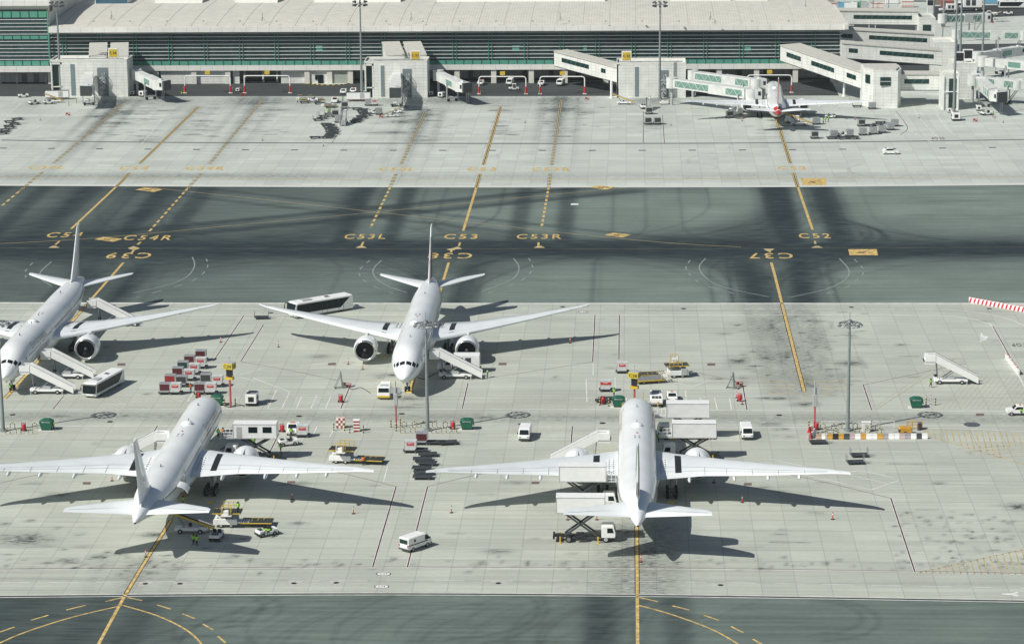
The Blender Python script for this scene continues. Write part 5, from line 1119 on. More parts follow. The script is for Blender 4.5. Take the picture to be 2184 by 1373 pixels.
def mk_stairs(label):
    # passenger stairs: local +x points to the aircraft, platform at the +x end
    t=thing('passenger_stairs',label,'passenger stairs')
    b=MB(); b.box((0,0,.72),(6.2,2.0,.42),ch=.06); b.box((2.6,-.0,.95),(1.0,1.9,.35),ch=.05); ch=b.build('chassis',WHITE,t)
    wheels(t,(-2.0,2.1),.9,.42,.26)
    Bx(ch,'engine_cover',LIGHTG,(0.2,.2,1.12),(1.8,1.1,.4),ch=.08)
    Bx(ch,'driver_seat',BLACK,(2.7,-.5,1.3),(.5,.5,.5)); b=MB(); b.path([(3.0,-.8,1),(3.05,-.8,1.6)],.04); b.build('steering_column',DGREY,ch)
    H=4.45; x0=-5.0; x1=3.0; b=MB()
    n=22
    for i in range(n):
        u=i/n; b.box((x0+(x1-x0)*(u+.5/n),0,.35+(H-.35)*(u+1/n)),((x1-x0)/n,1.9,.08))
    b.build('steps',LIGHTG,t)
    for s in(-1,1):
        b=MB(); y=s*1.02
        b.add([(x0,y,.2),(x0,y,1.4),(x1,y,H+1.2),(x1,y,H-.25),(x0,y+s*.06,.2),(x0,y+s*.06,1.4),(x1,y+s*.06,H+1.2),(x1,y+s*.06,H-.25)],[(0,1,2,3),(4,5,6,7),(0,1,5,4),(1,2,6,5),(2,3,7,6),(3,0,4,7)])
        b.build('side_panel',WHITE,t)
        b=MB(); b.path([(x0+.1,y,1.5),(x1,y,H+1.3),(x1+1.4,y,H+1.3)],.04); b.build('handrail',STEEL,t)
    b=MB(); b.box((x1+.95,0,H-.05),(2.0,2.3,.14)); 
    for s in(-1,1): b.box((x1+.9,s*1.12,H+.5),(1.9,.07,1.05))
    b.build('platform',WHITE,t); Bx(t,'platform_skirt',WHITE,(x1+.95,0,H-.35),(1.9,2.0,.5)); Bx(t,'bumper',BLACK,(x1+2.02,0,H-.05),(.16,2.1,.25))
    b=MB()
    for y in(-.7,.7): b.bar((1.6,y,.9),(-.4,y,2.3),.14,.14); b.bar((2.4,y,.9),(2.7,y,H-.5),.14,.14)
    b.build('lift_arms',GREYM,t)
    b=MB()
    for x in(-2.9,2.9):
        for y in(-1.05,1.05): b.box((x,y,.35),(.16,.16,.7))
    b.build('stabiliser',LIGHTG,ch); return t
def mk_tallstairs(label):
    t=mk_stairs(label); return t
def scissor(t,x0,x1,zl,zh,hw=.75,m_=DGREY):
    b=MB()
    for y in(-hw,hw): b.bar((x0,y,zl),(x1,y,zh),.16,.28); b.bar((x1,y,zl),(x0,y,zh),.16,.28)
    b.tube(((x0+x1)/2,-hw,(zl+zh)/2),((x0+x1)/2,hw,(zl+zh)/2),.1); return b.build('scissor_lift',m_,t)
def mk_catering(label,box_m=None,zb=4.6,win=False,Lb=7.4):
    t=thing('catering_truck',label,'catering truck')
    b=MB(); b.box((-.6,0,.85),(8.6,.95,.3)); 
    for x in(-4.2,-2.9,0,2.4): b.box((x,0,.75),(.3,2.2,.22))
    b.box((-4.85,0,.8),(.3,2.3,.5)); b.box((-.9,.95,.75),(1.2,.5,.5)); b.box((-.9,-.95,.75),(1.2,.5,.5)); b.build('chassis',BLACK,t)
    wheels(t,(-2.6,),.95,.52,.5,rim=GREYM); wheels(t,(3.0,),.98,.52,.3,rim=LIGHTG)
    p=[(2.35,.75),(4.35,.75),(4.5,1.0),(4.48,1.6),(4.25,2.45),(4.05,2.6),(2.45,2.6),(2.35,2.5)]
    b=MB(); b.prism(p,-1.15,1.15,.08); cb=b.build('cab',WHITE,t)
    b=MB(); b.add([(4.47,-.98,1.62),(4.47,.98,1.62),(4.27,.92,2.38),(4.27,-.92,2.38)],[(0,1,2,3)],M=Matrix.Translation((.03,0,0))); b.build('windscreen',GLASS,cb)
    b=MB()
    for s in(-1,1): b.add([(4.2,s*1.165,1.55),(3.2,s*1.165,1.55),(3.2,s*1.165,2.3),(4.0,s*1.165,2.3)],[(0,1,2,3)])
    b.build('side_window',GLASS,cb)
    Bx(cb,'bumper',DGREY,(4.5,0,.7),(.15,2.3,.4))
    scissor(t,-3.2,1.6,1.0,zb-.1)
    bx=MB(); xa,xb=-4.5,-4.5+Lb; bx.box(((xa+xb)/2,0,zb+1.3),(Lb,2.45,2.55),ch=.07); bo=bx.build('lift_box',box_m or WHITE,t)
    b=MB(); 
    for s in(-1,1):
        for x in (xa+.05,xb-.05): b.box((x,s*1.235,zb+1.3),(.12,.05,2.55))
        b.box(((xa+xb)/2,s*1.24,zb+.08),(Lb,.05,.14)); b.box(((xa+xb)/2,s*1.24,zb+2.5),(Lb,.05,.1))
    b.build('box_frame',LIGHTG,bo); 
    if win:
        b=MB()
        for x in (xa+1.6,xa+4.0):
            for s in(-1,1): b.box((x,s*1.245,zb+1.55),(1.5,.03,1.0))
        b.build('side_window',GLASS,bo); 
        b=MB(); 
        for s in(-1,1): b.box((xb-1.1,s*1.245,zb+1.1),(.9,.03,1.9))
        b.build('side_door',LIGHTG,bo)
    b=MB(); b.box((xb+1.1,0,zb),(2.2,2.1,.12)); b.build('front_platform',LIGHTG,t)
    b=MB()
    for s in(-1,1):
        for z in (.5,1.05): b.path([(xb,s*1.02,zb+z),(xb+2.15,s*1.02,zb+z)],.045)
        for x in (xb+.1,xb+.8,xb+1.5,xb+2.15): b.path([(x,s*1.02,zb),(x,s*1.02,zb+1.05)],.045)
    b.build('platform_rail',WHITE,t)
    b=MB()
    for x in(-3.9,1.8):
        for s in(-1,1): b.box((x,s*1.25,.5),(.18,.18,1.0)); b.box((x,s*1.4,.04),(.4,.5,.08))
    b.build('outrigger',YELLOW,t); return t
def mk_catlow(label): return mk_catering(label,None,3.9)
def mk_ambulift(label): return mk_catering(label,None,3.9,True)
def mk_boxtruck(label):
    t=thing('box_truck',label,'truck'); b=MB(); b.box((-.5,0,.85),(7.4,.9,.28)); b.build('chassis',BLACK,t)
    p=[(1.2,.7),(3.9,.7),(4.05,.95),(3.95,1.45),(2.7,1.6),(2.3,2.35),(1.4,2.4),(1.2,2.3)]
    b=MB(); b.prism(p,-1.05,1.05,.08); cb=b.build('cab',WHITE,t)
    b=MB(); b.add([(2.68,-.9,1.64),(2.68,.9,1.64),(2.34,.8,2.28),(2.34,-.8,2.28)],[(0,1,2,3)],M=Matrix.Translation((.03,0,.01)));
    for s in(-1,1): b.add([(2.5,s*1.06,1.6),(1.45,s*1.06,1.6),(1.45,s*1.06,2.2),(2.25,s*1.06,2.2)],[(0,1,2,3)])
    b.build('cab_glass',GLASS,cb); b=MB(); b.box((-1.6,0,2.3),(5.0,2.4,2.5),ch=.06); bo=b.build('cargo_box',WHITE,t)
    b=MB()
    for s in(-1,1):
        for x in(-.4,-1.9): b.box((x,s*1.21,2.3),(1.1,.03,1.5))
    b.build('side_shutter',DGREY,bo); Bx(t,'rear_bumper',YELLOW,(-4.2,0,.75),(.2,2.3,.4))
    wheels(t,(-2.6,2.9),.95,.5,.35); return t
def mk_tug(label):
    t=thing('baggage_tractor',label,'tractor')
    b=MB(); b.prism([(-1.45,.3),(1.4,.3),(1.5,.5),(1.45,.95),(.45,1.05),(.35,.72),(-.55,.72),(-.65,1.0),(-1.4,.98)],-.72,.72,.07); b.build('body',WHITE,t)
    Bx(t,'bumper',BLACK,(1.45,0,.42),(.2,1.5,.3)); Bx(t,'bumper',BLACK,(-1.47,0,.42),(.16,1.4,.3))
    b=MB()
    for y in(-.35,.35): b.box((-.15,y,.85),(.5,.5,.16)); b.box((-.42,y,1.12),(.12,.5,.5))
    b.build('seat',BLACK,t); b=MB(); b.path([(.5,.35,1.0),(.3,.35,1.3)],.04); b.build('steering_wheel',DGREY,t)
    Bx(t,'hood_panel',DGREY,(.95,0,1.04),(.7,1.0,.05)); wheels(t,(-.9,.95),.62,.34,.22,rim=GREYM); return t
def mk_cabtug(label):
    t=mk_tug(label); b=MB()
    for x in(-.55,.4):
        for y in(-.65,.65): b.path([(x,y,.9),(x,y,1.85)],.04)
    b.box((-.1,0,1.9),(1.2,1.4,.08)); b.build('roof',WHITE,t); return t
def mk_dolly(label):
    t=thing('baggage_dolly',label,'dolly'); b=MB(); b.box((0,0,.48),(3.2,1.6,.1))
    for y in (-.8,.8): b.box((0,y,.52),(3.2,.08,.16))
    for k in range(9): b.box((-1.45+k*.36,0,.56),(.07,1.5,.07))
    b.build('deck',DGREY,t)
    wheels(t,(-1.1,1.1),.6,.2,.14,rim=GREYM); b=MB(); b.bar((1.6,.25,.42),(2.4,0,.35),.06,.06); b.bar((1.6,-.25,.42),(2.4,0,.35),.06,.06); b.build('tow_bar',GREYM,t); return t
def mk_cagedolly(label):
    t=mk_dolly(label); b=MB()
    for x in(-1.6,1.6):
        for y in (-.78,0,.78): b.path([(x,y,.5),(x,y,1.75)],.035)
        for z in (.9,1.3,1.75): b.path([(x,-.78,z),(x,.78,z)],.03)
    b.build('end_rails',GREYM,t); return t
def mk_uld(label,side=None,body=None,stripe=False,logo=True):
    if logo and body is None: body=mat('container_off_white',(.66,.68,.67),.45,metal=.1,var=.2)
    t=thing('cargo_container',label,'cargo container')
    b=MB(); b.prism([(-1.0,.55),(.72,.55),(1.05,.98),(1.05,2.15),(-1.0,2.15)],-.76,.76,.03); bd=b.build('body',body or SILVER,t)
    b=MB()
    for s in(-1,1): b.box((0,s*.765,2.1),(2.0,.03,.07)); b.box((-.97,s*.765,1.35),(.07,.03,1.55)); b.box((1.02,s*.765,1.55),(.07,.03,1.2)); b.box((-.1,s*.765,.6),(1.7,.03,.08))
    b.build('frame_edges',LIGHTG,bd)
    if side: 
        for s in(-1,1): b=MB(); b.box((-.0,s*.772,1.45),(1.75,.02,1.15)); b.build('curtain',side,bd)
    if logo:
        b=MB()
        for s in(-1,1): b.box((.0,s*.785,1.65),(1.25 if not stripe else 1.95,.02,.5))
        b.build('red_label',RED,bd)
        b=MB()
        for s in(-1,1): 
            for k in range(4): b.box((-.33+k*.22,s*.8,1.75+.03*(k%2)),(.12,.015,.13))
        b.build('label_lettering',WHITE,bd)
    b=MB(); b.box((0,0,.42),(2.5,1.55,.12)); b.box((0,0,.5),(2.2,1.3,.08)); dk=b.build('dolly_deck',DGREY,t); wheels(t,(-.85,.85),.6,.2,.16,rim=GREYM)
    b=MB(); b.bar((1.25,0,.4),(2.0,0,.35),.08,.06); b.build('tow_bar',GREYM,t); return t
def mk_loader(label):
    t=thing('cargo_loader',label,'cargo loader')
    b=MB(); b.box((1.2,-1.1,.95),(3.6,.5,.9),ch=.05); b.box((1.2,1.1,.95),(3.6,.5,.9),ch=.05); b.box((2.9,0,.8),(.4,2.6,.6)); b.box((.2,0,.7),(5.5,1.8,.25)); b.build('chassis',WHITE,t)
    Bx(t,'engine_housing',LIGHTG,(2.2,-1.25,1.15),(1.2,.5,1.2),ch=.05)
    b=MB(); b.box((1.0,0,2.25),(4.4,2.6,.16)); 
    for k in range(11): b.tube((-1.0+k*.4,-1.2,2.38),(-1.0+k*.4,1.2,2.38),.07)
    b.build('main_deck',DGREY,t); scissor(t,-.4,2.4,1.1,2.15,1.0,GREYM)
    b=MB(); b.box((-3.6,0,.72),(4.8,2.7,.16)); 
    for k in range(13): b.tube((-5.7+k*.36,-1.2,.84),(-5.7+k*.36,1.2,.84),.06)
    b.build('rear_deck',DGREY,t)
    b=MB()
    for y in(-1.38,1.38): b.box((-3.6,y,.78),(4.8,.1,.14)); b.box((1.0,y,2.3),(4.4,.1,.14))
    for k in (0,1,2): b.box((-4.6+k*.9,-.5+k*.3,.93),(.08,1.2,.03))
    b.build('yellow_edge',YELLOW,t)
    b=MB(); 
    for z in (2.9,3.4): b.path([(-.6,-1.42,z),(1.8,-1.42,z)],.05)
    for x in (-.6,.2,1.0,1.8): b.path([(x,-1.42,2.3),(x,-1.42,3.4)],.05)
    for y in (1.45,2.35): b.path([(.2,y,2.3),(.2,y,3.7),(1.6,y,3.7),(1.6,y,2.3)],.05)
    b.build('guard_rail',YELLOW,t)
    b=MB(); b.box((.9,1.9,2.2),(1.7,1.1,.12)); b.box((.9,1.9,2.65),(.8,.7,.8),ch=.08); b.box((1.5,1.9,3.0),(.15,.8,.9)); b.build('operator_station',WHITE,t)
    wheels(t,(1.9,.3),1.15,.38,.3); return t
def mk_beltloader(label):
    t=thing('belt_loader',label,'belt loader'); b=MB(); b.box((0,0,.7),(5.0,1.7,.45),ch=.06); b.box((-2.0,0,.95),(.8,1.6,.3)); b.build('chassis',WHITE,t); wheels(t,(-1.5,1.6),.8,.38,.24)
    b=MB(); b.bar((-3.6,0,.75),(4.4,0,3.7),1.0,.18); b.build('conveyor_belt',BLACK,t)
    for s in(-1,1): b=MB(); b.bar((-3.6,s*.56,.85),(4.4,s*.56,3.8),.1,.28); b.build('side_rail',LIGHTG if s<0 else YELLOW,t)
    b=MB(); b.bar((1.0,.4,.9),(2.0,.4,2.6),.12,.12); b.bar((1.0,-.4,.9),(2.0,-.4,2.6),.12,.12); b.build('support_arm',GREYM,t); Bx(t,'driver_seat',BLACK,(.2,-.6,1.1),(.5,.45,.5)); return t
def mk_generator(label):
    t=thing('ground_power_unit',label,'generator'); b=MB(); b.box((0,0,1.35),(3.0,2.0,1.7),ch=.08); bd=b.build('housing',WHITE,t)
    for s in(-1,1): Bx(bd,'grille',BLACK,(1.52*s,0,1.3),(.04,1.0,.9))
    for k in range(3):
        for s in (-1.01,1.01): b=MB(); b.box((-.8+k*.8,s,1.3),(.55,.03,.8)); b.build('vent',DGREY,bd)
    Bx(bd,'roof_panel',GREYM,(0,0,2.23),(2.5,1.5,.06)); Bx(t,'base_frame',BLACK,(0,0,.42),(3.1,2.0,.18)); wheels(t,(-1.0,1.0),.85,.3,.2); return t
def mk_gse(label):
    t=thing('air_start_unit',label,'ground unit'); b=MB(); b.prism([(-2.4,.5),(1.9,.5),(2.3,.9),(2.2,1.5),(1.2,2.05),(-2.4,2.05)],-1.15,1.15,.08); bd=b.build('housing',WHITE,t)
    b=MB(); 
    for k in range(3): b.add([(2.02-.0,-.85+k*.6,1.62),(2.02,-.35+k*.6,1.62),(1.45,-.35+k*.6,1.94),(1.45,-.85+k*.6,1.94)],[(0,1,2,3)],M=Matrix.Translation((.04,0,.03)))
    b.build('window_panel',DGREY,bd); Bx(bd,'roof_duct',STEEL,(-.9,0,2.15),(1.5,1.6,.25),ch=.06); Bx(t,'tow_hook',YELLOW,(2.6,.2,.8),(.5,.18,.8)); wheels(t,(-1.5,1.5),1.0,.4,.26); return t
def mk_deckloader(label):
    t=thing('flat_cargo_deck',label,'cargo loader'); b=MB(); b.box((1.55,0,.9),(3.2,3.6,.25)); b.box((-1.75,0,1.0),(3.1,3.6,.25)); b.build('deck',GREYM,t)
    b=MB(); b.box((3.2,0,.75),(.2,3.7,.5)); b.box((0,-1.86,.85),(6.3,.1,.3)); b.box((0,1.86,.85),(6.3,.1,.3)); b.build('yellow_edge',YELLOW,t)
    b=MB(); 
    for y in(-1.1,1.1): b.box((-4.0,y,1.0),(1.6,.2,.9))
    b.box((-4.3,0,1.2),(.2,2.4,.2)); b.box((-3.7,0,1.2),(.2,2.4,.2)); b.build('rear_frame',WHITE,t)
    b=MB(); b.path([(-2.5,1.9,.9),(-2.5,1.9,2.6),(-4.2,1.9,2.6),(-4.2,1.9,.8)],.07); b.build('guard_rail',YELLOW,t); wheels(t,(-1.8,1.8),1.5,.35,.3); return t
def mk_cabtruck(label):
    t=thing('pushback_truck',label,'truck'); p=[(-2.6,.45),(2.1,.45),(2.2,.8),(2.15,1.4),(1.95,2.2),(1.7,2.35),(.2,2.35),(.1,1.3),(-2.6,1.3)]
    b=MB(); b.prism(p,-1.15,1.15,.08); bd=b.build('body',WHITE,t); b=MB(); b.add([(2.17,-.98,1.42),(2.17,.98,1.42),(2.0,.92,2.15),(2.0,-.92,2.15)],[(0,1,2,3)],M=Matrix.Translation((.02,0,0))); b.build('windscreen',GLASS,bd)
    Bx(t,'bumper',YELLOW,(2.2,0,.6),(.25,2.3,.35)); Bx(t,'roof_unit',LIGHTG,(.9,0,2.42),(.9,1.3,.16)); Bx(t,'rear_box',WHITE,(-1.6,0,1.75),(1.7,1.9,1.2),ch=.06); wheels(t,(-1.6,1.3),1.0,.45,.3); return t
def mk_dumpster(label):
    t=thing('dumpster',label,'dumpster'); b=MB(); b.prism([(-.85,.25),(.85,.25),(1.1,1.35),(-1.1,1.35)],-.7,.7,.03); bd=b.build('bin_body',DGREEN,t)
    b=MB(); b.prism([(-1.15,1.35),(1.15,1.35),(1.1,1.65),(.5,1.9),(-.5,1.9),(-1.1,1.65)],-.75,.75,.05); b.build('lid',DGREEN,t)
    b=MB()
    for x in(-.7,.7):
        for y in(-.5,.5): b.tube((x,y-.05,.12),(x,y+.05,.12),.12)
    b.build('castor',BLACK,t); Bx(t,'side_pocket',DGREEN,(1.15,0,.9),(.16,.9,.2)); Bx(t,'base_slab',PANEL,(0,0,.012),(2.8,1.9,.024))
    b=MB(); flat_text(b,'RECYCLE',Matrix.Translation((0,-.77,1.5))@Matrix.Rotation(R(90),4,'X'),1.4,.2,.0); b.build('lettering',WHITE,bd); return t
def mk_cone(label):
    t=thing('tall_cone',label,'traffic cone'); b=MB(); b.tube((0,0,.05),(0,0,1.25),.09,.055,10); b.build('post',mat('cone_red',(.62,.10,.06),.5),t); b=MB(); b.lathe([(.3,0),(.3,.06),(.12,.1)],(0,0,0),n=14); b.build('base',BLACK,t); b=MB(); b.tube((0,0,.75),(0,0,.95),.085,.075,10); b.build('reflective_band',WHITE,t); return t
def hoops(cols,h_,r=.055,w_=.8): pass
def mk_hoop(label):
    t=thing('hoop_rail',label,'guard rail')
    pts=[(-.4,0,0),(-.4,0,.75),(-.32,0,.95),(-.12,0,1.08),(.12,0,1.08),(.32,0,.95),(.4,0,.75),(.4,0,0)]
    bl=MB(); ye=MB(); seq=[]
    for a,c in zip(pts,pts[1:]):
        a,c=Vector(a),Vector(c); n=3 if (c-a).length>.5 else 1
        for k in range(n): seq.append((a.lerp(c,k/n),a.lerp(c,(k+1)/n)))
    for i,(a,c) in enumerate(seq): (bl if i%2 else ye).tube(a,c,.065,n=8)
    ye.build('yellow_bands',mat('rail_cream',(.6,.5,.22),.5),t); bl.build('black_bands',BLACK,t); return t
def mk_bollard(label):
    t=thing('striped_bollard',label,'bollard'); a=MB(); c=MB()
    for k in range(6): (a if k%2 else c).tube((0,0,k*.25),(0,0,k*.25+.25),.11,n=10)
    a.build('yellow_bands',mat('rail_cream',(0,0,0)),t); c.build('black_bands',BLACK,t); return t
def mk_exting(label):
    t=thing('fire_extinguisher_cart',label,'fire extinguisher'); b=MB(); b.lathe([(.02,1.35),(.2,1.3),(.3,1.15),(.32,.25),(.2,.15)],(0,0,0),n=14); b.build('cylinder',RED,t); b=MB(); b.path([(-.35,0,.3),(-.35,0,1.5),(.35,0,1.5),(.35,0,.3)],.05); b.build('frame',mat('dark_red',(.22,.02,.02),.5),t)
    b=MB(); b.tube((-.4,-.05,.2),(-.4,.05,.2),.2); b.tube((.4,-.05,.2),(.4,.05,.2),.2); b.build('wheel',DARK,t); return t
def mk_redstand(label):
    t=thing('red_chock_rack',label,'equipment rack'); b=MB()
    for x in(-.6,.6): b.path([(x,-.3,0),(x,0,.9),(x,.3,0)],.06)
    b.path([(-.6,0,.9),(.6,0,.9)],.06); b.path([(-.6,0,.5),(.6,0,.5)],.05); b.build('frame',RED,t)
    b=MB(); b.box((-.25,0,.6),(.4,.3,.45)); b.box((.25,.05,.35),(.4,.3,.4)); b.build('chocks',mat('dark_red',(0,0,0)),t); return t
def mk_jersey(label,m1=None,m2=None):
    t=thing('jersey_barrier',label,'barrier'); pr=[(-.28,0),(.28,0),(.26,.25),(.12,.45),(.09,.95),(-.09,.95),(-.12,.45),(-.26,.25)]
    M=Matrix.Rotation(R(90),4,'Z'); b=MB(); b.prism(pr,-.98,-.02,.03,M=M); b.build('white_half',m1 or WHITE,t); b=MB(); b.prism(pr,.02,.98,.03,M=M); b.build('coloured_half',m2 or RED,t); return t
def mk_stripejersey(label):
    t=thing('striped_barrier',label,'barrier'); b=MB(); b.box((0,0,.55),(2.1,.45,1.1),ch=.05); b.build('block',WHITE,t)
    b=MB()
    for k in range(2): x=-.72+k*1.04; b.add([(x-.22,-.24,.06),(x+.22,-.24,.06),(x+.55,-.24,1.04),(x+.11,-.24,1.04)],[(0,1,2,3)]); b.add([(x+.11,-.2,1.106),(x+.55,-.2,1.106),(x+.7,.2,1.106),(x+.26,.2,1.106)],[(0,1,2,3)])
    b.build('red_stripes',RED,t); return t
def mk_ladder(label):
    t=thing('step_ladder',label,'ladder'); b=MB()
    for y in(-.35,.35): b.path([(.3,y,0),(.0,y,3.2)],.05); b.path([(-1.1,y,.15),(0,y,2.6)],.05); b.path([(-1.1,y,.15),(1.2,y,.15)],.05); b.path([(1.2,y,.15),(.05,y,1.6)],.04)
    b.build('frame',mat('ladder_green_grey',(.16,.22,.19),.5),t); b=MB()
    for k in range(11): u=k/11; b.box((.3-.3*u,0,.25+2.9*u),(.2,.7,.05))
    b.build('rungs',GREYM,t); b=MB(); 
    for x in (-1.1,1.2):
        for y in (-.4,.4): b.tube((x,y-.04,.12),(x,y+.04,.12),.12)
    b.build('castor',BLACK,t); return t
# ---- people: one continuous skinned body
def body_mesh(pose):
    P=dict(pelvis=(0,0,.95),chest=(0,0,1.28),neck=(0,0,1.50),head=(0,0.02,1.60),crown=(0,.01,1.74))
    if pose=='stand': J=dict(lk=(-.1,.02,.5),la=(-.12,0,.08),lt=(-.13,.16,.03),rk=(.1,.02,.5),ra=(.13,0,.08),rt=(.14,.16,.03),ls=(-.2,0,1.43),le=(-.28,.02,1.15),lh=(-.24,.14,.92),rs=(.2,0,1.43),re=(.27,.02,1.15),rh=(.22,.18,.97))
    elif pose=='walk': J=dict(lk=(-.1,.16,.52),la=(-.1,.26,.12),lt=(-.1,.42,.1),rk=(.1,-.04,.5),ra=(.1,-.34,.14),rt=(.1,-.22,.05),ls=(-.2,0,1.43),le=(-.27,-.12,1.17),lh=(-.25,-.1,.93),rs=(.2,0,1.43),re=(.27,.1,1.18),rh=(.22,.3,1.02))
    else: P['pelvis']=(0,0,.58);P['chest']=(0,0,.9);P['neck']=(0,.02,1.12);P['head']=(0,.04,1.22);P['crown']=(0,.03,1.36); J=dict(lk=(-.12,.42,.6),la=(-.12,.45,.16),lt=(-.12,.6,.1),rk=(.12,.42,.6),ra=(.12,.45,.16),rt=(.12,.6,.1),ls=(-.2,0,1.04),le=(-.27,.12,.82),lh=(-.2,.34,.86),rs=(.2,0,1.04),re=(.27,.12,.82),rh=(.2,.34,.86))
    J.update(P); names=list(J); idx={n:i for i,n in enumerate(names)}
    E=[('pelvis','chest'),('chest','neck'),('neck','head'),('head','crown'),('pelvis','lk'),('lk','la'),('la','lt'),('pelvis','rk'),('rk','ra'),('ra','rt'),('neck','ls'),('ls','le'),('le','lh'),('neck','rs'),('rs','re'),('re','rh')]
    rad=dict(pelvis=.15,chest=.17,neck=.065,head=.1,crown=.085,lk=.075,rk=.075,la=.05,ra=.05,lt=.045,rt=.045,ls=.08,rs=.08,le=.05,re=.05,lh=.035,rh=.035)
    v=[Vector(J[n]) for n in names]; r=[rad[n] for n in names]; e=[(idx[a],idx[c]) for a,c in E]
    # five short fingers on each hand
    for hn,en in (('lh','le'),('rh','re')):
        h_=Vector(J[hn]); d=(h_-Vector(J[en])).normalized(); sx=-1 if hn=='lh' else 1
        for k in range(5):
            off=Vector((0,(k-1.5)*.022,0)) if k<4 else Vector((-sx*.03,.05,0)); a=h_+d*.06+off; b_=a+d*(.05,.06,.055,.04,.03)[k]
            v+=[a,b_]; r+=[.011,.009]; n0=len(v); e+=[(idx[hn],n0-2),(n0-2,n0-1)]
    me=bpy.data.meshes.new('person_body'); me.from_pydata([tuple(q) for q in v],e,[])
    o=bpy.data.objects.new('tmp',me); C.objects.link(o); md=o.modifiers.new('s','SKIN'); 
    for i,sv in enumerate(me.skin_vertices[0].data): sv.radius=(r[i],r[i]); sv.use_root=(i==idx['pelvis'])
    sb=o.modifiers.new('u','SUBSURF'); sb.levels=1
    dg=bpy.context.evaluated_depsgraph_get(); dg.update(); m2=bpy.data.meshes.new_from_object(o.evaluated_get(dg)); bpy.data.objects.remove(o)
    m2.polygons.foreach_set('use_smooth',[True]*len(m2.polygons)); return m2,J
def mk_person(pose,vest,label):
    me,J=body_mesh(pose); o=bpy.data.objects.new('person',me); C.objects.link(o); me.materials.clear()
    for m_ in (SKIN,CLOTH): me.materials.append(m_)
    hz=J['neck'][2]+.02
    for p in me.polygons:
        c=p.center; hand=min((c-Vector(J['lh'])).length,(c-Vector(J['rh'])).length)<.1; p.material_index=0 if (c.z>hz or hand) else 1
    tag(o,label,'person')
    pz=J['pelvis'][2]; b=MB(); rg=[]
    for z,rx,ry in ((pz-.06,.2,.165),(pz+.12,.2,.165),(pz+.32,.225,.175),(pz+.47,.2,.15),(pz+.53,.11,.1)): rg.append([(rx*math.cos(a),ry*math.sin(a)+J['chest'][1],z) for a in [2*math.pi*i/16 for i in range(16)]])
    b.loft(rg); 
    for s_,e_ in (('ls','le'),('rs','re')): b.tube(J[s_],tuple(Vector(J[s_]).lerp(Vector(J[e_]),.75)),.105,.075,10)
    b.build('safety_vest',vest,o); hd=Vector(J['head']); b=MB(); b.lathe([(.105,-.01),(.118,.06),(.1,.13),(.05,.165),(.01,.17)],(hd.x,hd.y-.015,hd.z+.0),n=14); b.build('hair',HAIR,o)
    f=MB(); fy=hd.y+.1
    for s in(-1,1): f.box((s*.035,fy,hd.z+.03),(.022,.012,.012))
    f.box((0,fy+.0,hd.z-.045),(.045,.012,.01)); f.build('face_features',BLACK,o); f=MB(); f.prism([(-.012,-.02),(.012,-.02),(0,.03)],-.02,.03,M=Matrix.Translation((0,fy,hd.z+.005))); f.build('nose',SKIN,o)
    return o
_pp={}
def person(pose,vest,label,x,y,rz,z=0,group=None):
    k=(pose,vest.name); p=G(x,y,z)
    if k in _pp:
        r=dup(_pp[k],(p.x,p.y,z),rz,label,group)
    else:
        r=mk_person(pose,vest,label); _pp[k]=r; r.location=(p.x,p.y,z); r.rotation_euler=(0,0,R(rz))
        if group: r['group']=group
    return r
# ================================================================ PLACEMENT
# stairs
for lab,x,y,rz,z_ in (('white passenger stairs at the front door of the left-edge airliner, nearest the camera',102,838,180,0),('white passenger stairs under the wing at the second door of the left-edge airliner',146,806,180,0),
    ('white passenger stairs at the rear door of the left-edge airliner',240,694,180,0),('white passenger stairs beside the nose of the centre airliner',972,806,180,0),
    ('white passenger stairs rising to the left door of the lower right airliner',1238,988,0,0),('white passenger stairs rising to the left door of the lower left airliner',300,988,0,0),
    ('lone white passenger stairs standing on the empty stand at right',2027,817,180,0)): put('stairs',mk_stairs,lab,x,y,rz,group='mobile passenger stairs')
# buses
put('bus',mk_bus,'white apron bus with dark side glass facing the camera beside the left stairs',222,832,255,scale=.9); put('bus',mk_bus,'white and black apron bus behind the left wing of the centre airliner',683,668,219,scale=1.06)
put('coach',mk_coach,'white coach on the dark road at the top right corner',2158,18,180,scale=.95)
# vans and cars
put('stripevan',mk_stripevan,'white van with dark side stripe driving across the lower apron',886,1168,52,scale=1.06)
V='white panel vans'
for lab,x,y,rz in (('white van facing the camera left of the lower right airliner wing',1120,934,267),('white van with open door near the far right catering trucks',1592,931,273),('white van parked in a terminal bay left of the dark pillars',1088,181,262),('white van by the pillar in the third terminal bay',1196,182,258),('white van half hidden behind the sloping bridge pillar',944,180,255)): put('van',mk_van,lab,x,y,rz,group=V)
put('car',mk_car,'white car facing the camera on the terminal road by the middle C 53 block',733,200,268,group='white cars'); put('car',mk_car,'white saloon parked behind the lower right airliner nose',1433,853,272,group='white cars'); put('car',mk_car,'white car parked under the terminal beside a pillar',1026,181,262,group='white cars'); put('car',mk_car,'white car parked below the long sloping bridge pillar',1155,182,262,group='white cars'); put('car',mk_car,'white car half hidden behind the mast at the middle C 53 block',754,198,268,group='white cars'); put('car',mk_car,'white car beside the white block on the far upper road',1808,58,10,group='white cars')
put('suv',mk_suv,'white estate car driving alone on the far apron road',1899,329,2)
put('pickup',mk_pickup,'white pickup facing the camera beside the high lift vehicle',625,922,272,group='white pickups'); put('pickup',mk_pickup,'white pickup with a driver at the right edge of the service road',2176,884,180,group='white pickups'); put('pickup',mk_pickup,'white pickup truck with tan load beside the far coach',2110,34,180,group='white pickups',scale=1.1); put('pickup',mk_pickup,'white pickup parked among the dollies by the terminal',715,219,268,group='white pickups')
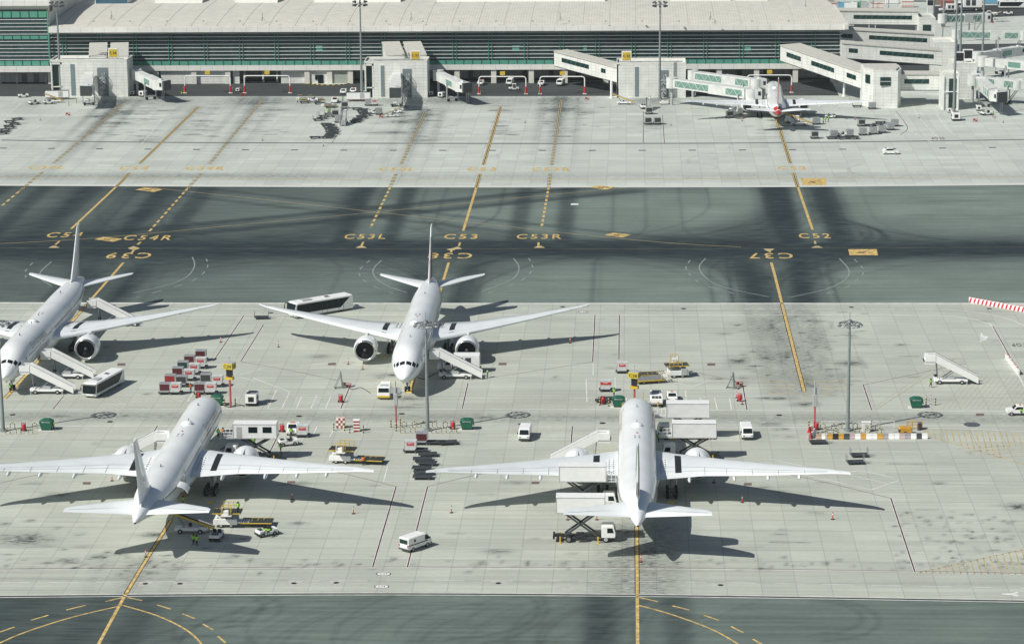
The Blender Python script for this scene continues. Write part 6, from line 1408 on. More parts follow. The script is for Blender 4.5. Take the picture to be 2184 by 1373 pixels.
# catering
CTG='white catering trucks with raised boxes'
put('cater',mk_catering,'catering truck with open scissor lift below the tailplane of the lower right airliner',1250,1152,0,group=CTG)
put('cater',mk_catering,'catering truck with greyish box over the left wing root of the lower right airliner',1254,1083,0,group=CTG)
put('catlow',mk_catlow,'nearer of the two white catering trucks right of the lower right airliner',1470,978,180,group=CTG); put('catlow',mk_catlow,'farther of the two white catering trucks right of the lower right airliner',1457,934,180,group=CTG)
put('ambu',mk_ambulift,'white lift vehicle with two dark windows at the front door of the lower left airliner',537,979,180)
put('boxt',mk_boxtruck,'white truck with box body parked behind the stairs at the centre airliner',978,793,180)
put('cabt',mk_cabtruck,'white tow truck with yellow bumper facing the camera at the centre airliner nose',821,846,269)
# loaders
LG='yellow railed cargo loaders'
put('loader',mk_loader,'cargo loader with yellow rails beside the right wingtip of the lower left airliner',744,985,172,group=LG,scale=1.0); put('loader',mk_loader,'cargo loader with worker on it behind the tailplane of the lower left airliner',500,1120,180,group=LG); put('loader',mk_loader,'cargo loader with raised yellow frame parked right of the C28 stand sign',1432,803,10,group=LG)
put('deck',mk_deckloader,'flat grey cargo deck with yellow edges directly beyond the lower right airliner nose',1349,880,270); put('gse',mk_gse,'white ground unit with three dark panels next to the flat cargo deck',1400,862,270)
put('loader2',mk_deckloader,'second flat grey deck with yellow rails behind the C28 stand sign',1385,815,195,scale=.8)
put('gen',mk_generator,'white generator on wheels by the C29 stand sign',538,862,270,group='white generators'); put('gen',mk_generator,'white generator beside the left C 54 boarding bridge foot',305,206,250,group='white generators',scale=.85); put('gen',mk_generator,'white generator beside the middle C 53 boarding bridge foot',942,208,250,group='white generators',scale=.8); put('gen',mk_generator,'white cabinet trailer at the foot of the front right mast',2038,257,270,group='white generators',scale=1.15)
put('belt',mk_beltloader,'belt loader under the tail of the lower left airliner',408,1135,180,group='belt loaders'); put('belt',mk_beltloader,'belt loader at the rear hold of the red-tailed airliner',1705,268,170,group='belt loaders'); put('belt',mk_beltloader,'white belt loader among the dollies near the middle C 53 block',835,250,10,group='belt loaders',scale=.8); put('belt',mk_beltloader,'white belt loader parked left of the stairs near the right C 52 block',1331,223,178,group='belt loaders',scale=.9)
TG='white baggage tractors'
for lab,x,y,rz in (('baggage tractor carrying two workers in green vests',569,1141,215),('baggage tractor in the tailplane shadow of the lower left airliner',462,1149,265),('baggage tractor beside the walking worker near the lift vehicle',615,949,200),('dark topped baggage tractor nearest the terminal at far left',50,208,200),('dark topped baggage tractor just left of the white truck at the left C 54 block',104,222,200),
  ('dark topped baggage tractor between two others at far left',73,223,215),('white baggage tractor on the terminal road between two gantries',1096,193,190),('white baggage tractor with striped cover among the dollies',797,243,190),('white baggage tractor at the red-tailed airliner hold',1771,252,350),('baggage tractor in front of the dolly row near the terminal',668,217,180)): put('tug' if 'road' not in lab else 'cabtug',mk_tug if 'road' not in lab else mk_cabtug,lab,x,y,rz,group=TG,scale=1.1)
# containers by the C29 sign: (px, py bottom centre, kind)
def U(kind):
    return {'w':('uld_w',lambda l: mk_uld(l)),'g':('uld_g',lambda l: mk_uld(l,logo=False)),'m':('uld_m',lambda l: mk_uld(l,MAROON,logo=False)),'v':('uld_v',lambda l: mk_uld(l,mat('dark_green_curtain',(.02,.05,.04),.7),logo=False)),'gm':('uld_gm',lambda l: mk_uld(l,mat('dark_curtain',(.05,.05,.05),.7),logo=False)),'r':('uld_r',lambda l: mk_uld(l,mat('red_curtain',(.30,.03,.03),.7),logo=False)),'s':('uld_s',lambda l: mk_uld(l,stripe=True))}[kind]
DESC={'w':'silver container with red label','g':'plain silver container','m':'container with maroon curtain','v':'container with dark green curtain','gm':'container with dark grey curtain','r':'container with bright red curtain','s':'silver container with full-width red stripe'}
uld=[(429,771,'m','alone at the back of the cluster by the C29 sign'),(405,782,'m','at the left of the second row by the C29 sign'),(429,787,'w','at the right of the second row by the C29 sign'),(391,795,'v','in the third row by the C29 sign'),(415,800,'w','in the third row by the C29 sign'),(380,808,'m','at the left of the fourth row by the C29 sign'),(404,813,'w','in the fourth row by the C29 sign'),
 (364,824,'r','at the left of the fifth row by the C29 sign'),(388,826,'gm','in the fifth row by the C29 sign'),(353,842,'m','at the front left corner of the cluster by the C29 sign'),(375,842,'w','second from left in the front row by the C29 sign'),(440,822,'gm','behind the front right pair by the C29 sign'),(464,826,'w','at the far right of the cluster by the C29 sign'),(427,842,'m','third in the front row by the C29 sign'),(450,842,'w','rightmost in the front row by the C29 sign'),
 (1292,836,'s','near the red extinguisher left of the C28 sign'),(1327,797,'w','left behind the C28 sign on a caged dolly'),(876,966,'w','left of the maroon box by the mast hoops'),(900,949,'m','just below the mast hoop rails'),(646,933,'w','behind the white pickup'),
 (1837,272,'gm','at the left of the train behind the red-tailed airliner'),(1812,294,'g','at the left of the curved white row'),(1840,291,'g','second in the curved white row'),(1862,289,'g','third in the curved white row'),(1881,286,'g','fourth in the curved white row'),(1899,280,'g','fifth in the curved white row'),(1908,272,'g','last in the curved white row'),(1737,298,'gm','alone in front of the curved white row'),(1778,296,'g','with torn wrap next to the lone dark one'),(1741,268,'g','on the belt of the red-tailed airliner hold'),(1860,235,'g','standing by the angular tower'),
 (786,228,'g','left of a pair near the middle gate'),(798,228,'w','right of a pair near the middle gate'),(1384,246,'gm','behind the stairs near the right C 52 block'),(1382,268,'gm','in front of the stairs near the right C 52 block'),(1402,268,'gm','on the red line near the C 52 block')]
for x,y,k,wh in uld:
    kk,fn=U(k); kk2=kk; put(kk2,fn,DESC[k]+' '+wh,x,y-2,0 if y>500 else 8,group='cargo containers on dollies')
# dolly trains
def train(pts,n,desc,kind='dolly',rz=0,step=None,sc_=1.0):
    W=[G(*p) for p in smooth(pts)]; tot=sum((b-a).length for a,b in zip(W,W[1:]))
    for i in range(n):
        d=tot*(i/(max(n-1,1))); acc=0; q=W[-1]
        for a,b in zip(W,W[1:]):
            l_=(b-a).length
            if acc+l_>=d: q=a.lerp(b,(d-acc)/max(l_,1e-6)); break
            acc+=l_
        put('dolly' if kind=='dolly' else 'cagedolly',mk_dolly if kind=='dolly' else mk_cagedolly,'%s dolly, %s from near end in %s'%('empty black' if kind=='dolly' else 'black caged',ORD[i],desc),0,0,rz+math.sin(i*1.7)*11,world=(q.x+.55*math.sin(i*2.9),q.y+.25*math.cos(i*4.1)),group=desc,scale=sc_)
train([(901,1022),(903,1002),(907,985),(905,970),(898,964)],7,'the dolly column beside the wingtip')
train([(930,948),(954,947)],2,'the dolly pair below the hoop rails')
train([(1284,858),(1290,852)],2,'the dollies by the red extinguisher',rz=0,sc_=.8)
train([(697,296),(708,288),(707,278),(698,267)],11,'the long dark park by the red lines',rz=4)
train([(672,296),(668,294)],1,'the single dolly left of the dark park')
train([(757,262),(768,254),(779,246),(774,238),(764,234)],11,'the curved dark park by the belt loader',rz=4)
train([(679,258),(690,252),(700,246)],4,'the tangled row behind two workers','cage',rz=20)
train([(650,221),(676,222),(695,225),(702,231)],4,'the row along the terminal road','cage',rz=10)
train([(5,287),(12,280),(20,273),(28,267)],6,'the dolly train at the far left edge',rz=25)
train([(20,262),(36,256)],2,'the second line at the far left edge',rz=25)
train([(1775,297),(1822,297)],3,'the row before the curved white containers',rz=8)
train([(1855,270),(1870,268),(1880,264)],3,'the row behind the curved white containers',rz=8)
for lab,x,y,rz in (('black caged dolly in front of the striped barrier island',1744,946,5),('black caged dolly nearest the camera on the right apron',1824,989,8),('empty black dolly with raised bar behind the caged one on the right apron',1832,974,5),('black caged dolly near the left wingtip of the centre airliner',558,680,5),('dark dolly at the gate block C 53 corner',862,230,0),('black dolly beside the angular tower foot',1828,229,0)): put('cagedolly',mk_cagedolly,lab,x,y,rz,group='single dollies',scale=.9)
for x,y,lab,z in ((733,271,'grey passenger stairs pointing at the camera in the dolly park near the middle gate',0),(1382,240,'narrow passenger stairs pointing at the camera near the right C 52 block',0)): put('stairs',mk_stairs,lab,x,y-6,90,group='mobile passenger stairs',scale=.86 if x<1000 else .72)
# dumpsters, extinguishers, cones
for lab,x,y in (('green dumpster with a worker beside it at lower left',100,916),('green dumpster half hidden by the lower left airliner nose',463,864),('green dumpster right of the centre mast hoop rails',996,915),('green dumpster with white lettering left of the lower right airliner nose',1319,867),('green dumpster beside striped bollards on the right apron',1954,869)): put('dump',mk_dumpster,lab,x,y,0,group='green dumpsters',scale=1.03)
for i,(x,y,wh) in enumerate(((51,919,'by the left hoop rails'),(966,915,'by the centre hoop rails'),(1286,862,'left of the C28 dumpster'),(727,858,'at the end of the red line near the ladder'),(1578,856,'next to the cones by the parking boxes'),(602,921,'right of the lift vehicle'),(1741,917,'on the barrier island'),(424,852,'left of the half hidden dumpster'))): put('ext',mk_exting,'red wheeled fire extinguisher '+wh,x,y,0,group='red wheeled extinguishers')
for x,y,wh in ((145,247,'left of the left C 54 shadow'),(813,252,'right of the dolly park'),(1252,214,'near the gantry foot'),(738,826,'beside the left ladder'),(1577,824,'beside the right ladder'),(2080,260,'right of the front mast cabinet'),(518,205,'between the two left gantries')): put('rack',mk_redstand,'red chock rack '+wh,x,y,0,group='red chock racks')
cones=[(594,740,'below the left wing of the centre airliner'),(743,777,'left of the centre airliner left engine'),(774,788,'just in front of the centre airliner left engine'),(1216,732,'in the right wing shadow of the centre airliner'),(471,730,'in the wing shadow of the left-edge airliner'),(1571,848,'nearest the right ladder'),(1583,862,'against the red line by the parking boxes'),(754,1095,'between wing shadow and the red line at lower left'),(963,1093,'right of the pair of red lines'),(1522,1029,'in the engine shadow of the lower right airliner'),(1583,1071,'below the right wing shadow of the lower right airliner'),(1776,1107,'farthest right on the lower apron'),(1367,1198,'on the yellow line behind the lower right airliner'),(311,1187,'on the yellow line behind the lower left airliner'),(239,1025,'under the left engine of the lower left airliner'),(623,1064,'in the right wing shadow of the lower left airliner'),(1211,1108,'left below the lower right airliner tailplane'),(1273,1108,'between the scissor arms and the tailplane'),(86,257,'on the far left apron'),(1431,268,'by the red line near the right gate'),(1824,256,'right of the red-tailed airliner'),(1886,262,'left of the curved container row'),(2030,790,'behind the lone stairs'),(1583,258,'under the left engine of the red-tailed airliner')]
for x,y,wh in cones: put('cone',mk_cone,'slim red cone '+wh,x,y,0,group='slim red cones')
# hoop rails and bollards
hp=[(x,y,'centre mast') for x,y in ((862,912),(884,912),(903,911),(927,912),(950,912),(859,924),(881,924),(925,924),(947,924),(969,924))]+[(x,y,'left mast') for x,y in ((27,914),(74,914),(17,926),(40,926),(65,926))]+[(x,y,'barrier island mast') for x,y in ((1755,916),(1778,917),(1800,916),(1824,915),(1850,916),(1872,917),(1759,925),(1782,926),(1828,924),(1850,925),(1875,926))]
cnt={}
for x,y,wh in hp:
    cnt[wh]=cnt.get(wh,0)+1
    back=[p for p in hp if p[2]==wh and abs(p[1]-y)<5]; kth=sorted(back).index((x,y,wh)); row='back' if y<920 else 'front'
    put('hoop',mk_hoop,'striped hoop rail, %s from left in the %s row at the %s'%(ORD[kth],row,wh),x,y,0,group='striped hoop rails')
bl=[(834,911,'leftmost at the guidance pole'),(845,919,'in front of the guidance pole'),(854,908,'right of the guidance pole'),(712,918,'left of the checkered board'),(735,918,'right of the checkered board'),(746,923,'left of the striped board'),(775,923,'right of the striped board'),(479,866,'left of the C29 post'),(502,866,'right of the C29 post'),(418,853,'left of the half hidden dumpster'),(1279,864,'left of the red extinguisher by C28'),(1298,866,'right of the red extinguisher by C28'),(1975,864,'left of the white post by the right dumpster'),(1995,864,'right of the white post by the right dumpster'),(1725,913,'at the left end of the island'),(1858,911,'behind the white cabinet'),(392,196,'at the first gantry left foot'),(496,196,'at the first gantry right foot'),(1120,204,'at the third gantry right foot'),(1025,204,'at the third gantry left foot'),(1150,204,'at the fourth gantry left foot'),(1434,224,'first by the right C 52 mast'),(1427,222,'second by the right C 52 mast'),(147,226,'first in front of the white truck at C 54'),(163,220,'second in front of the white truck at C 54')]
for x,y,wh in bl: put('boll',mk_bollard,'black and yellow striped bollard '+wh,x,y,0,group='striped bollards')
# checkered and striped boards
def board(label,x,y,kind):
    t=thing('marker_board',label,'marker board',G(x,y)); b=MB(); b.box((0,0,1.0),(1.5,.9,1.9) if kind=='c' else (1.15,.9,2.3),ch=.03); b.build('block',WHITE,t); b=MB()
    if kind=='c':
        for i in range(4):
            for j in range(4):
                if (i+j)%2==0: b.box((-.56+.375*i,-.46,.3+.46*j),(.37,.03,.45)); 
                if (i+j)%2==0 and j<2: b.box((-.56+.375*i,-.2+.4*j,1.955),(.37,.38,.02))
    else:
        for j in range(4): b.box((0,-.46,.15+.55*j),(1.12,.03,.27))
    b.build('red_pattern',mat('board_red',(.38,.07,.05),.6),t); return t
board('red and white checkered marker board left of the centre mast',727,912,'c'); board('red and white horizontally striped marker board',761,919,'s')
# stand signs
def stand_sign(label,s,x,y,h=7.6):
    t=thing('stand_sign',label,'stand sign',G(x,y),0,'yellow stand number signs'); b=MB(); b.tube((0,0,0),(0,0,h-3.0),.2,n=12); b.build('red_post',mat('pink_red_post',(.55,.12,.12),.5),t)
    b=MB(); b.box((0,0,h-2.6),(1.5,.8,.5)); b.build('lower_sign',YELLOW,t); b=MB(); b.box((0,0,h-1.55),(.95,.8,1.3)); b.build('display_unit',BLACK,t)
    b=MB(); b.prism([(-.95,h-.85),(.95,h-.85),(.95,h+.25),(-.95,h+.25)],-.75,.75,.02); sb=b.build('number_box',mat('sign_lemon',(.62,.50,.05),.5),t); Bx(sb,'box_top',LIGHTG,(0,0,h+.28),(1.8,1.4,.05))
    lettered(sb,s,(-.0,-.78,h-.3),1.5,.55,bold=.01,name='sign_lettering'); lettered(sb,s,(.98,0,h-.3),1.2,.55,90,name='sign_lettering',bold=.01)
    b=MB(); b.tube((0,0,h+.3),(0,0,h+1.2),.04); b.tube((0,0,h+1.1),(0,0,h+1.35),.12); b.build('beacon_rod',LIGHTG,t); t.rotation_euler=(0,0,R(-20)); return t
stand_sign('yellow C29 stand sign on a red post left of centre','C29',492,868,8.0); stand_sign('yellow C28 stand sign beyond the lower right airliner nose','C28',1353,868,6.3)
def guidance(label,x,y,h):
    t=thing('docking_guidance_pole',label,'guidance pole',G(x,y),0,'docking guidance poles'); b=MB(); b.tube((0,0,0),(0,0,h*.5),.17,n=10); b.build('red_post',mat('pink_red_post',(0,0,0)),t); b=MB(); b.tube((0,0,h*.5),(0,0,h),.12,n=10); b.build('upper_post',LIGHTG,t)
    b=MB(); b.box((0,.2,h-1.7),(1.75,.25,1.0)); b.build('display_panel',LIGHTG,t); b=MB(); b.box((0,.1,h*.5+.9),(.75,.5,2.2),ch=.06); b.build('sensor_box',LIGHTG,t); return t
guidance('white guidance panel on a red pole at the centre airliner nose',845,912,8.4); guidance('white guidance panel on a red pole at the end of the C37 line',1737,916,8.6)
sp=thing('striped_post','thin red and white post between bollards by the right dumpster','post',G(1985,865)); b=MB(); c=MB()
for k in range(8): (b if k%2 else c).tube((0,0,k*.25),(0,0,k*.25+.25),.07,n=8)
b.build('red_bands',RED,sp); c.build('white_bands',WHITE,sp)
# barrier island
cols=[('white and tan',WHITE,mat('barrier_tan',(.5,.36,.28),.6)),('black and orange',BLACK,mat('barrier_orange',(.62,.34,.06),.6)),('black and orange',DGREY,mat('barrier_orange',(0,0,0))),('white and pale pink',WHITE,mat('barrier_pink',(.55,.42,.42),.6)),('white and orange',WHITE,mat('barrier_orange',(0,0,0))),('orange and white',mat('barrier_orange',(0,0,0)),WHITE),('white and grey',WHITE,mat('barrier_mauve',(.38,.36,.40),.6)),('pink and white',mat('barrier_pink',(0,0,0)),WHITE),('white and grey',WHITE,mat('barrier_mauve',(0,0,0))),('white and black',WHITE,DGREY)]
a=G(1752,936); b_=G(1966,935)
nB=10
for i in range(nB):
    n_,m1,m2=cols[i]; p=a.lerp(b_,i/(nB-1)); t=mk_jersey('%s plastic barrier, %s from left along the island front'%(n_,ORD[i]),m1,m2); t.location=(p.x,p.y,0); t['group']='barriers along the mast island'
for i,(x,y) in enumerate(((1734,927),(1728,920),(1731,933))): put('jers',mk_jersey,'red and white barrier, %s at the left end of the island'%ORD[i],x,y,70,group='barriers along the mast island')
cb=thing('equipment_cabinet','cream equipment cabinet on the barrier island beside the mast','cabinet',G(1847,920)); Bx(cb,'cabinet_body',PANEL,(0,0,.85),(1.45,.9,1.7),ch=.04); Bx(cb,'cabinet_door',LIGHTG,(.1,-.46,.8),(.5,.03,1.1)); Bx(cb,'cabinet_roof',WHITE,(0,0,1.73),(1.6,1.0,.08))
ym=thing('yellow_compressor','yellow towed compressor at the right end of the barrier island','compressor',G(1930,925)); b=MB(); b.prism([(-1.1,.3),(1.1,.3),(1.2,.8),(1.0,1.25),(-.9,1.35),(-1.15,1.0)],-.7,.7,.1); b.build('housing',mat('machine_amber',(.62,.33,.04),.5),ym); Bx(ym,'side_grille',DGREY,(-1.0,-.3,.75),(.3,.85,.5)); wheels(ym,(0,),.75,.32,.2); b=MB(); b.path([(-.9,0,.4),(-1.9,0,.35)],.05); b.build('tow_bar',GREYM,ym)
yr=thing('yellow_barrier_frame','dull yellow steel frame behind the towed compressor','frame',G(1950,915)); b=MB()
for x in(-1.3,-.4,.5,1.3): b.path([(x,0,0),(x,0,1.4)],.09)
b.path([(-1.3,0,1.4),(1.3,0,1.4)],.09); b.path([(-1.3,0,.8),(1.3,0,.8)],.07); b.build('frame_tube',mat('machine_amber',(0,0,0)),yr); Bx(yr,'tool_box',mat('machine_amber',(0,0,0)),(.9,.2,.7),(.9,.7,1.2),ch=.05)
bn=thing('waste_drum','dark drum with blue lid at the right end of the island','drum',G(1960,917)); b=MB(); b.tube((0,0,0),(0,0,1.3),.3,n=14); b.build('drum_body',DGREY,bn); b=MB(); b.tube((0,0,1.3),(0,0,1.42),.33,n=14); b.build('lid',BLUE,bn)
for x,y,wh in ((1775,914,'left'),(1880,914,'right')):
    t=thing('white_railing','thin white railing at the %s of the mast island'%wh,'railing',G(x,y)); b=MB(); b.path([(-2.2,0,0),(-2.2,0,1.3),(2.2,0,1.3),(2.2,0,0)],.04); b.path([(-2.2,0,.7),(2.2,0,.7)],.03); b.build('rail_tube',WHITE,t)
# red and white barrier line at the upper right of the near apron
a=G(2076,646); b_=G(2196,668)
for i in range(8):
    p=a.lerp(b_,i/7); ang=math.degrees(math.atan2(b_.y-a.y,b_.x-a.x)); put('sj',mk_stripejersey,'red and white striped barrier, %s from left at the taxiway edge'%ORD[i],0,0,ang,world=(p.x,p.y),group='striped barriers at the taxiway edge',scale=1.0)
a=G(2148,768); b_=G(2170,797)
for i in range(5):
    p=a.lerp(b_,i/4); ang=math.degrees(math.atan2(b_.y-a.y,b_.x-a.x)); put('sj',mk_stripejersey,'red and white barrier, %s from the far end of the diagonal row at right'%ORD[i],0,0,ang+180,world=(p.x,p.y),group='diagonal barrier row')
# barriers below the corner block
for i in range(9):
    x=8+i*13.5 if i<4 else 30+i*13.5
    put('jers',mk_jersey,'red and white barrier, %s from left under the green corner block'%ORD[i],x if i<4 else 76+(i-4)*11,174,3,group='barriers under the corner block')
# ladders
put('ladder',mk_ladder,'tall step ladder left of the centre airliner nose',727,827,20,group='step ladders'); put('ladder',mk_ladder,'tall step ladder on the right between the stands',1563,828,-20,group='step ladders')
# white long truck bodies by C54 and C53
def longbox(label,x,y):
    t=thing('service_container',label,'container unit',G(x,y),2,'long white service containers'); b=MB(); b.box((0,0,1.75),(7.4,2.3,2.1),ch=.05); bo=b.build('container_body',WHITE,t); Bx(bo,'access_panel',LIGHTG,(1.2,-1.16,1.8),(1.4,.03,1.7)); Bx(bo,'roof_trim',DGREY,(0,0,2.83),(7.3,2.2,.06)); b=MB()
    for i in range(6): b.box((-3.2+i*1.25,-1.3,.5),(.1,.1,.7))
    b.build('legs',RED,t); Bx(t,'base_beam',BLACK,(0,0,.6),(7.4,1.8,.2)); return t
longbox('long white container unit standing on wheels left of the left C 54 block',123,212); longbox('long white container unit with red legs left of the middle C 53 block',765,216)
put('belt',mk_beltloader,'white wheeled loader below the left C 54 container unit',118,219,180,group='belt loaders',scale=.75)
put('stg',mk_generator,'wheeled undercarriage unit beneath the left C 54 short bridge',186,222,270,scale=.7); put('stg',mk_generator,'wheeled undercarriage unit beneath the middle C 53 short bridge',843,227,270,scale=.7); put('stg',mk_generator,'wheeled undercarriage unit beneath the round cab at right',2087,236,270,scale=.75)
put('lugt',mk_gse,'red and grey fuel service vehicle by the right C 52 mast',1416,223,190,scale=.55)
for lab,x,y,rz in (('dark service vehicle under the left engine of the red-tailed airliner',1568,246,190),('grey service vehicle under the rear of the red-tailed airliner',1688,262,180)): put('cabt2',lambda l: mk_cabtruck(l),lab,x,y,rz,scale=.9)
# far background right
def cbox(label,x,y,m_,L_=6.0,h=2.6,rz=0):
    t=thing('freight_container',label,'freight container',G(x,y),rz,'freight containers beyond the terminal'); b=MB(); b.box((0,0,h/2+.15),(L_,2.4,h),ch=.05); bd=b.build('container_body',m_,t); b=MB()
    for k in range(8): b.box((-L_/2+L_*(k+.5)/8,-1.21,h/2+.15),(.08,.03,h*.9))
    b.build('ribs',LIGHTG,bd); return t
cc=[(1779,20,'grey with pale red band',LIGHTG),(1801,20,'light blue',mat('container_blue',(.10,.36,.55),.5)),(1814,20,'white',WHITE),(1834,19,'green',mat('container_green',(.06,.32,.16),.5)),(1851,20,'light grey',LIGHTG),(1870,20,'white and red striped',PANEL),(1902,8,'white cab-like',WHITE),(1935,16,'white with red edge',PANEL),(1998,10,'brown',mat('container_brown',(.22,.13,.10),.6)),(2020,16,'dull red',mat('container_red',(.30,.12,.10),.6)),(2112,8,'sky blue',mat('container_blue',(0,0,0))),(2142,4,'white narrow',WHITE),(1765,6,'tan',mat('container_tan',(.36,.30,.22),.6)),(1960,4,'grey',GREYM),(2080,6,'dark grey',DGREY)]
for i,(x,y,n_,m_) in enumerate(cc): 
    t=cbox('%s freight container, %s in the row beyond the terminal'%(n_,ORD[i]),x,y,m_,5.2 if 'white and' not in n_ else 6)
    if 'red' in n_: Bx(t,'red_band',RED,(0,-1.23,2.35),(5.0,.03,.25)); Bx(t,'red_band',RED,(0,-1.23,.6),(5.0,.03,.25))
put('boxt',mk_boxtruck,'large white box truck on the far apron at upper right',2060,24,180,scale=1.5); put('boxt',mk_boxtruck,'white utility truck left of the large far box truck',2022,26,180,scale=.9)
put('tug',mk_tug,'dark small tractor beside the far tan pickup',2150,32,180,group=TG,scale=1.2); put('belt',mk_beltloader,'far white belt loader on the upper right apron',2115,42,0,group='belt loaders',scale=.8); put('rack',mk_redstand,'red chock rack on the far upper right apron',2116,50,0,group='red chock racks')
pv=MB(); pv.add([(*G(*p)[:2],.008) for p in ((1770,38),(1960,34),(1958,75),(1780,70))],[(0,1,2,3)]); pv.add([(*G(*p)[:2],.008) for p in ((1990,14),(2300,8),(2300,28),(1990,44))],[(0,1,2,3)]); pv.add([(*G(*p)[:2],.008) for p in ((1820,125),(2010,128),(2020,160),(1850,160))],[(0,1,2,3)]); pv.add([(*G(*p)[:2],.008) for p in ((2010,95),(2300,92),(2300,112),(2010,120))],[(0,1,2,3)]); struct(pv.build('far_road',ROADM))
for i,c in enumerate((1835,1862,1895,1990)):
    t=thing('lamp_post','thin dark lamp post, %s from left among the far freight containers'%ORD[i],'lamp post',G(c,24),0,'thin lamp posts in the container yard'); b=MB(); b.tube((0,0,0),(0,0,12),.16,.09); b.build('pole',GREYM,t); Bx(t,'lamp_head',DGREY,(.4,0,12),(1.2,.3,.2))
for c,r_,lab in ((1860,60,'white framed black screen between the far bridges'),(1984,30,'white framed black screen above the far block')):
    t=thing('stand_screen',lab,'sign',G(c,r_)); b=MB(); b.box((0,0,4.4),(3.0,.8,2.6)); 
    for d in(-1.2,1.2): b.box((d,0,1.5),(.25,.25,3.2))
    b.build('screen_frame',WHITE,t); b=MB(); b.box((0,-.42,4.4),(2.5,.06,2.1)); b.build('screen_panel',BLACK,t)
# people
HV,HO=HIVIS,HIORANGE
person('stand',HV,'person in green hi-vis vest on the lift platform at the airliner door',466,934,10,4.0); person('stand',HO,'person in orange vest on the lift platform at the airliner door',476,932,-30,4.0)
person('stand',HV,'left of two people in green vests standing in the tailplane shadow',413,1161,30); person('stand',HV,'right of two people in green vests standing in the tailplane shadow',420,1163,-10)
person('walk',HV,'person in green jacket walking beside the baggage tractor',599,965,160); person('stand',HV,'person in green vest standing in the fuselage shadow of the lower left airliner',391,1079,90)
person('stand',HV,'person in green vest on the cargo loader behind the lower left airliner',508,1092,0,2.3); person('sit',HV,'left seated person in green vest on the baggage tractor',564,1140,180,.3); person('sit',HV,'right seated person in green vest on the baggage tractor',573,1141,180,.3)
person('stand',HV,'person bending by the green dumpster at lower left',115,917,120); person('stand',HV,'person in green vest behind the white pickup',621,931,200); person('stand',HV,'person in green vest beneath the raised lift vehicle',541,952,40)
person('stand',HV,'person by the nose wheel of the left-edge airliner',22,836,150); person('stand',HV,'person at the platform of the nearer right catering truck',1405,944,90,3.9)
person('stand',HV,'left of three people in vests by the red-tailed airliner hold',1756,264,0); person('stand',HV,'middle of three people in vests by the red-tailed airliner hold',1761,261,90); person('stand',HV,'right of three people in vests by the red-tailed airliner hold',1767,259,40)
person('stand',HV,'left of two people in green vests in the dolly park near the middle gate',700,243,0); person('stand',HV,'right of two people in green vests in the dolly park near the middle gate',704,243,60); person('walk',HV,'person in pale vest by the second gantry foot',635,221,90); person('stand',HV,'person in dark clothes with yellow vest by the white pickup near the middle gate',731,217,20)
person('stand',HV,'person in green vest near the first gantry on the far apron',388,206,20); person('sit',HV,'driver in green vest leaning at the right edge pickup',2178,885,180,.45); person('stand',HO,'person in orange beside the generator end of the container cluster',407,836,30)

# hoses, cables and chocks
def hose(label,pts,r_=.07,m_=BLACK,cat='cable'):
    W=[G(*p,.08) for p in smooth(pts,5)]; o=W[0]; t=thing('ground_cable',label,cat,(o.x,o.y,0)); b=MB(); b.path([(w_.x-o.x,w_.y-o.y,.08) for w_ in W],r_,5); b.build('cable_run',m_,t); return t
hose('black cable running from the centre airliner nose to the box truck',[(880,800),(905,808),(930,796),(955,803)])
hose('black cable from the generator by the C29 sign toward the airliner nose',[(522,866),(505,862),(490,868),(470,861)])
hose('black hose lying between lift vehicle and fuselage of the lower left airliner',[(470,958),(490,948),(510,955),(530,962)],.09)
hose('thin dark cable crossing near the left ladder',[(738,822),(752,830),(770,826),(790,838)],.05)
hose('dark cable from the far guidance pole along the island',[(1737,918),(1752,922),(1770,916),(1790,921)],.05)
def mk_chock(label):
    t=thing('wheel_chock',label,'wheel chock'); b=MB()
    b.prism([(-.22,0),(.22,0),(.05,.22),(-.05,.22)],-.55,.55,.02); b.build('chock_block',YELLOW,t); b=MB(); b.path([(0,-.55,.1),(.1,-.9,.04)],.03); b.build('rope',BLACK,t); return t
for x,y,wh in ((872,837,'in front of the centre airliner nose wheel'),(868,828,'behind the centre airliner nose wheel'),(818,763,'at the left main wheels of the centre airliner'),(961,763,'at the right main wheels of the centre airliner'),(450,1072,'at the main wheels of the lower left airliner'),(1433,1072,'at the main wheels of the lower right airliner')): put('chock',mk_chock,'yellow wheel chock '+wh,x,y,90,group='yellow wheel chocks')

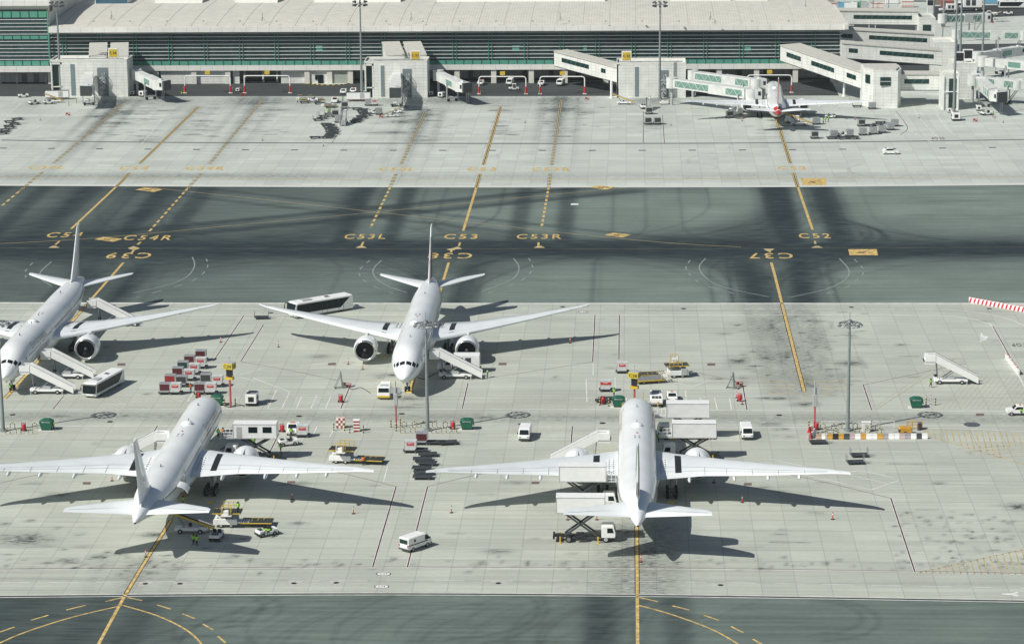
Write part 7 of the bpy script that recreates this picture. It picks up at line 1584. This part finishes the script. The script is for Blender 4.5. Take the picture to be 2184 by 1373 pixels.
# extra equipment crowding the terminal stands
for lab,x,y,rz,k in (('grey flat cargo deck by the second gantry foot',652,214,0,'deck'),('low cargo deck beside the tangled row near the terminal',676,214,10,'deck'),('grey flat loader in front of the middle gate block',705,228,0,'deck')):
    put('deck',mk_deckloader,lab,x,y,rz,group='flat decks near the terminal',scale=.6)
for lab,x,y,k in (('plain silver container in front of the grey stairs near the middle gate',722,262,'g'),('dark curtained container left of the grey stairs near the middle gate',715,250,'gm'),('dark curtained container behind the white pickup near the middle gate',735,232,'gm'),('plain silver container beside the belt loader near the middle gate',808,245,'g'),('dark curtained container under the tail of the red-tailed airliner',1700,252,'gm'),('dark curtained container at the left engine of the red-tailed airliner',1556,252,'gm')):
    kk,fn=U(k); put(kk,fn,lab,x,y,10,group='cargo containers on dollies')
for lab,x,y,rz in (('baggage tractor at the front of the curved white container row',1795,292,190),('baggage tractor behind the stairs near the C 52 block',1372,232,100),('baggage tractor at the head of the curved dark park',846,242,0),('baggage tractor parked under the round cab bridge at right',2105,246,200)): put('tug',mk_tug,lab,x,y,rz,group=TG,scale=1.1)
for lab,x,y in (('white utility unit between the two left gantries',508,196),('white utility unit beside the C 54 bridge column',283,203),('white utility unit beside the C 53 bridge column',920,204),('white utility unit under the glass bridges near the right gate',1480,206),('white utility unit at the foot of the lift block on the right',2025,240)): put('gen2',mk_generator,lab,x,y,265,group='white utility units',scale=.6)
for x,y,wh in ((2122,252,'by the round cab bridge at right'),(2140,262,'right of the round cab bridge'),(1960,252,'right of the angular tower'),(690,312,'below the dark park'),(1120,262,'on the empty far apron'),(560,300,'on the left far apron')): put('cone',mk_cone,'slim red cone '+wh,x,y,0,group='slim red cones')
hose('dark hose under the red-tailed airliner near its left engine',[(1560,250),(1580,254),(1600,249),(1625,253)],.1)
hose('dark cable at the foot of the round cab bridge',[(2085,240),(2100,246),(2115,240)],.1)
person('stand',HV,'person in green vest under the round cab bridge at right',2118,250,60); person('walk',HV,'person in green vest walking near the lone stairs',1985,826,200); person('stand',HO,'person in orange vest beside the cargo loader at the wingtip',775,992,150); person('stand',HV,'person in green vest beside the box truck at the centre airliner',1040,805,100); person('walk',HV,'person in green vest walking past the flat cargo deck',1310,846,0)

# thin air between the camera and the terminal
hz=MB(); hz.box((0,4250,63),(8040,9540,130)); h=hz.build('haze',(lambda m_:(setattr(m_,'use_nodes',True),m_.node_tree.nodes.clear(),(lambda n,l,o,v:(l.new(v.outputs[0],o.inputs['Volume']),v.inputs['Density'].__setattr__('default_value',0.000045),v.inputs['Color'].__setattr__('default_value',(.86,.93,.95,1))))(m_.node_tree.nodes,m_.node_tree.links,m_.node_tree.nodes.new('ShaderNodeOutputMaterial'),m_.node_tree.nodes.new('ShaderNodeVolumePrincipled')),m_)[-1])(bpy.data.materials.new('haze_air')))
h['kind']='stuff'
